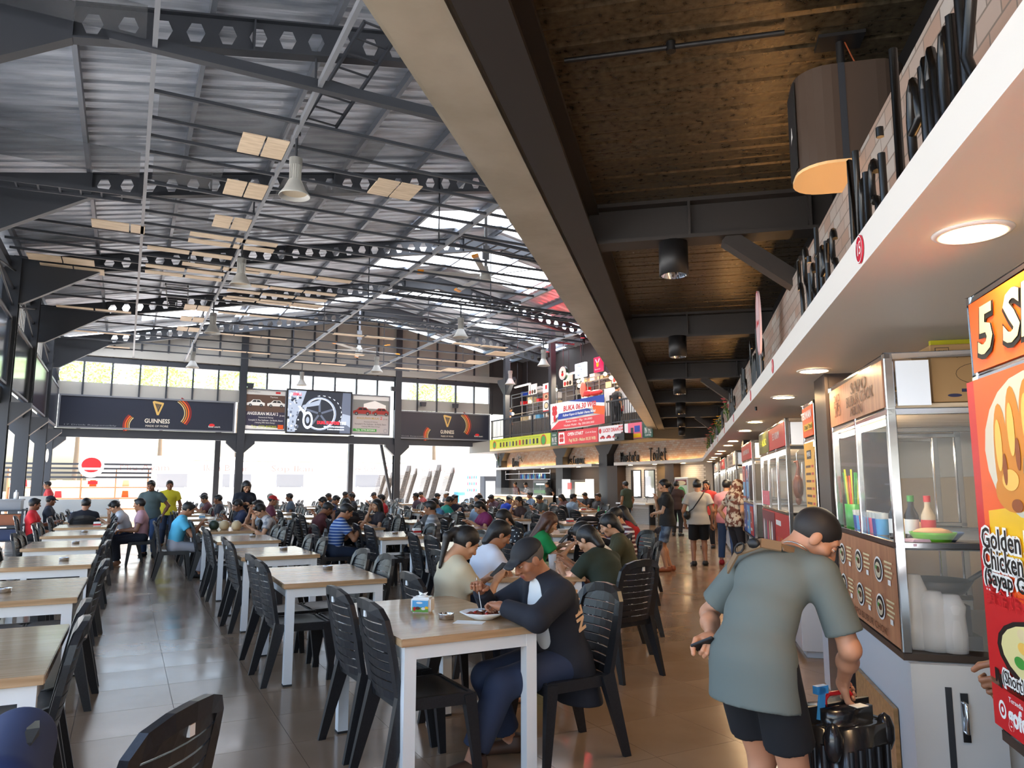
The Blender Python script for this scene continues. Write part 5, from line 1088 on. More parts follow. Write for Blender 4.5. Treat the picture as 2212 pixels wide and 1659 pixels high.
def chair(c, s, rz, label, full, group='black plastic chairs'):
    q = H(c, s)
    if not full: return tag(new('chair', CH_ALL, None, q, rz), label, 'chair', group)
    t = thing('chair', label, 'chair', q, rz, group)
    new('seat', CH_SEAT, t); b = new('backrest', CH_BACK, t)
    for me in CH_SL: new('slat', me, b)
    for me in CH_LG: new('leg', me, t)
    if full > 1: new('sticker', STK_M, b, (0,-.055,.0)); 
    return t
TW, TL_ = .83, 1.25
T_TOP = MB().box(0,TW,0,TL_,.735,.775).mesh('table_top'); T_TOP.materials.append(TOPW)
bm = bmesh.new(); bm.from_mesh(T_TOP); bmesh.ops.bevel(bm, geom=bm.edges[:], offset=.004, segments=2, affect='EDGES'); bm.to_mesh(T_TOP); bm.free()
ap = MB(); 
for x in (.03,TW-.055): ap.box(x,x+.025,.09,TL_-.09,.665,.735)
for y in (.03,TL_-.055): ap.box(.09,TW-.09,y,y+.025,.665,.735)
T_AP = bake(ap,'apron',WHITEM)
T_LEG = bake(MB().box(-.032,.032,-.032,.032,.012,.735),'leg',WHITEM); T_FT = bake(MB().box(-.034,.034,-.034,.034,0,.014),'foot_cap',RUBBER)
T_SIMPLE = MB()
def table(c0, s0, label, rz=0, w=None, legs_feet=True, dark=False):
    t = thing('dining_table', label, 'table', H(c0, s0), AH+rz, 'wood topped dining tables')
    new('table_top', T_TOP, t); new('apron', T_AP, t)
    for x in (.06,TW-.06):
        for y in (.06,TL_-.06):
            l = new('leg', T_LEG, t, (x,y,0))
            if legs_feet: new('foot_cap', T_FT, l)
    return t
COLS = [-1.07, 1.15, 3.35, 5.1, 7.25, 9.45, 11.65, 13.85]
COLN = ['first','second','third','fourth','fifth','sixth','seventh','eighth']
TABLES = []      # (col, k, c0, s0)
def pK(c, s): return .761*c-.648*s
srow = {0:[1.35]+[3.70+2.36*k for k in range(12)], 1:[3.67]+[6.07+2.36*k for k in range(11)], 2:[8.15,10.6,12.95]+[15.3+2.36*k for k in range(7)], 3:[11.9,14.3]+[16.66+2.36*k for k in range(6)], 4:[12.2+2.36*k for k in range(8)], 5:[15.6+2.36*k for k in range(7)], 6:[18.0+2.36*k for k in range(6)], 7:[22.4+2.36*k for k in range(4)]}
for ci, ss in srow.items():
    for k, s0 in enumerate(ss): TABLES.append((ci, k, COLS[ci]+(.13 if (ci,k)==(1,0) else 0), s0))
def WH(x, y): return (x*math.cos(AH)+y*math.sin(AH), -x*math.sin(AH)+y*math.cos(AH))
TABLES += [(8,k)+WH(x,y) for k,(x,y) in enumerate(((-.206,6.31),(.50,8.95),(.62,11.6),(1.0,14.6),(1.7,17.6)))]
A8 = [Vector(WH(*(H(c0,s0)+Vector((math.cos(AH-R(21.6))*.42-math.sin(AH-R(21.6))*.62, math.sin(AH-R(21.6))*.42+math.cos(AH-R(21.6))*.62,0))).xy)) for ci,k,c0,s0 in TABLES if ci == 8]
TABLES = [q for q in TABLES if q[0] == 8 or all((Vector((q[2]+.42,q[3]+.62))-a).length > 1.45 for a in A8)]
SEATS = []       # filled by the people: (c, s)
# ================================================================== PEOPLE: bodies grown as one surface from tapered limbs
def V3(*a): return np.array(a, float)
def smin(a, b, k):
    h = np.clip(.5+.5*(b-a)/k, 0, 1); return b+(a-b)*h-k*h*(1-h)
def nrm(v): return v/max(np.linalg.norm(v),1e-9)
class Sdf:
    def __init__(s): s.p = []
    def cap(s, a, b, ra, rb=None, flat=None, fk=1., k=.03, clip=None, sub=False):
        s.p.append(('c', np.array(a,float), np.array(b,float), ra, ra if rb is None else rb, None if flat is None else nrm(np.array(flat,float)), fk, k, clip or [], sub)); return s
    def ell(s, c, r, M=None, k=.02, clip=None, sub=False):
        s.p.append(('e', np.array(c,float), np.array(r,float), None if M is None else np.array(M,float), 0, None, 1, k, clip or [], sub)); return s
    def bounds(s, pad):
        lo, hi = V3(9,9,9), V3(-9,-9,-9)
        for q in s.p:
            if q[9]: continue
            if q[0] == 'c':
                r = max(q[3],q[4])*max(1,q[6]); lo = np.minimum(lo, np.minimum(q[1],q[2])-r); hi = np.maximum(hi, np.maximum(q[1],q[2])+r)
            else: lo = np.minimum(lo, q[1]-max(q[2])); hi = np.maximum(hi, q[1]+max(q[2]))
        return lo-pad, hi+pad
    def one(s, q, P):
        if q[0] == 'c':
            a, b = q[1], q[2]; ba = b-a; l2 = max(ba@ba, 1e-9); pa = P-a
            t = np.clip(pa@ba/l2, 0, 1); v = pa-t[...,None]*ba
            if q[5] is not None:
                u = q[5]; v = v-(v@u)[...,None]*u*(1-1/q[6])
            d = np.sqrt((v*v).sum(-1))-(q[3]+(q[4]-q[3])*t)
        else:
            v = P-q[1]
            if q[3] is not None: v = v@q[3]
            w_ = v/q[2]; n0 = np.sqrt((w_*w_).sum(-1)); n1 = np.sqrt(((w_/q[2])**2).sum(-1)); d = n0*(n0-1)/np.maximum(n1,1e-6)
        for pt, n in q[8]: d = np.maximum(d, (P-np.array(pt,float))@np.array(n,float))
        return d
    def mesh(s, h, post=None):
        lo, hi = s.bounds(2.5*h); n = np.ceil((hi-lo)/h).astype(int)+1
        F = np.full(n, 1., np.float64)
        ax = [lo[i]+h*np.arange(n[i]) for i in range(3)]
        first = True
        for q in s.p:
            if q[0] == 'c':
                r = max(q[3],q[4])*max(1,q[6]); b0 = np.minimum(q[1],q[2])-r; b1 = np.maximum(q[1],q[2])+r
            else: r = max(q[2]); b0, b1 = q[1]-r, q[1]+r
            pad = q[7]*1.5+2.5*h
            i0 = np.clip(np.floor((b0-pad-lo)/h).astype(int),0,n-1); i1 = np.clip(np.ceil((b1+pad-lo)/h).astype(int)+1,1,n)
            sl = tuple(slice(i0[i],i1[i]) for i in range(3))
            P = np.stack(np.meshgrid(ax[0][sl[0]],ax[1][sl[1]],ax[2][sl[2]],indexing='ij'),-1)
            d = s.one(q, P)
            if q[9]: F[sl] = np.maximum(F[sl], -smin(-F[sl]*0+d, d, 1e-6)) if False else -smin(-F[sl], d, q[7])
            else: F[sl] = smin(F[sl], d, q[7])
        if post is not None:
            P = np.stack(np.meshgrid(*ax,indexing='ij'),-1); F = np.maximum(F, post(P))
        return nets(F, lo, h)
def nets(F, lo, h):
    S = F < 0; n = np.array(F.shape)
    c = sum(S[i:n[0]-1+i, j:n[1]-1+j, k:n[2]-1+k].astype(np.int8) for i in (0,1) for j in (0,1) for k in (0,1))
    act = (c > 0) & (c < 8); idx = np.full(act.shape, -1, np.int64); I = np.argwhere(act); idx[act] = np.arange(len(I))
    acc = np.zeros((len(I),3)); cnt = np.zeros(len(I))
    for ax in range(3):
        o1, o2 = [a for a in range(3) if a != ax]
        for u in (0,1):
            for v in (0,1):
                A = I.copy(); A[:,o1] += u; A[:,o2] += v; B = A.copy(); B[:,ax] += 1
                fa = F[A[:,0],A[:,1],A[:,2]]; fb = F[B[:,0],B[:,1],B[:,2]]; m = (fa < 0) != (fb < 0)
                t = np.where(m, fa/np.where(m, fa-fb, 1), 0); p = A.astype(float); p[:,ax] += t
                acc[m] += p[m]; cnt[m] += 1
    verts = acc/cnt[:,None]*h+lo; quads = []
    for ax in range(3):
        o1, o2 = [(1,2),(2,0),(0,1)][ax]
        sl0 = [slice(1,-1)]*3; sl0[ax] = slice(0,-1)
        a = [slice(None)]*3; b = [slice(None)]*3
        a[ax] = slice(0,-1); b[ax] = slice(1,None)
        for o in (o1,o2): a[o] = slice(1,-1); b[o] = slice(1,-1)
        sa, sb = S[tuple(a)], S[tuple(b)]; E = np.argwhere(sa != sb)
        if not len(E): continue
        inv = sa[E[:,0],E[:,1],E[:,2]]
        for o in (o1,o2): E[:,o] += 1
        def cell(du,dv):
            X = E.copy(); X[:,o1] += du; X[:,o2] += dv; return idx[X[:,0],X[:,1],X[:,2]]
        q = np.stack([cell(-1,-1),cell(0,-1),cell(0,0),cell(-1,0)],1)
        q[~inv] = q[~inv][:,::-1]; quads.append(q)
    return verts, np.concatenate(quads) if quads else np.zeros((0,4),int)
class Acc:                                        # collects surfaces into one mesh with material slots
    def __init__(s): s.V = []; s.Q = []; s.M = []; s.n = 0
    def add(s, vq, m=0, X=None):
        v, q = vq
        if X is not None: A = np.array(X); v = v@A[:3,:3].T+A[:3,3]; q = q[:,::-1] if np.linalg.det(A[:3,:3]) < 0 else q
        s.V.append(v); s.Q.append(q+s.n); s.n += len(v); s.M.append(np.full(len(q), m) if np.isscalar(m) else m); return s
    def mesh(s, name):
        v = np.concatenate(s.V); q = np.concatenate(s.Q); me = bpy.data.meshes.new(name)
        me.vertices.add(len(v)); me.vertices.foreach_set('co', v.ravel()); me.loops.add(q.size); me.loops.foreach_set('vertex_index', q.ravel().astype(np.int32))
        me.polygons.add(len(q)); me.polygons.foreach_set('loop_start', np.arange(0,q.size,4,dtype=np.int32))
        me.polygons.foreach_set('material_index', np.concatenate(s.M).astype(np.int32)); me.polygons.foreach_set('use_smooth', np.ones(len(q),bool)); me.update(calc_edges=True); return me
# ---- head and hand templates (made once)
def head_parts(h, fem=False, old=False):
    s = Sdf(); j = .9 if fem else 1.
    s.ell((0,-.012,.025),(.073,.093,.083)).ell((0,.02,-.035),(.060*j,.066,.075),k=.03).cap((0,.055,-.092),(0,.062,-.088),.022*j,k=.03)
    for x in (-1,1):
        s.cap((x*.02,.078,.026),(x*.04,.068,.024),.013,k=.015).ell((x*.046,.055,-.028),(.024,.024,.022),k=.02)
        s.ell((x*.075,-.005,-.012),(.010,.021,.032),k=.008).ell((x*.031,.098,.003),(.019,.02,.013),k=.012,sub=True)
    s.cap((0,.084,.012),(0,.106,-.030),.008,.012,k=.012)
    for x in (-1,1): s.ell((x*.012,.096,-.035),(.010,.011,.009),k=.008)
    s.cap((-.017,.083,-.060),(.017,.083,-.060),.007,k=.010).cap((-.014,.082,-.071),(.014,.082,-.071),.008,k=.010)
    s.cap((0,-.022,-.06),(0,-.04,-.17),.047 if fem else .053,.050 if fem else .058,k=.03)
    v, q = s.mesh(h); c = v[q].mean(1); m = np.zeros(len(q),int)
    lip = (np.abs(c[:,0]) < .023) & (np.abs(c[:,2]+.066) < .010) & (c[:,1] > .078); m[lip] = 3
    return v, q, m
def ball(c, r, n=10):
    mb = MB().ell(c, (r,r,r) if np.isscalar(r) else r, n); return np.array([tuple(x) for x in mb.v]), np.array(mb.f)
def tubeq(pts, r, n=6):
    mb = MB().tube(pts, r, n); return np.array([tuple(x) for x in mb.v]), np.array([f if len(f)==4 else (f[0],f[1],f[2],f[-1]) for f in mb.f if len(f)==4])
TPL = {}
def head_tpl(fem, h=.006):
    if ('h',fem,h) not in TPL: TPL[('h',fem,h)] = head_parts(h, fem)
    return TPL[('h',fem,h)]
def hand_tpl(curl, h=.0045):                      # right hand: fingers along -Z, palm facing +Y, thumb towards +X
    key = ('hand',curl,h)
    if key in TPL: return TPL[key]
    s = Sdf(); s.ell((0,.002,-.045),(.040,.015,.052),k=.012).cap((0,0,.03),(0,0,-.02),.024,.026,flat=(1,0,0),fk=1.15,k=.02)
    for i,(x,L) in enumerate(((.029,.070),(.010,.078),(-.010,.072),(-.028,.056))):
        p = V3(x,.002,-.084); a = 0; r = .0090-.0006*i
        for f,cl in ((.45,curl*.8),(.32,curl*1.1),(.27,curl*.8)):
            a += cl; e = p+L*f*V3(.03*np.sign(x)*(1-curl/2), math.sin(a), -math.cos(a)); s.cap(p,e,r,r*.92,k=.006); p = e; r *= .92
    p = V3(.034,.006,-.020); q = p+V3(.026,.014,-.030); e = q+V3(.004+.012*(1-curl),.016*curl+.006,-.030); f = e+V3(-.008*curl,.014*curl,-.022)
    s.cap(p,q,.015,.012,k=.014).cap(q,e,.0115,.0105,k=.006).cap(e,f,.0105,.009,k=.006)
    TPL[key] = s.mesh(h); return TPL[key]
def frame3(zax, yax):                             # columns x,y,z with -z along the limb
    z = nrm(zax); y = np.array(yax,float); y = nrm(y-z*(y@z)); x = np.cross(y,z); return np.stack([x,y,z],1)
def mat4(Rm, t):
    M = np.eye(4); M[:3,:3] = Rm; M[:3,3] = t; return M
def rx(a): c,s_ = math.cos(a),math.sin(a); return np.array([[1,0,0],[0,c,-s_],[0,s_,c]])
def rzm(a): c,s_ = math.cos(a),math.sin(a); return np.array([[c,-s_,0],[s_,c,0],[0,0,1]])
def ik(a, t, l1, l2, pole):
    a, t = np.array(a,float), np.array(t,float); d = t-a; L = np.linalg.norm(d)
    if L > (l1+l2)*.995: t = a+d/L*(l1+l2)*.995; d = t-a; L = np.linalg.norm(d)
    u = d/L; x = (l1*l1-l2*l2+L*L)/(2*L); y = math.sqrt(max(l1*l1-x*x,0)); p = np.array(pole,float); p = nrm(p-u*(p@u))
    return a+u*x+p*y, t
# ---- skeleton.  figure faces +Y, origin on the floor below the pelvis
def skel(seat=.45, lean=8, side=0, twist=0, head=(12,0,0), LH=None, RH=None, feet=None, fem=False, pelv=None, hunch=0, fat=1., poleL=(-.5,-.4,-.8), poleR=(.5,-.4,-.8), kpole=(0,1,.4)):
    J = {'fem':fem,'fat':fat}; sw = .165 if fem else .185
    pz = seat+.09 if seat else .90; P = V3(0,0,pz) if pelv is None else V3(*pelv); J['pelvis'] = P
    tw = rzm(R(twist)); sd = R(side)
    def up(a): v = V3(math.sin(sd), math.sin(R(a)), math.cos(R(a))*math.cos(sd)); return nrm(v)
    a1, a2, a3 = lean*.7, lean*1.15, lean*1.15+hunch
    m1 = P+.17*up(a1); m2 = m1+.16*up(a2); nb = m2+.15*up(a3)
    J['waist'], J['chest'], J['neck'] = m1, m2, nb
    xr = tw@V3(math.cos(sd),0,-math.sin(sd)); J['xr'] = xr; upc = up(a2); J['fw'] = nrm(np.cross(upc, xr)) if np.cross(upc,xr)[1] > 0 else -nrm(np.cross(upc, xr)); J['up'] = upc
    sc = m2+.068*up(a3)
    J['shL'], J['shR'] = sc-xr*sw, sc+xr*sw
    hp, hy, hr = head; Rh = rzm(R(twist+hy))@rx(-R(hp))@np.array([[math.cos(R(hr)),0,math.sin(R(hr))],[0,1,0],[-math.sin(R(hr)),0,math.cos(R(hr))]])
    nd = nrm(up(a3)*.8+V3(0,math.sin(R(hp*.55)),math.cos(R(hp*.55)))); J['headR'] = Rh
    J['head'] = nb+nd*.055+Rh@V3(0,.03,.085)
    l1, l2 = (.265,.235) if fem else (.285,.25)
    if LH is None: LH = J['shL']+V3(-.06,.05,-.50)
    if RH is None: RH = J['shR']+V3(.06,.05,-.50)
    J['elL'], J['wrL'] = ik(J['shL'], LH, l1, l2, poleL); J['elR'], J['wrR'] = ik(J['shR'], RH, l1, l2, poleR)
    J['hipL'], J['hipR'] = P+V3(-.09,0.01,-.02), P+V3(.09,0.01,-.02)
    if feet is None: feet = ((-.13,.40,.075),(.13,.38,.075)) if seat else ((-.11,.02,.075),(.11,-.02,.075))
    t1, t2 = (.43,.40); J['t'] = (t1,t2)
    J['knL'], J['anL'] = ik(J['hipL'], feet[0], t1, t2, kpole); J['knR'], J['anR'] = ik(J['hipR'], feet[1], t1, t2, kpole)
    J['footdir'] = (V3(-.2,1,0), V3(.2,1,0)); return J
def torso(s, J, g=0., clip=None, low=True):       # shared by skin (g = 0) and shirt (g = thickness)
    f = J['fat']; xr = J['xr']; k = .045; w1 = 1.32 if J['fem'] else 1.42
    P, W2, C_2, N = J['pelvis'], J['waist'], J['chest'], J['neck']
    c = clip or []
    s.cap(P+V3(0,0,-.02), W2, .112*f+g, .100*f+g, flat=V3(1,0,0), fk=1.38, k=k, clip=c)
    s.cap(W2, C_2, .100*f+g, .108*f+g, flat=xr, fk=w1, k=k, clip=c)
    s.cap(C_2, C_2+(N-C_2)*.62, .108*f+g, .07+g, flat=xr, fk=w1*1.08, k=k, clip=c)
    s.cap(J['shL']*.9+J['shR']*.1, J['shR']*.9+J['shL']*.1, .050+g*.8, k=.05, clip=c)
    for S in 'LR': s.cap(N-J['up']*.03, J['sh'+S]*.8+N*.2-J['up']*.0, .046+g*.7, .036+g*.7, k=.04, clip=c)
    if J['fem']:
        for x in (-1,1): s.ell(C_2+J['fw']*.085+xr*x*.07+J['up']*.01, (.058+g,.05+g,.055+g), k=.03, clip=c)
def body_mesh(J, h=.014, curl=(.5,.5), palm=None, eyes=True, hh=.006, legs=True, bare=False):
    s = Sdf(); torso(s, J); f = .9 if J['fem'] else 1.
    N = J['neck']; s.cap(N+J['up']*-.03, J['head']+J['headR']@V3(0,-.03,-.09), .060*f, .048*f, k=.03)
    for S in 'LR':
        a, e, w_ = J['sh'+S], J['el'+S], J['wr'+S]
        s.cap(a, e, .047*f, .038*f, k=.03).cap(e, w_, .039*f, .025*f, k=.02).ell(e*.6+w_*.4, (.039*f,)*3, k=.03)
        hp, kn, an = J['hip'+S], J['kn'+S], J['an'+S]; fd = nrm(J['footdir'][0 if S=='L' else 1])
        s.cap(hp, kn, .082, .055, k=.04).cap(kn, an, .053, .036, k=.02).ell(kn*.68+an*.32-fd*.012, (.052,.052,.075), k=.03)
        s.cap(an+V3(0,0,-.03)-fd*.03, an+fd*.13+V3(0,0,-.048), .034, .024, flat=np.cross(fd,V3(0,0,1)), fk=1.35, k=.02)
    A = Acc(); A.add(s.mesh(h))
    hd = head_tpl(J['fem'], hh); X = mat4(J['headR'], J['head']); A.add((hd[0],hd[1]), hd[2], X)
    for x in (-1,1):
        A.add(ball((x*.031,.0775,.002), .0122), 1, X); A.add(ball((x*.031,.0865,.001), (.0066,.0042,.0066), 8), 2, X); A.add(ball((x*.031,.0772,.0065), (.0150,.0128,.0095), 10), 0, X); A.add(ball((x*.031,.0765,-.0055), (.0145,.0122,.0068), 10), 0, X)
        A.add(tubeq([(x*.016,.091,.022),(x*.032,.091,.027),(x*.048,.078,.022)], [.003,.004,.002], 5), 2, X)
    for i, S in enumerate('LR'):
        d = nrm(J['el'+S]-J['wr'+S]); pm = (palm[i] if palm else None); pm = V3(*(pm if pm is not None else (0.,.3,-1.)))
        if abs(nrm(pm)@d) > .95: pm = pm+V3(.5,.5,0)
        Rm = frame3(d, pm); T_ = hand_tpl(curl[i]); M = mat4(Rm, J['wr'+S]-d*.008)
        if S == 'L': M[:3,0] *= -1
        A.add(T_, 0, M)
    return A.mesh('person')
def shirt_mesh(J, h=.014, sleeve=.55, hem=-.06, g=.014, loose=0., collar=True, neckdrop=.0, long=False, hemn=None):
    s = Sdf(); P = J['pelvis']; N = J['neck']; hn = V3(0,0,-1.) if hemn is None else nrm(V3(*hemn))
    nd = nrm(N-J['chest']); cl = [(P+V3(0,0,hem) if hemn is None else P+hn*(-hem), hn), (N+nd*(.018-neckdrop), nd)]
    torso(s, J, g, cl)
    if hem < -.03: s.cap(P, P+V3(0,0,hem), .128*J['fat']+g, .130*J['fat']+g+loose, flat=V3(1,0,0), fk=1.42, k=.04, clip=cl)
    for S in 'LR':
        a, e, w_ = J['sh'+S], J['el'+S], J['wr'+S]; f = .9 if J['fem'] else 1.
        if sleeve > 1.02:
            t = sleeve-1; b = e+(w_-e)*t; n = nrm(w_-e)
            s.cap(a, e, .052*f+g, .043*f+g, k=.025).cap(e, w_, .043*f+g, .034+g, k=.02, clip=[(b,n)])
        else:
            b = a+(e-a)*sleeve; n = nrm(e-a); s.cap(a, a+(e-a)*(sleeve+.15), .053*f+g, .052*f+g*1.3+loose*.6, k=.03, clip=[(b,n)])
    A = Acc(); A.add(s.mesh(h)); return A.mesh('shirt')
def pants_mesh(J, h=.014, leg=1.92, g=.012, loose=0., top=.10):      # leg 0..1 thigh, 1..2 shin
    s = Sdf(); P = J['pelvis']; top = [(P+V3(0,0,top), V3(0,0,1))]; f = J['fat']
    s.cap(P+V3(0,0,-.03), P+V3(0,0,.07), .114*f+g, .104*f+g, flat=V3(1,0,0), fk=1.4, k=.04, clip=top)
    for S in 'LR':
        hp, kn, an = J['hip'+S], J['kn'+S], J['an'+S]
        if leg <= 1:
            b = hp+(kn-hp)*leg; n = nrm(kn-hp); s.cap(hp, b+n*.1, .088*min(f,1)+g, .072+g+loose, k=.03, clip=[(b,n)])
        else:
            b = kn+(an-kn)*(leg-1); n = nrm(an-kn); s.cap(hp, kn, .086+g, .060+g+loose, k=.03); s.cap(kn, an+n*.04, .060+g+loose, .046+g+loose, k=.025, clip=[(b,n)])
    A = Acc(); A.add(s.mesh(h)); return A.mesh('trousers')
def hair_mesh(kind, h=.008):
    if ('hair',kind) in TPL: return TPL[('hair',kind)]
    s = Sdf(); fr = [((0,.083,.060), nrm(V3(0,.80,-.60)))]
    if kind in ('short','crop','long','tail','bun','tuck'):
        g = .004 if kind == 'crop' else .010
        s.ell((0,-.014,.027),(.075+g,.094+g,.086+g),clip=fr+[((0,0,-.055 if kind not in ('crop',) else -.035), V3(0,.25,-1))])
        if kind == 'short': s.cap((-.04,.06,.085),(.045,.06,.08),.022,k=.02)
    if kind == 'long':
        s.cap((0,-.05,.0),(0,-.085,-.24),.062,.040,flat=(1,0,0),fk=1.55,k=.03)
        for x in (-1,1): s.cap((x*.068,.01,.03),(x*.082,.0,-.20),.026,.020,k=.02)
    if kind == 'tail': s.ell((0,-.115,.02),(.03,.03,.03),k=.02).cap((0,-.12,.02),(0,-.150,-.04),.028,.030,k=.02).cap((0,-.150,-.04),(0,-.075,-.25),.030,.012,k=.02)
    if kind == 'bun': s.ell((0,-.115,.035),(.042,.038,.042),k=.015)
    if kind == 'tuck': s.cap((0,-.07,-.02),(.0,-.085,-.12),.05,.035,flat=(1,0,0),fk=1.3,k=.03)
    if kind == 'cap':
        s.ell((0,-.008,.034),(.086,.107,.090),clip=[((0,0,.030), V3(0,-.12,-1))])
        s.cap((0,.085,.036),(0,.145,.024),.012,.010,flat=(1,0,0),fk=6,k=.015)
    if kind == 'hijab':
        s.ell((0,-.014,.018),(.092,.112,.108)).cap((0,-.02,-.06),(0,-.03,-.20),.085,.15,flat=(1,0,0),fk=1.25,k=.05)
        s.ell((0,.115,-.02),(.056,.075,.080),k=.01,sub=True)
    A = Acc(); A.add(s.mesh(h)); TPL[('hair',kind)] = A.mesh('hair'); return TPL[('hair',kind)]
def shoe_mesh():
    if 'shoe' in TPL: return TPL['shoe']
    s = Sdf(); s.cap((0,-.05,.038),(0,.15,.028),.044,.034,flat=(1,0,0),fk=1.1,k=.02,clip=[((0,0,.0),V3(0,0,-1))]).cap((0,-.04,.05),(0,-.035,.10),.045,.043,k=.03,clip=[((0,0,.095),V3(0,0,1))])
    A = Acc(); A.add(s.mesh(.009)); TPL['shoe'] = A.mesh('shoe'); return TPL['shoe']
def skin(r, g, b): return C('skin %d %d %d'%(r,g,b), r, g, b, .5)
SK1, SK2, SK3 = skin(196,146,112), skin(168,116,84), skin(134,88,62)
EYEW = C('eye white',220,214,206,.3); DRK = C('dark brow',22,16,14,.5); LIP = C('lip',150,84,74,.4)
HAIRB = noisy(C('black hair',16,14,14,.45), (.004,.0035,.003), (.016,.013,.012), scale=(9,2,1.5), freq=14, detail=6, bump=.6, dist=.006)
def setmats(o, ms):
    while len(o.data.materials) < len(ms): o.data.materials.append(None)
    for i, m in enumerate(ms): o.material_slots[i].link = 'OBJECT'; o.material_slots[i].material = m
def person(label, J, meshes, loc, rz, sk=SK2, hair=('short',HAIRB), shirt=WHITE, pants=STEEL, shoes=None, group=None, scale=1.):
    b = bpy.data.objects.new('person', meshes[0]); COL.objects.link(b); b.location = loc; b.rotation_euler = (0,0,rz); b.scale = (scale,)*3
    setmats(b, [sk, EYEW, DRK, LIP]); tag(b, label, 'person', group)
    for nm, me, m in (('shirt',meshes[1],shirt),('trousers',meshes[2],pants)):
        if me is None: continue
        o = bpy.data.objects.new(nm, me); COL.objects.link(o); o.parent = b; setmats(o, [m])
    if hair:
        o = bpy.data.objects.new('cap' if hair[0]=='cap' else 'headscarf' if hair[0]=='hijab' else 'hair', hair_mesh(hair[0])); COL.objects.link(o); o.parent = b; setmats(o, [hair[1]])
        o.matrix_local = Matrix(mat4(J['headR'], J['head']).tolist())
        if hair[0] == 'cap' and len(hair) > 2:
            o = bpy.data.objects.new('hair', hair_mesh('crop')); COL.objects.link(o); o.parent = b; setmats(o, [hair[2]]); o.matrix_local = Matrix(mat4(J['headR'], J['head']).tolist())
    if shoes:
        for i, S in enumerate('LR'):
            d = nrm(J['footdir'][i]); o = bpy.data.objects.new('shoe', shoe_mesh()); COL.objects.link(o); o.parent = b; setmats(o, [shoes])
            a = J['an'+S]; o.location = (a[0],a[1],a[2]-.075); o.rotation_euler = (0,0,math.atan2(-d[0],d[1]))
    return b
POSES = {}
def pose(key, h=.015, sleeve=.55, hem=-.10, leg=1.93, loose=0., curl=(.5,.5), palm=None, **kw):
    if key not in POSES:
        J = skel(**kw); POSES[key] = (J, (body_mesh(J,h,curl,palm,hh=.007), shirt_mesh(J,h,sleeve,hem,loose=loose), pants_mesh(J,h,leg,loose=loose*.5)))
    return POSES[key]
# ================================================================== PLACING PEOPLE
LFT, RGT, FAR_, NEAR_ = AH+R(90), AH-R(90), AH, AH+R(180)
TEE = {}
def col(r, g, b): return C('cloth %d %d %d'%(r,g,b), r, g, b, .85)
def seat_person(c, s, face, key, label, **k):
    kw = dict(pose_kw.get(key, {})); J, M_ = pose(key, **kw); q = H(c, s)
    SEATS.append((c, s, face, label)); return person(label, J, M_, q, face, **k)
E_ = dict
pose_kw = {
 'eatM': E_(lean=13, head=(26,0,0), LH=(-.12,.40,.84), RH=(.12,.38,.88), hem=-.02),
 'eatM2': E_(lean=20, head=(34,12,0), LH=(-.20,.42,.82), RH=(.06,.34,.94), hem=-.02),
 'eatF': E_(lean=16, head=(30,-8,0), LH=(-.10,.40,.83), RH=(.14,.40,.83), fem=True, hem=-.02),
 'chinF': E_(lean=10, head=(10,15,0), LH=(-.20,.38,.82), RH=(.05,.25,1.05), fem=True, hem=-.02),
 'upM': E_(lean=3, head=(8,-14,0), LH=(-.14,.32,.66), RH=(.14,.32,.66), hem=-.02),
 'backM': E_(lean=-6, head=(6,20,0), LH=(-.26,.34,.80), RH=(.20,.30,.62), hem=-.02),
 'headM': E_(lean=2, head=(6,0,0), LH=(-.18,.36,.80), RH=(.10,.02,1.27), poleR=(1,-.1,.2), hem=-.02),
 'lowM': E_(lean=26, head=(40,-10,0), LH=(-.22,.46,.81), RH=(.20,.46,.81), hem=-.02),
 'lowF': E_(lean=26, head=(38,10,0), LH=(-.20,.44,.81), RH=(.18,.44,.81), fem=True, hem=-.02),
 'phoneF': E_(lean=4, head=(34,0,0), LH=(-.07,.34,.86), RH=(.09,.33,.86), fem=True, hem=-.02, curl=(.9,.9), h=.012),
 'standM': E_(seat=0, lean=3, head=(6,0,0), hem=-.12),
 'standP': E_(seat=0, lean=4, head=(28,0,0), LH=(-.08,.26,1.10), RH=(.10,.26,1.14), fem=True, hem=-.08, curl=(.9,.9)),
 'mouthF': E_(seat=0, lean=2, head=(4,4,0), LH=(.10,.20,1.02), RH=(.07,.19,1.27), poleL=(-.6,-.2,-.6), poleR=(.45,.0,-1), fem=True, hem=-.10, leg=.86, loose=.012, h=.012, feet=((-.10,.05,.075),(.09,-.04,.075))),
 'walkM': E_(seat=0, lean=3, head=(8,0,0), hem=-.12, leg=.92, loose=.02, feet=((-.11,-.03,.075),(.11,.06,.075)), h=.012),
 'walkF': E_(seat=0, lean=4, head=(8,-20,0), fem=True, hem=-.10, leg=1.86, feet=((-.14,.10,.075),(.13,-.10,.075)), h=.012),
 'lookM': E_(seat=0, lean=6, head=(14,0,0), hem=-.10, LH=(-.24,.02,.86), RH=(.24,.06,.86)),
}
wht, blk = col(222,222,220), col(24,24,28)
P_ = seat_person
JEAN = col(52,74,108); JEAND = col(36,46,66); GREYT = col(120,124,122)
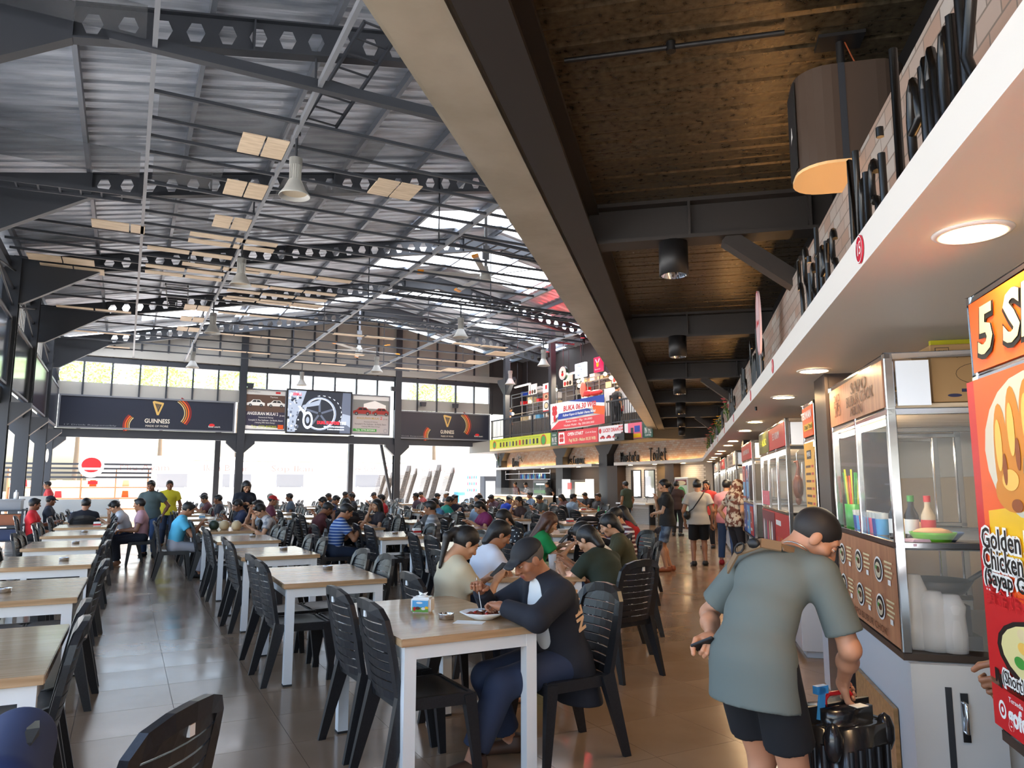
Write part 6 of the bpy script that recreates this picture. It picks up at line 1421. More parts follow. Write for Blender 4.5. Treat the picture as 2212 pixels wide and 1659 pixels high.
# --- heroes -------------------------------------------------------
Jo = skel(seat=.45, lean=13, hunch=8, head=(30,0,0), LH=(-.08,.42,.86), RH=(.14,.46,.93), poleL=(-.8,.2,-.3), poleR=(.6,-.2,-.6), feet=((-.06,.60,.075),(.13,.27,.075)), fat=1.02)
def jacket(J, h=.009):
    s = Sdf(); P = J['pelvis']; N = J['neck']; nd = nrm(N-J['chest'])
    cl = [(N+nd*.02, nd)]; torso(s, J, .030, cl)
    s.cap(P+V3(0,-.05,0), P+V3(0,-.13,-.27), .13, .125, flat=V3(1,0,0), fk=1.4, k=.05, clip=[(P+V3(0,0,-.27),V3(0,0,-1)),(P+V3(0,.02,0),V3(0,1,.15))])
    for S in 'LR':
        a, e, w_ = J['sh'+S], J['el'+S], J['wr'+S]; n = nrm(w_-e); b = w_-n*.015
        s.cap(a, e, .078, .066, k=.03).cap(e, w_, .066, .050, k=.025, clip=[(b,n)])
    for S in (-1,1): s.cap(N+J['xr']*S*.055-nd*.03, N+J['xr']*S*.05+J['fw']*.07-nd*.07, .026, .02, k=.02)
    o_ = J['fw']*.15-J['xr']*.035; s.cap(N+o_+nd*.05, J['chest']+o_, .10, .088, k=.012, sub=True); s.cap(J['chest']+o_, J['waist']+o_, .085, .085, k=.012, sub=True)
    A = Acc(); A.add(s.mesh(h)); return A.mesh('jacket')
qo = H(2.36, 3.93)
om = person('elderly man in black cap and dark jacket eating at the nearest wooden table', Jo, (body_mesh(Jo,.010,(1.15,1.25),((.5,.2,-1.),(-.5,.3,-.8)),hh=.0048), shirt_mesh(Jo,.010,.6,-.02), pants_mesh(Jo,.010,1.86,g=.016,loose=.012)), qo, LFT, sk=skin(164,108,78), hair=('cap',C('cap black',26,26,30,.7),C('grey stubble',90,82,76,.7)), shirt=wht, pants=col(34,44,68), shoes=C('brown sandal',70,46,34,.6))
o = bpy.data.objects.new('jacket', jacket(Jo)); COL.objects.link(o); o.parent = om; setmats(o, [col(24,26,36)])
me = text_mesh('NEW', .105, .004, bold=.004, spacing=1.1); me.materials.append(C('jacket letters',214,176,140,.7)); e = new('back_lettering', me, om)
n_v = Vector(nrm(-Jo['fw']*.45-Jo['xr']*.90)); x_v = Vector(Jo['up']); x_v = (x_v-n_v*x_v.dot(n_v)).normalized(); y_v = n_v.cross(x_v); p_v = Vector(Jo['chest']-Jo['fw']*.072-Jo['xr']*.182-Jo['up']*.05)
e.matrix_local = Matrix.Translation(p_v) @ Matrix((x_v,y_v,n_v)).transposed().to_4x4()
SEATS.append((2.36,3.93,LFT,'elderly man in black cap'))
Jb = skel(seat=0, lean=33, hunch=20, twist=-4, head=(42,-46,0), RH=(.14,.36,.775), LH=(-.20,-.02,.93), poleL=(-.8,.6,-.1), poleR=(.8,-.6,-.1), feet=((-.10,.05,.075),(.09,-.06,.075)), kpole=(0,1,.1), pelv=(0,-.03,.885), fat=.88)
mb_ = (body_mesh(Jb,.009,(1.1,1.25),((.2,-.6,-.6),(0,.7,-.5)),hh=.0046), shirt_mesh(Jb,.009,.80,-.17,g=.012,loose=.006,hemn=(0,-.12,-1)), pants_mesh(Jb,.009,.70,g=.012,loose=.012,top=.02))
bmn = person('man in grey green tee and black shorts bending over a black suitcase', Jb, mb_, (.95,2.99,0), R(-54), sk=skin(196,140,108), hair=('crop',C('short black hair',34,28,26,.6)), shirt=col(100,108,104), pants=col(14,15,20), shoes=C('dark shoe',40,38,38,.6))
# cross-body strap over the back, buckle and necklace
N = Jb['neck']; xr, fw, up_ = Jb['xr'], Jb['fw'], Jb['up']; sb = MB()
pts = [Jb['shR']*.55+N*.45+fw*.02+up_*.055, N*.35+Jb['shR']*.3+Jb['chest']*.35-fw*.115+up_*.03, Jb['chest']-fw*.142+up_*.075, Jb['chest']-xr*.11-fw*.128+up_*.035, Jb['chest']-xr*.20-fw*.05-up_*.01]
pts = [Vector(p) for p in pts]
for a, b in zip(pts, pts[1:]): sb.bar(a, b, .008, .045, up=tuple(np.cross(np.array(b-a), -fw)))
obj('strap', sb, C('tan webbing',134,108,80,.8), bmn); q = (pts[2]+pts[3])/2
bk_ = MB(); bk_.ell(tuple(pts[2]*.75+pts[3]*.25-Vector(fw)*.012), (.032,.016,.022), 8); obj('buckle', bk_, BLACK, bmn)
rg = MB(); c_ = pts[2]*.15+pts[3]*.85-Vector(fw)*.014; X_, U_ = Vector(xr), Vector(up_); rg.tube([c_+X_*.022*math.cos(R(45*i))+U_*.026*math.sin(R(45*i)) for i in range(8)], .0045, 6, closed=True); obj('strap_ring', rg, BLACK, bmn)
nk = MB(); nd = Vector(nrm(Jb['head']-N)); a1 = Vector(xr); a2 = nd.cross(a1).normalized(); nk.tube([Vector(N)+nd*.03+(a1*math.cos(R(20*i))+a2*math.sin(R(20*i)))*.066 for i in range(18)], .003, 5, closed=True); obj('necklace', nk, C('silver chain',200,196,186,.3,metal=1), bmn)
def toworld(b, v): return b.matrix_basis @ Vector(v)
w_ = toworld(bmn, Jb['wrL']); d_ = (Vector(Jb['wrL'])-Vector(Jb['elL'])).normalized()
ph = tag(obj('phone', MB().box(-.036,.036,-.006,.006,-.05,.05), BLACK, None, toworld(bmn, Vector(Jb['wrL'])+d_*.075+Vector((-.012,-.026,0))), 0, bevel=.003), 'black phone held in the bending man’s hand'.replace('’',"'"), 'phone'); ph.rotation_euler = (R(60), R(30), R(40))
# --- the near group round the two tables behind the old man ----------
ponyc, whc = col(196,180,150), col(214,214,222)
def PW(x, y, az, key, label, **k): P_(x*math.cos(AH)+y*math.sin(AH), -x*math.sin(AH)+y*math.cos(AH), R(-az), key, label, **k)
PW(-.44,5.45,62,'phoneF','woman with black ponytail in beige tee looking at her phone', hair=('tail',HAIRB), shirt=ponyc, pants=JEAND, sk=SK1)
PW(-.30,6.55,62,'eatF','woman with dark hair in white tee beside the ponytail woman', hair=('tuck',HAIRB), shirt=whc, pants=JEAND, sk=SK2)
POLKA = mat('polka dot cloth', (.01,.01,.012), .8); n_, l_, b_ = nodes(POLKA)
vo = n_.new('ShaderNodeTexVoronoi'); vo.inputs['Scale'].default_value = 26; vo.inputs['Randomness'].default_value = .55; tc_ = n_.new('ShaderNodeTexCoord'); rp = n_.new('ShaderNodeValToRGB'); rp.color_ramp.interpolation = 'CONSTANT'
rp.color_ramp.elements[0].color = (.7,.7,.68,1); rp.color_ramp.elements[1].position = .26; rp.color_ramp.elements[1].color = (.012,.012,.016,1); l_.new(tc_.outputs['Object'], vo.inputs['Vector']); l_.new(vo.outputs['Distance'], rp.inputs[0]); l_.new(rp.outputs[0], b_.inputs['Base Color'])
P_(4.50,8.55,LFT+R(12),'eatF','woman with glasses and polka dot blouse leaning over her table', hair=('tuck',HAIRB), shirt=POLKA, pants=blk, sk=SK1)
PW(.22,8.55,70,'eatF','woman with long brown hair in bright green tee at a phone', hair=('long',noisy(C('auburn hair',84,44,30,.45),(.05,.02,.012),(.11,.045,.025),scale=(9,2,1.5),freq=14,bump=.6,dist=.006)), shirt=col(10,128,62), pants=JEAND, sk=SK1)
PW(.86,6.40,-38,'lowF','woman seen from behind in dark green top with black hair', hair=('tuck',HAIRB), shirt=col(36,46,34), pants=POLKA, sk=SK1)
PW(.99,7.30,-88,'lowM','man in white tee leaning over the table behind the dark green top', hair=('short',HAIRB), shirt=wht, pants=JEAND, sk=SK2)
PW(1.26,8.10,-85,'eatF','person with black hair in olive shirt between the white tee and the striped man', hair=('tuck',HAIRB), shirt=col(64,62,38), pants=JEAND, sk=SK1)
def stripes(name, c1, c2, sc, ax='Z'):
    m = mat(name, c1, .85); n, l, b = nodes(m); tc = n.new('ShaderNodeTexCoord'); wv = n.new('ShaderNodeTexWave'); wv.bands_direction = ax; wv.inputs['Scale'].default_value = sc
    r = n.new('ShaderNodeValToRGB'); r.color_ramp.interpolation = 'CONSTANT'; r.color_ramp.elements[0].color = (*c1,1); r.color_ramp.elements[1].color = (*c2,1); r.color_ramp.elements[1].position = .62
    l.new(tc.outputs['Object'], wv.inputs['Vector']); l.new(wv.outputs['Fac'], r.inputs[0]); l.new(r.outputs[0], b.inputs['Base Color']); return m
PW(1.52,9.9,-112,'eatM','man with dark hair in maroon and white striped shirt', hair=('short',HAIRB), shirt=stripes('maroon stripes',(.10,.03,.04),(.6,.56,.54),5.5), pants=JEAND, sk=SK1)
PW(1.80,10.9,-70,'eatF','woman with long black hair in red top beyond the striped man', hair=('long',HAIRB), shirt=col(168,26,30), pants=blk, sk=SK1)
# --- standing and walking in the aisle ------------------------------
def stand(x, y, rz, key, label, **k):
    J, M_ = pose(key, **pose_kw[key]); return person(label, J, M_, (x,y,0), rz, **k)
DENIM = noisy(col(70,92,122), (.04,.06,.10), (.20,.27,.36), freq=6, lo=.42, hi=.62)
wm = stand(2.80,13.55,R(84),'mouthF','woman in black tee and ripped denim shorts standing with hand at her mouth', hair=('tail',HAIRB), shirt=col(30,28,28), pants=DENIM, sk=SK1, shoes=C('tan slipper',150,84,50,.6))
POLO = col(176,172,166)
pm = stand(3.58,14.45,R(-12),'walkM','man in pale grey polo and black shorts with cross-body bag, seen from behind', hair=('short',HAIRB), shirt=POLO, pants=col(18,18,20), sk=SK2, shoes=C('black sandal',20,20,20,.6))
t = thing('crossbody_bag', 'black cross-body bag on the man in the pale polo', 'bag', pm.location, R(-12)); m = MB(); m.ell((-.21,-.06,.95),(.07,.10,.085),10); obj('pouch', m, BLACK, t); m = MB(); m.tube([(.13,.02,1.40),(.06,-.135,1.30),(-.10,-.175,1.08),(-.20,-.08,1.0)],.012,6); obj('strap', m, BLACK, t)
stand(4.16,14.55,R(-20),'walkF','person in pink tee, blue jeans and red trainers walking along the stalls', hair=('short',HAIRB), shirt=col(222,150,160), pants=col(66,90,128), sk=SK1, shoes=C('red trainer',160,24,34,.6))
FLOR = mat('floral cloth', (.3,.2,.12), .8); noisy(FLOR, (.16,.05,.03), (.62,.52,.40), freq=16, detail=2, lo=.46, hi=.54)
stand(3.95,13.35,R(-70),'lookM','woman in floral brown headscarf leaning to a stall', hair=('hijab',FLOR), shirt=FLOR, pants=col(40,34,36), sk=SK1, shoes=BLACK)
stand(4.82,18.5,R(150),'standM','person in red top far along the aisle', hair=('short',HAIRB), shirt=col(190,60,56), pants=blk, sk=SK2, shoes=BLACK)
stand(5.02,19.3,R(165),'standP','woman with long hair in floral top far along the aisle', hair=('long',HAIRB), shirt=noisy(col(120,110,130),(.06,.05,.12),(.6,.55,.6),freq=18,lo=.45,hi=.55), pants=JEAND, sk=SK1, shoes=BLACK)
stand(3.72,24.2,R(40),'standM','man in dark green tee standing before the mirrors', hair=('short',HAIRB), shirt=col(70,80,64), pants=JEAND, sk=SK2, shoes=BLACK)
stand(4.95,22.6,R(-30),'standM','person in dark clothes in the brown passage', hair=('short',HAIRB), shirt=col(60,40,36), pants=blk, sk=SK3, shoes=BLACK)
stand(*H(17.66,33.6).xy,LFT,'standM','counter worker in dark red shirt behind the drinks counter', hair=('short',HAIRB), shirt=col(70,30,34), pants=blk, sk=SK2)
stand(*H(17.66,32.4).xy,LFT,'standP','counter worker in patterned shirt behind the drinks counter', hair=('short',HAIRB), shirt=noisy(col(90,90,94),(.05,.05,.06),(.4,.4,.42),freq=14,lo=.45,hi=.55), pants=blk, sk=SK2)
stand(*H(17.66,30.3).xy,LFT,'lookM','counter worker in dark shirt behind the lit food counter', hair=('short',HAIRB), shirt=col(40,36,38), pants=blk, sk=SK2)
# --- left and middle -----------------------------------------------
sg = stand(*H(.55,18.1).xy,AH+R(160),'lookM','man in grey green tee and jeans standing with cross-body strap', hair=('short',HAIRB), shirt=col(78,92,92), pants=JEAN, sk=SK3, shoes=C('dark sneaker',30,30,34,.6))
t = thing('crossbody_bag', 'dark bag at the waist of the standing man in the left aisle', 'bag', sg.location, AH+R(160)); m = MB(); m.ell((.02,-.19,.95),(.15,.06,.10),10); obj('pouch', m, BLACK, t); m = MB(); m.tube([(-.12,.02,1.42),(-.05,-.13,1.32),(.10,-.16,1.10),(.15,-.17,1.0)],.012,6); obj('strap', m, BLACK, t)
stand(*H(1.0,20.5).xy,AH+R(180),'standM','man in yellow tee standing behind the grey green tee', hair=('short',HAIRB), shirt=col(206,190,40), pants=JEAND, sk=SK3)
stand(*H(2.2,16.2).xy,AH+R(190),'standP','woman with long hair in black tee standing with a phone', hair=('long',HAIRB), shirt=col(28,32,44), pants=JEAND, sk=SK1)
stand(*H(-2.0,26.5).xy,AH+R(100),'walkM','person in red shirt walking past the glowing stall', hair=('short',HAIRB), shirt=col(180,44,44), pants=blk, sk=SK2)
P_(.80,13.78,RGT,'eatM','man in light blue tee and grey shorts seated at the coconut table', hair=('short',HAIRB), shirt=col(92,188,220), pants=col(170,166,170), sk=SK2, shoes=BLACK)
P_(2.28,14.05,LFT,'chinF','boy in grey tee turned away beside the coconut table', hair=('short',HAIRB), shirt=col(150,154,158), pants=JEAND, sk=SK2)
P_(2.34,13.42,LFT,'eatM2','man in patterned grey shirt drinking at the coconut table', hair=('short',HAIRB), shirt=noisy(col(150,150,156),(.18,.18,.20),(.55,.5,.48),freq=9,lo=.45,hi=.55), pants=col(150,140,124), sk=SK1)
P_(-1.52,17.3,RGT,'backM','man in red tee seated by the left wall, arm on the table', hair=('short',HAIRB), shirt=col(204,28,36), pants=blk, sk=SK3)
P_(-.66,16.98,FAR_,'upM','man in black tee seen from behind at the far left table', hair=('short',HAIRB), shirt=col(30,30,38), pants=blk, sk=SK2)
P_(-1.5,20.6,RGT,'backM','man in dark cap and dark tee sitting behind the red tee', hair=('cap',col(30,32,44),HAIRB), shirt=col(34,36,46), pants=blk, sk=SK3)
P_(.10,17.0,LFT,'eatM2','man in white tee with backpack looking down at his phone', hair=('short',HAIRB), shirt=col(206,206,208), pants=JEAND, sk=SK1)
P_(.35,16.3,LFT,'upM','man in pink shirt with wristwatch seated by the aisle', hair=('short',HAIRB), shirt=col(196,150,156), pants=col(40,44,56), sk=SK2)
BLUP = stripes('blue polo stripes',(.015,.06,.24),(.35,.42,.55),7)
P_(2.92,11.6,RGT,'eatM','man in blue polo with pale stripes eating at the third table row', hair=('short',HAIRB), shirt=BLUP, pants=JEAND, sk=SK2)
P_(4.62,11.75,AH+R(70),'upM','man in grey striped shirt seen from behind', hair=('short',HAIRB), shirt=stripes('grey stripes',(.24,.25,.27),(.45,.45,.46),4), pants=JEAND, sk=SK2)
mid = [
 (3.05,16.0,LFT,'eatM','man in navy tee bending over a bowl in the middle rows',(34,40,66),SK3,'short'),(3.05,18.5,RGT,'upM','man in red cap and maroon tee in the middle rows',(110,50,66),SK2,'cap'),
 (3.0,13.6,RGT,'eatM2','man in brown maroon tee left of the black hooded person',(84,36,36),SK3,'short'),(3.85,14.4,FAR_,'upM','person in black hooded jacket seen from behind',(22,22,26),SK2,'long'),
 (4.55,14.6,LFT,'chinF','woman with glasses in dark top facing left behind a bottle',(44,36,40),SK1,'long'),(4.9,17.3,LFT,'eatM','man in dark navy tee leaning with one arm out',(30,32,46),SK2,'short'),
 (6.3,19.5,LFT,'upM','person in bright red tee in the far middle rows',(196,38,44),SK2,'short'),(6.1,16.9,RGT,'eatM','man in teal green tee beside the pale blue shirt',(40,150,130),SK2,'short'),
 (6.25,15.5,RGT,'eatM2','man in pale blue shirt leaning on a middle table',(158,176,196),SK2,'short'),(6.95,15.3,LFT,'eatM','man in denim blue shirt facing left',(76,116,150),SK2,'short'),
 (5.25,13.2,FAR_,'lowF','person with curly grey hair bent low behind the grey striped shirt',(96,92,90),SK3,'tuck'),(8.9,15.9,RGT,'eatM','man in white cap and royal blue tee',(36,72,190),SK1,'cap'),
 (8.3,18.2,LFT,'headM','person in pale blue shirt with arm raised to the head',(168,178,196),SK1,'short'),(7.6,17.9,NEAR_,'backM','man in navy tee with white lettering leaning back',(34,38,54),SK2,'short'),
 (8.6,22.5,LFT,'upM','man in dark plum shirt far in the middle',(76,54,66),SK3,'short'),(7.2,24.5,LFT,'eatM','person in black at a far middle table',(36,34,38),SK3,'short'),
 (10.9,16.6,LFT,'eatM','man in grey camouflage shirt at the table with green bottle',(84,88,84),SK2,'short'),(11.4,19.0,LFT,'backM','man with dark hair in charcoal shirt above the camouflage shirt',(54,48,48),SK2,'short'),
 (11.2,15.2,RGT,'upM','person in pale grey blue tee by the brown passage',(150,164,180),SK2,'short'),(11.9,15.6,LFT,'chinF','person with brown hair in dark tee by the brown passage',(70,48,46),SK1,'tuck'),
 (12.3,16.4,LFT,'eatF','woman with reddish hair at a far aisle table',(96,60,54),SK1,'long'),(10.0,13.4,LFT,'eatF','woman in purple magenta top at an aisle table',(130,40,90),SK1,'tuck'),
 (2.0,20.6,LFT,'upM','man in dark tee second row of the far left crowd',(46,44,52),SK3,'short'),(1.0,22.2,RGT,'headM','person with hand on the head in the far left crowd',(50,50,58),SK3,'short'),
 (2.3,22.6,LFT,'eatM','man in maroon shirt in the far left crowd',(92,54,60),SK2,'short'),(.9,25.2,RGT,'upM','man in black cap in the far left crowd',(40,42,52),SK3,'cap'),
 (2.4,25.0,LFT,'backM','man in grey cap leaning back in the far left crowd',(120,124,130),SK2,'cap'),(3.0,23.0,RGT,'eatM','man in navy shirt at the far left crowd edge',(40,46,72),SK2,'short'),
 (4.5,22.2,LFT,'upM','man in slate tee at a far table',(84,92,104),SK3,'short'),(4.6,24.6,LFT,'eatF','woman in grey headscarf at a far table',(110,110,104),SK2,'hijab'),
 (5.0,20.0,RGT,'eatM','man in navy hoodie at a far table left of the column',(42,50,84),SK2,'short'),(5.9,22.0,LFT,'headM','person in dark tee beside the far column',(48,46,50),SK3,'short'),
 (6.6,26.0,RGT,'upM','man in olive tee far behind near the chair towers',(90,88,66),SK3,'short'),(8.2,26.4,LFT,'eatM','man in tan cap near the chair towers',(120,96,80),SK2,'cap'),
 (9.2,24.2,RGT,'eatM','man in dark shirt far behind the denim shirt',(52,54,62),SK2,'short'),(10.6,24.8,LFT,'upM','man in white cap facing left far at the right',(92,88,90),SK2,'cap'),
 (11.4,21.6,LFT,'eatM2','man in plum checked shirt far at the right',(88,60,70),SK3,'short'),(12.6,23.2,LFT,'upM','man in steel blue shirt far at the right',(92,112,134),SK2,'short'),
 (13.2,20.6,LFT,'eatM','person in black tee close to the mezzanine pillar',(32,30,34),SK2,'short'),(9.4,27.6,LFT,'eatM','person in faded red tee far behind',(160,70,70),SK2,'short')]
USED = set()
def snap(c, s, f):
    best = None
    for ci, k_, c0, s0 in TABLES:
        if ci == 8: continue
        for j, ds in enumerate((.32,.92)):
            if f == LFT: c2 = c0+.83+.24; sd_ = 1
            elif f == RGT: c2 = c0-.24; sd_ = 0
            else: return c, s
            if (ci,k_,sd_,j) in USED or any(abs(c2-a)+abs(s0+ds-b) < .7 for a, b, f_, l_ in SEATS): continue
            d = abs(c-c2)*1.3+abs(s-s0-ds)
            if best is None or d < best[0]: best = (d, c2, s0+ds, (ci,k_,sd_,j))
    USED.add(best[3]); return best[1], best[2]
for c, s, f, k, lab, cl, sk_, hr in mid:
    c, s = snap(c, s, f)
    hh_ = HAIRB if hr != 'cap' else {'man in red cap and maroon tee in the middle rows':col(190,40,40),'man in white cap and royal blue tee':col(214,208,196),'man in white cap facing left far at the right':col(220,216,210)}.get(lab, col(60,58,62))
    P_(c, s, f, k, lab, hair=(hr, hh_ if hr != 'hijab' else col(150,150,146)) + ((HAIRB,) if hr=='cap' else ()), shirt=col(*cl), pants=[JEAND,blk,JEAN,col(70,66,60)][(int(c*10)+int(s*10))%4], sk=sk_)
# mezzanine people
stand_z = []
for (c, s, rz, lab, cl, k) in ((16.9,33.0,RGT,'man in denim shirt and khaki trousers standing on the mezzanine',(50,66,96),'lookM'),(16.9,28.6,NEAR_,'person in black standing on the mezzanine by the menu boards',(26,26,30),'standM'),(16.8,23.6,RGT,'person in black at the white arched kiosk on the mezzanine',(24,24,28),'standM')):
    o = stand(*H(c,s).xy, rz, k, lab, hair=('short',HAIRB), shirt=col(*cl), pants=col(150,130,100) if 'khaki' in lab else blk, sk=SK2); o.location.z = 3.73
# someone close at the bottom left, in a blue jacket, and the stall keeper whose hand shows at the right
t = thing('jacket', 'dark blue jacket draped over a chair back at the bottom left corner', 'jacket', H(-.50,2.28), LFT)
jk = Sdf(); jk.cap((-.20,-.29,.86),(.20,-.29,.86),.088,k=.06).cap((-.20,-.28,.84),(-.24,-.30,.45),.07,.06,k=.05).cap((.20,-.28,.84),(.24,-.30,.45),.07,.06,k=.05).cap((0,-.30,.80),(0,-.29,.42),.07,.05,flat=(1,0,0),fk=3.0,k=.05)
A_j = Acc(); A_j.add(jk.mesh(.012)); o = bpy.data.objects.new('cloth', A_j.mesh('cloth')); COL.objects.link(o); o.parent = t; setmats(o, [col(24,40,82)])
chair(-.50, 2.28, LFT, 'black plastic chair under the blue jacket at the bottom left corner', 2)
Js = skel(seat=0, lean=10, head=(14,0,0), LH=(-.315,.425,.955), RH=(.22,.05,.92), poleL=(-.5,-.6,-.4))
sk_p = person('stall keeper whose brown hand grips the edge of the near orange stall', Js, (body_mesh(Js,.012,(1.0,.5),((.9,.3,-.2),(0,.3,-1)),hh=.007), shirt_mesh(Js,.014,.55,-.1), pants_mesh(Js,.014)), K(1.45,3.05), R(77), sk=SK3, hair=('short',HAIRB), shirt=col(60,60,64), pants=blk)
# ================================================================== tables and chairs, now that the seats are known
def near_seat(c, s): return any(abs(c-a)+abs(s-b) < .62 for a, b, f, l in SEATS)
for ci, k, c0, s0 in TABLES:
    nm = ('%s from the camera in the %s column from the left'%(ordn(k), COLN[ci])) if ci < 8 else ordn(k)+' along the stall aisle'
    lab = 'wood topped table, '+nm
    if (ci,k) == (1,0): lab = 'nearest wood topped table with white frame, where the capped man eats'
    if (ci,k) == (1,4): lab = 'wood topped table with coconuts and drinks on it'
    rz = -R(21.6) if ci == 8 else {(1,0):R(1.5),(1,1):R(-.6),(1,2):R(1.2)}.get((ci,k), R(((ci*7+k*5)%5-2)*.4))
    table(c0, s0, lab, rz, legs_feet=(c0*.46+s0*.888) < 14)
    if ci == 8 and k > 0:
        M_ = H(c0,s0); a_ = AH-R(21.6); w_ = Vector((math.cos(a_),math.sin(a_),0)); l_ = Vector((-math.sin(a_),math.cos(a_),0))
        for j_, q in enumerate((M_+w_*.42-l_*.02, M_+w_*.70+l_*.45, M_+w_*.70+l_*.95)): chair(*WH(q.x,q.y), a_+(0 if j_==0 else R(60)), 'black plastic chair, back to the camera, %s at the %s table along the stall aisle'%(ordn(j_),ordn(k)), 2 if q.y < 12.5 else 0)
    for side in (0,1):
        for j, ds in enumerate((.32,.92)):
            rnd = random.Random(ci*100+k*10+side*2+j)
            c = c0+(.20 if side == 0 else TW-.20)+rnd.uniform(-.04,.03)*(1 if side else -1); s = s0+ds+rnd.uniform(-.04,.04)
            if side == 1 and pK(c+.5,s) > -.9 and s > 8 and ci < 8: pass
            if near_seat(c, s) or (ci,k,side) in ((1,0,1),(0,0,1)) or ci == 8 and side == 1: continue
            q = H(c, s); d = q.y
            if q.y < 1.0: continue
            full = 2 if d < 9 else 1 if d < 12.5 else 0
            w1 = ('nearer','farther')[j]; w2 = ('left','right')[side]
            l2 = 'black plastic chair, %s of two on the %s of the %s table, %s'%(w1,w2,ordn(k),('column '+COLN[ci]) if ci < 8 else 'stall aisle') 
            if d >= 19 and rnd.random() < .25: continue
            chair(c, s, (RGT if side == 0 else LFT)+R(rnd.uniform(-4,4)), l2, full)
for c, s, f, lb in SEATS:
    y_ = H(c,s).y
    chair(c, s, f, 'black plastic chair under the '+' '.join(lb.split()[:10]), 2 if y_ < 9 else 1 if y_ < 13 else 0, 'chairs with diners on them')
chair(-.06, 2.55, LFT+R(-36), 'black plastic chair standing closest to the camera at the bottom left', 2)
# ================================================================== SMALL THINGS
# suitcase
sx, sy, sz = .175, .125, .70
sc_t = thing('suitcase', 'large glossy black ribbed suitcase with red handle and blue tag by the stall', 'suitcase', (1.30,3.10,0), R(26))
SHELL = mat('glossy black shell', (.012,.012,.014), .22, coat=.3)
bm = bmesh.new(); bmesh.ops.create_cube(bm, size=1)
for v in bm.verts: v.co = Vector((v.co.x*sx*2*.96, v.co.y*sy*2, .06+(v.co.z+.5)*(sz-.08)))
bmesh.ops.bevel(bm, geom=bm.edges[:], offset=.055, segments=4, affect='EDGES'); me = bpy.data.meshes.new('shell'); bm.to_mesh(me); bm.free()
for p in me.polygons: p.use_smooth = True
me.materials.append(SHELL); new('shell', me, sc_t)
rm = MB().tube([(-.012,0,.14),(-.012,0,.52)], [.013,.013], 8).mesh('rib'); rm.materials.append(SHELL)
for i in range(5): o = new('rib', rm, sc_t, (-.09+.05*i+.012,-sy-.002,.03))
for i in range(4): o = new('rib', rm, sc_t, (-sx*.96-.0+.012,-.07+.045*i,.05))
for x in (-1,1):
    for z in (.12,.58):
        m = MB(); m.ell((x*(sx-.03),-sy+.03,z),(.038,.036,.075),10); obj('corner_guard', m, SHELL, sc_t)
m = MB(); m.box(-sx*.97,sx*.97,-.008,.008,.055,sz-.012); obj('zip_seam', m, BLACK, sc_t)
m = MB(); m.tube([(-.07,.0,sz-.025),(-.07,0,sz+.005),(-.05,0,sz+.022),(.06,0,sz+.022),(.08,0,sz+.005),(.08,0,sz-.025)],.009,8); o = obj('handle', m, RED, sc_t); o['label'] = 'red carrying handle'
m = MB(); m.prism([(-.13,sz-.06),(-.09,sz-.07),(-.075,sz+.05),(-.105,sz+.06)],-.012,-.006,'y'); m.box(-.12,-.06,-.012,.012,sz+.03,sz+.06); o = obj('luggage_tag', m, C('tag blue',70,160,226,.4), sc_t); o['label'] = 'bright blue luggage tag'
m = MB(); m.box(.02,.085,-sy-.0005+.05,-sy+.09,sz-.021,sz-.0185); obj('sticker', m, W_, sc_t)
for x in (-1,1):
    for y in (-1,1): m = MB(); m.cyl((x*.13-.012,y*.085,.03),(x*.13+.012,y*.085,.03),.03,n=14); m.box(x*.13-.02,x*.13+.02,y*.085-.02,y*.085+.02,.04,.085); obj('wheel', m, RUBBER, sc_t)
# ashtrays
ASH = MB().lathe([(0,.004),(.040,0),(.045,.002),(.045,.028),(.047,.032),(.042,.032),(.039,.028),(.038,.010),(0,.008)],20).mesh('ashtray'); ASH.materials.append(CHROME)
AT = [(WH(-.38,4.43),'chrome ashtray next to the tissue box on the nearest table'),((1.70,6.95),'chrome ashtray on the second table of the second column'),((-.60,4.28),'chrome ashtray on the nearest left hand table'),((-.72,6.55),'chrome ashtray on the second left hand table'),((-.50,8.95),'chrome ashtray on the third left hand table'),((-.52,11.4),'chrome ashtray on the fourth left hand table'),((-.52,13.9),'chrome ashtray on the fifth left hand table'),((1.72,9.2),'chrome ashtray on the third table of the second column'),((1.72,11.6),'chrome ashtray on the fourth table of the second column'),((3.85,8.9),'chrome ashtray on the table behind the ponytail woman'),((3.8,11.3),'chrome ashtray on the second table of the third column'),((3.8,13.6),'chrome ashtray on the third table of the third column'),((5.6,12.6),'chrome ashtray on the first table of the fourth column')]
for (c, s), lb in AT: tag(new('ashtray', ASH, None, H(c,s,.7752), 0), lb, 'ashtray', 'chrome ashtrays')
# nearest table: tissue box, plate of food, paper, cutlery
q = Vector((-.545,4.66,.7752)); t = thing('tissue_box', 'white plastic tissue box with printed village scene on the nearest table', 'tissue box', q, AH-R(38))
bm = bmesh.new(); bmesh.ops.create_cube(bm, size=1)
for v in bm.verts: v.co = Vector((v.co.x*.125, v.co.y*.10, (v.co.z+.5)*.092))
bmesh.ops.bevel(bm, geom=bm.edges[:], offset=.012, segments=3, affect='EDGES'); me = bpy.data.meshes.new('box'); bm.to_mesh(me); bm.free(); me.materials.append(W_); new('box', me, t)
for rz_, hw, dy in ((0,.05,.0502),(R(-90),.038,.0628)):
    p = Print(); p.r(-hw,.034,hw,.075,SKY_,1); p.r(-hw,.008,hw,.036,C('print grass',110,168,70,.4),1.4); p.d(-hw*.3,.03,.016,.009,BRN,2); p.d(hw*.4,.028,.014,.008,W_,2); p.d(-hw*.7,.026,.008,.012,RED,2); p.d(hw*.8,.034,.012,.008,YEL,2); p.d(-hw*.1,.062,.02,.006,W_,2)
    o = p.put(t, Vector((0,-dy,0)) if rz_ == 0 else Vector((-dy,0,0)), rz_, 'printed_scene')
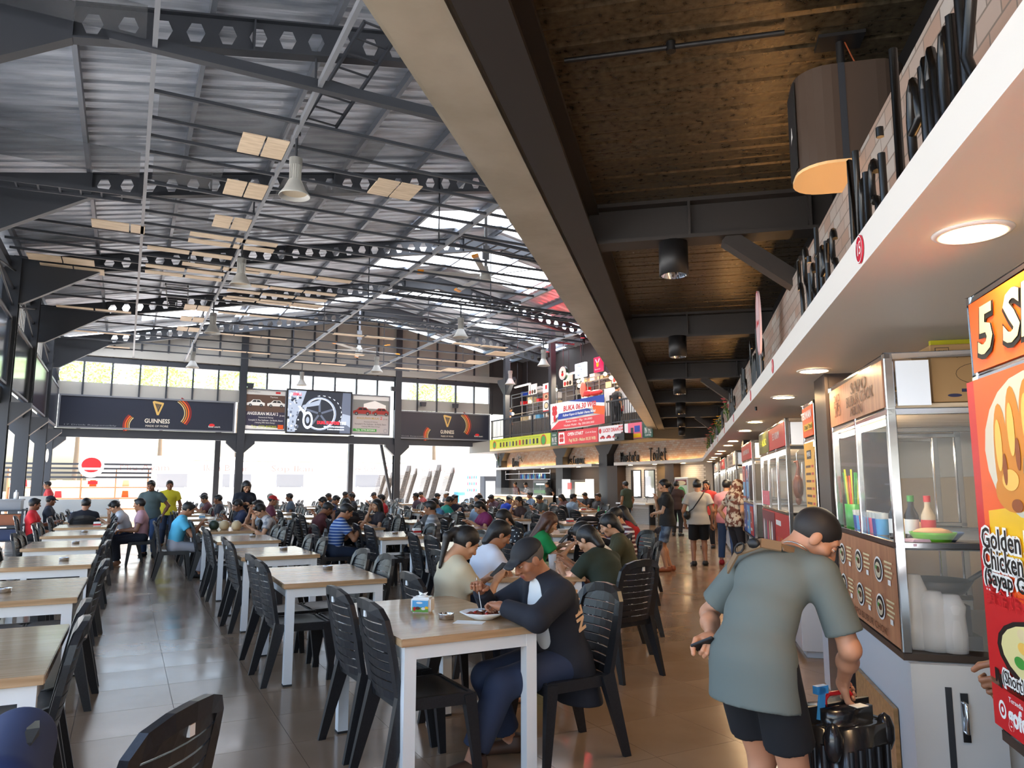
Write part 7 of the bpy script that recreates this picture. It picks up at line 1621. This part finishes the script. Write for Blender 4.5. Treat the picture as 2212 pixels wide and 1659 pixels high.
m = MB(); m.lathe([(0,.091),(.03,.091),(.03,.098),(.024,.099),(0,.099)],20); obj('lid', m, W_, t)
m = MB(); m.add([(-.02,0,.098),(.0,.012,.10),(.018,-.004,.098),(-.03,.006,.122),(.004,-.008,.112),(.03,.01,.118)], [(0,1,4,3),(1,2,5,4)]); obj('tissue', m, W_, t)
pl_ = Vector((-.165,4.42,.7752)); t = thing('plate_of_food', 'white wavy plate of brown noodles in front of the old man', 'plate', pl_, 0)
m = MB(); n = 32; rr = [(0,.008),(.055,.0),(.06,.004),(.10,.022),(.135,.040)]; vs = []
for r_, z in rr+[(.131,.044),(.098,.028),(.055,.012),(0,.012)]:
    for k in range(n): a = 2*math.pi*k/n; w2 = 1+(.035*math.cos(8*a) if r_ > .12 else 0); vs.append((r_*w2*math.cos(a), r_*w2*.85*math.sin(a), z))
m.add(vs, [(i*n+k,i*n+(k+1)%n,(i+1)*n+(k+1)%n,(i+1)*n+k) for i in range(len(rr)+3) for k in range(n)], 0, True); obj('plate', m, W_, t)
m = MB(); rnd = random.Random(3)
for i in range(26): a = rnd.uniform(0,6.28); r_ = rnd.uniform(0,.075); x, y = r_*math.cos(a), r_*.8*math.sin(a); b = rnd.uniform(0,3.1); m.tube([(x,y,.022),(x+.025*math.cos(b),y+.025*math.sin(b),.036),(x+.05*math.cos(b+.5),y+.04*math.sin(b+.5),.024)],.006,5)
o = obj('noodles', m, C('noodle brown',120,54,26,.4), t); o['kind'] = 'stuff'
m = MB()
for x, y, c in ((-.05,.02,0),(.02,-.03,0),(.06,.03,0)): m.ell((x,y,.034),(.012,.010,.008),8)
o = obj('chilli', m, C('sauce red',180,40,24,.3), t)
rw = [toworld(om, Jo['wr'+S]) for S in 'LR']; dirs = [(Vector(Jo['wr'+S])-Vector(Jo['el'+S])).normalized() for S in 'LR']
for i, nm in enumerate(('fork','spoon')):
    h_ = rw[i]+(om.matrix_basis.to_3x3() @ dirs[i])*.07; e = pl_+Vector((.02-.03*i,.02*i-.01,.045))
    t = thing(nm, 'steel %s in the old man\'s %s hand over the plate'%(nm,('near','far')[i]), 'cutlery', e, 0); d_ = h_-e; m = MB(); m.tube([(0,0,0),d_*.5,d_*1.25],[.0035,.003,.005],6); obj('handle', m, CHROME, t)
    m = MB(); m.ell((0,0,0),(.018,.012,.006),8) if i else m.box(-.01,.01,-.004,.004,-.02,.0); obj('head', m, CHROME, t)
m = MB(); m.box(-.085,.085,-.05,.05,0,.0008); o = tag(obj('paper_slip', m, W_, None, Vector((-.24,4.32,.7752)), R(-12)), 'white paper slip lying on the nearest table before the plate', 'paper')
# coconuts and cups on the blue shirt man's table
COCO = C('coconut husk',206,178,136,.7)
for i,(c,s) in enumerate(((1.55,13.62),(1.72,13.42),(1.40,13.75))):
    t = thing('coconut', ['trimmed coconut with cut top in the middle of the coconut table','pale trimmed coconut nearest the camera on the coconut table','dark green coconut with straws before the man in light blue'][i], 'coconut', H(c,s,.7752), 0, 'coconuts on the table')
    m = MB(); m.lathe([(0,0),(.05,0),(.075,.03),(.085,.075),(.07,.125),(.035,.155),(.0,.155)],14); obj('husk', m, COCO if i < 2 else C('coconut green',40,56,40,.5), t); m = MB(); m.lathe([(.034,.156),(.03,.162),(0,.158)],12); obj('opening', m, W_, t)
    if i == 2:
        for k in range(2): m = MB(); m.tube([(0,0,.12),(.02+.03*k,0,.25)],.004,5); obj('straw', m, W_, t)
CUPM = mat('clear cup', (.85,.87,.9), .12, alpha=.45)
def cup(x, y, lb, m_=CUPM, h=.13, z=.7752):
    m = MB(); m.lathe([(0,.003),(.028,0),(.038,h),(.036,h),(.026,.006),(0,.006)],16); return tag(obj('cup', m, m_, None, (x,y,z), 0), lb, 'cup', 'plastic cups on tables')
cup(.36,6.75,'tall clear plastic cup before the woman in dark green',h=.15); cup(*H(1.62,13.85).xy,'clear plastic cup among the coconuts')
cup(1.25,11.9,'blue plastic cup on the third table along the aisle',C('blue cup',110,130,200,.3)); cup(1.0,9.6,'clear cup on the table of the striped man')
def bottle(x, y, lb, m_, cap=W_, h=.24):
    t = thing('bottle', lb, 'bottle', (x,y,.7752), 0, 'bottles on tables'); m = MB(); m.lathe([(0,0),(.032,0),(.033,.01),(.033,h*.6),(.014,h*.82),(.013,h*.95),(0,h*.95)],14); obj('body', m, m_, t); m = MB(); m.cyl((0,0,h*.94),(0,0,h),.015,n=10); obj('cap', m, cap, t)
GBOT = C('green bottle',50,150,80,.12); WBOT = mat('water bottle', (.7,.8,.88), .1, alpha=.5)
bottle(*H(-.9,17.6).xy,'clear water bottle in front of the red tee',WBOT); bottle(*H(4.1,14.9).xy,'water bottle before the woman with glasses in dark top',WBOT); bottle(*H(6.0,17.6).xy,'left of two water bottles in the middle rows',WBOT); bottle(*H(5.85,17.75).xy,'right of two water bottles in the middle rows',WBOT)
bottle(*H(10.38,15.4).xy,'green glass bottle on the camouflage man\'s table',GBOT); bottle(1.9,15.2,'green glass bottle near the standing woman',GBOT)
def bowl(x, y, lb, m_=W_, r=.08):
    t = thing('bowl', lb, 'bowl', (x,y,.7752), 0, 'bowls and plates on tables'); m = MB(); m.lathe([(0,.003),(r*.5,0),(r*.95,.05),(r,.055),(r*.93,.055),(r*.5,.01),(0,.01)],18); obj('body', m, m_, t); m = MB(); m.ell((0,0,.04),(r*.85,r*.85,.01),12); obj('food', m, C('soup brown',120,70,36,.3), t)
bi = 0
for c, s, lb in ((3.9,10.95,'dark bowl in front of the blue striped polo'),(2.6,15.95,'bowl before the man in navy tee'),(4.1,8.75,'bowl before the woman with glasses'),(10.24,15.2,'white bowl beside the green bottle'),(10.05,15.5,'white bowl at the edge of the camouflage table'),(7.6,15.2,'bowl at the denim shirt table'),(5.75,17.5,'bowl near the teal tee'),(5.3,17.0,'bowl near the dark navy tee'),(7.7,17.3,'bowl by the raised arm man'),(-.75,17.9,'bowl at the far left table'),(1.6,16.2,'bowl at the table of the standing woman')): bowl(*H(c,s).xy, lb, BLACK if 'dark' in lb else W_)
for x, y, lb in ((.95,12.3,'white food tub with red print on the third aisle table'),(.82,12.1,'second white food tub on the third aisle table'),(1.35,12.5,'white bowl behind the tubs')): bowl(x, y, lb, W_, .09)
for c, s, lb in ((-.40,15.75,'white tissue box on the sixth left hand table'),(4.1,11.15,'tissue box with red band before the blue polo'),(8.0,12.9,'white tissue box on the fifth column table'),(1.6,18.3,'tissue box before the red cap man'),(12.0,18.6,'tissue box far at the right')):
    t = thing('tissue_box', lb, 'tissue box', H(c,s,.7752), AH, 'tissue boxes on tables'); m = MB(); m.box(-.06,.06,-.05,.05,0,.085); obj('box', m, W_, t, bevel=.008); m = MB(); m.box(-.061,.061,-.051,.051,.02,.05); obj('band', m, [RED,SKY_][int(c)%2], t)
# phones in hands
for lb, x, y, z in (('phone held by the ponytail woman',-.10,5.62,.92),('phone held by the woman in bright green',.60,8.72,.92)):
    m = MB(); m.box(-.036,.036,-.005,.005,-.07,.07); o = tag(obj('phone', m, BLACK, None, (x,y,z), 0, bevel=.003), lb, 'phone'); o.rotation_euler = (R(-50),0,R(-62))
# service corner at the left edge: trolley with grey tubs, notice board, partition screen
t = thing('tray_trolley', 'dark tray return trolley stacked with tubs at the left edge', 'trolley', H(-2.25,20.0), AH)
m = MB()
for x in (-.3,.3):
    for y in (-.4,.4): m.box(x-.02,x+.02,y-.02,y+.02,.08,1.0)
for z in (.3,.62,.95): m.box(-.32,.32,-.42,.42,z,z+.03)
obj('frame', m, STEEL, t)
for x in (-.28,.28):
    for y in (-.38,.38): m = MB(); m.cyl((x-.015,y,.045),(x+.015,y,.045),.045,n=12); obj('caster', m, RUBBER, t)
for i,(z,cc,lb) in enumerate(((.98,GRY,'grey tub on top of the tray trolley'),(.65,C('terracotta tub',150,84,50,.5),'brown tub on the middle of the tray trolley'),(.33,C('navy tub',40,54,90,.5),'navy tub low on the tray trolley'))):
    m = MB(); m.box(-.24,.24,-.3,.3,0,.22); m.box(-.26,.26,-.32,.32,.2,.23); tag(obj('tub', m, cc, None, H(-2.25,20.0,z), AH), lb, 'tub')
m = MB(); m.lathe([(0,0),(.045,0),(.045,.14),(.015,.17),(.015,.2),(0,.2)],12); tag(obj('soap_bottle', m, W_, None, H(-2.12,19.8,1.211), 0), 'white pump bottle on the grey tub', 'bottle')
t = thing('partition_screen', 'white partition screen with coloured dots at the far left', 'screen', H(-1.0,22.4), AH); m = MB(); m.box(-1.0,.9,-.02,.02,.1,1.15); obj('panel', m, W_, t); m = MB()
for x in (-.95,.85): m.box(x-.03,x+.03,-.2,.2,0,.1)
obj('feet', m, STEEL, t); p = Print(); [p.d(-.2+.22*i,.75-.22*j,.07,.07,[BLU,RED,PNK,NAVY][(i+j)%4],1) for i in range(3) for j in range(2)]; p.put(t, (0,-.021,0))
t = thing('standing_board', 'white standing board leaning beside the dark left column', 'board', H(-1.95,21.6), AH+R(20)); m = MB(); m.box(-.3,.3,-.02,.02,.05,1.25); obj('panel', m, W_, t); m = MB(); m.bar((-.2,.02,1.1),(-.2,.35,0),.03); m.bar((.2,.02,1.1),(.2,.35,0),.03); obj('legs', m, STEEL, t)
for i,(s,z) in enumerate(((25.9,2.55),(31.2,2.55))):
    t = thing('wall_lamp', 'oval white wall lamp on the dark left column, '+('nearer one','farther one')[i], 'lamp', H(-2.52,s,z), AH+R(90)); m = MB(); m.ell((0,0,0),(.11,.05,.24),14); obj('shade', m, glow('lamp opal',240,236,224,.5), t); m = MB(); m.box(-.05,.05,.02,.1,-.1,.1); obj('bracket', m, STEEL, t)
# wall fan and flower tub over the end wall shelf
t = thing('wall_fan', 'dark round wall fan over the end wall shelf', 'fan', H(17.6,33.2,2.85), AH-R(90))
m = MB(); [m.tube([(r_*math.cos(R(20*i)),0,r_*math.sin(R(20*i))) for i in range(18)],.006,5,closed=True) for r_ in (.25,.18,.1)]; obj('cage', m, STEEL2, t); m = MB(); m.cyl((0,.0,0),(0,.12,0),.07,n=12); m.bar((0,.1,0),(0,.2,-.2),.03); obj('motor', m, STEEL, t); m = MB()
for k in range(3): a = k*2.09; m.prism([(.04*math.cos(a),.04*math.sin(a)),(.2*math.cos(a),.2*math.sin(a)),(.2*math.cos(a+.6),.2*math.sin(a+.6))],-.01,.0,'y')
obj('blades', m, GRY, t)
flowers(35.2,17.45,2.385,RED,'tub of red leaves on the far end of the wall shelf',16,.7,H,AH,'flowers on the wall shelf')
bpy.context.view_layer.update()
print('objects', len(bpy.data.objects), 'tris', sum(len(o.data.loop_triangles) if o.data.loop_triangles else sum(len(p.vertices)-2 for p in o.data.polygons) for o in bpy.data.objects if o.type=='MESH'))
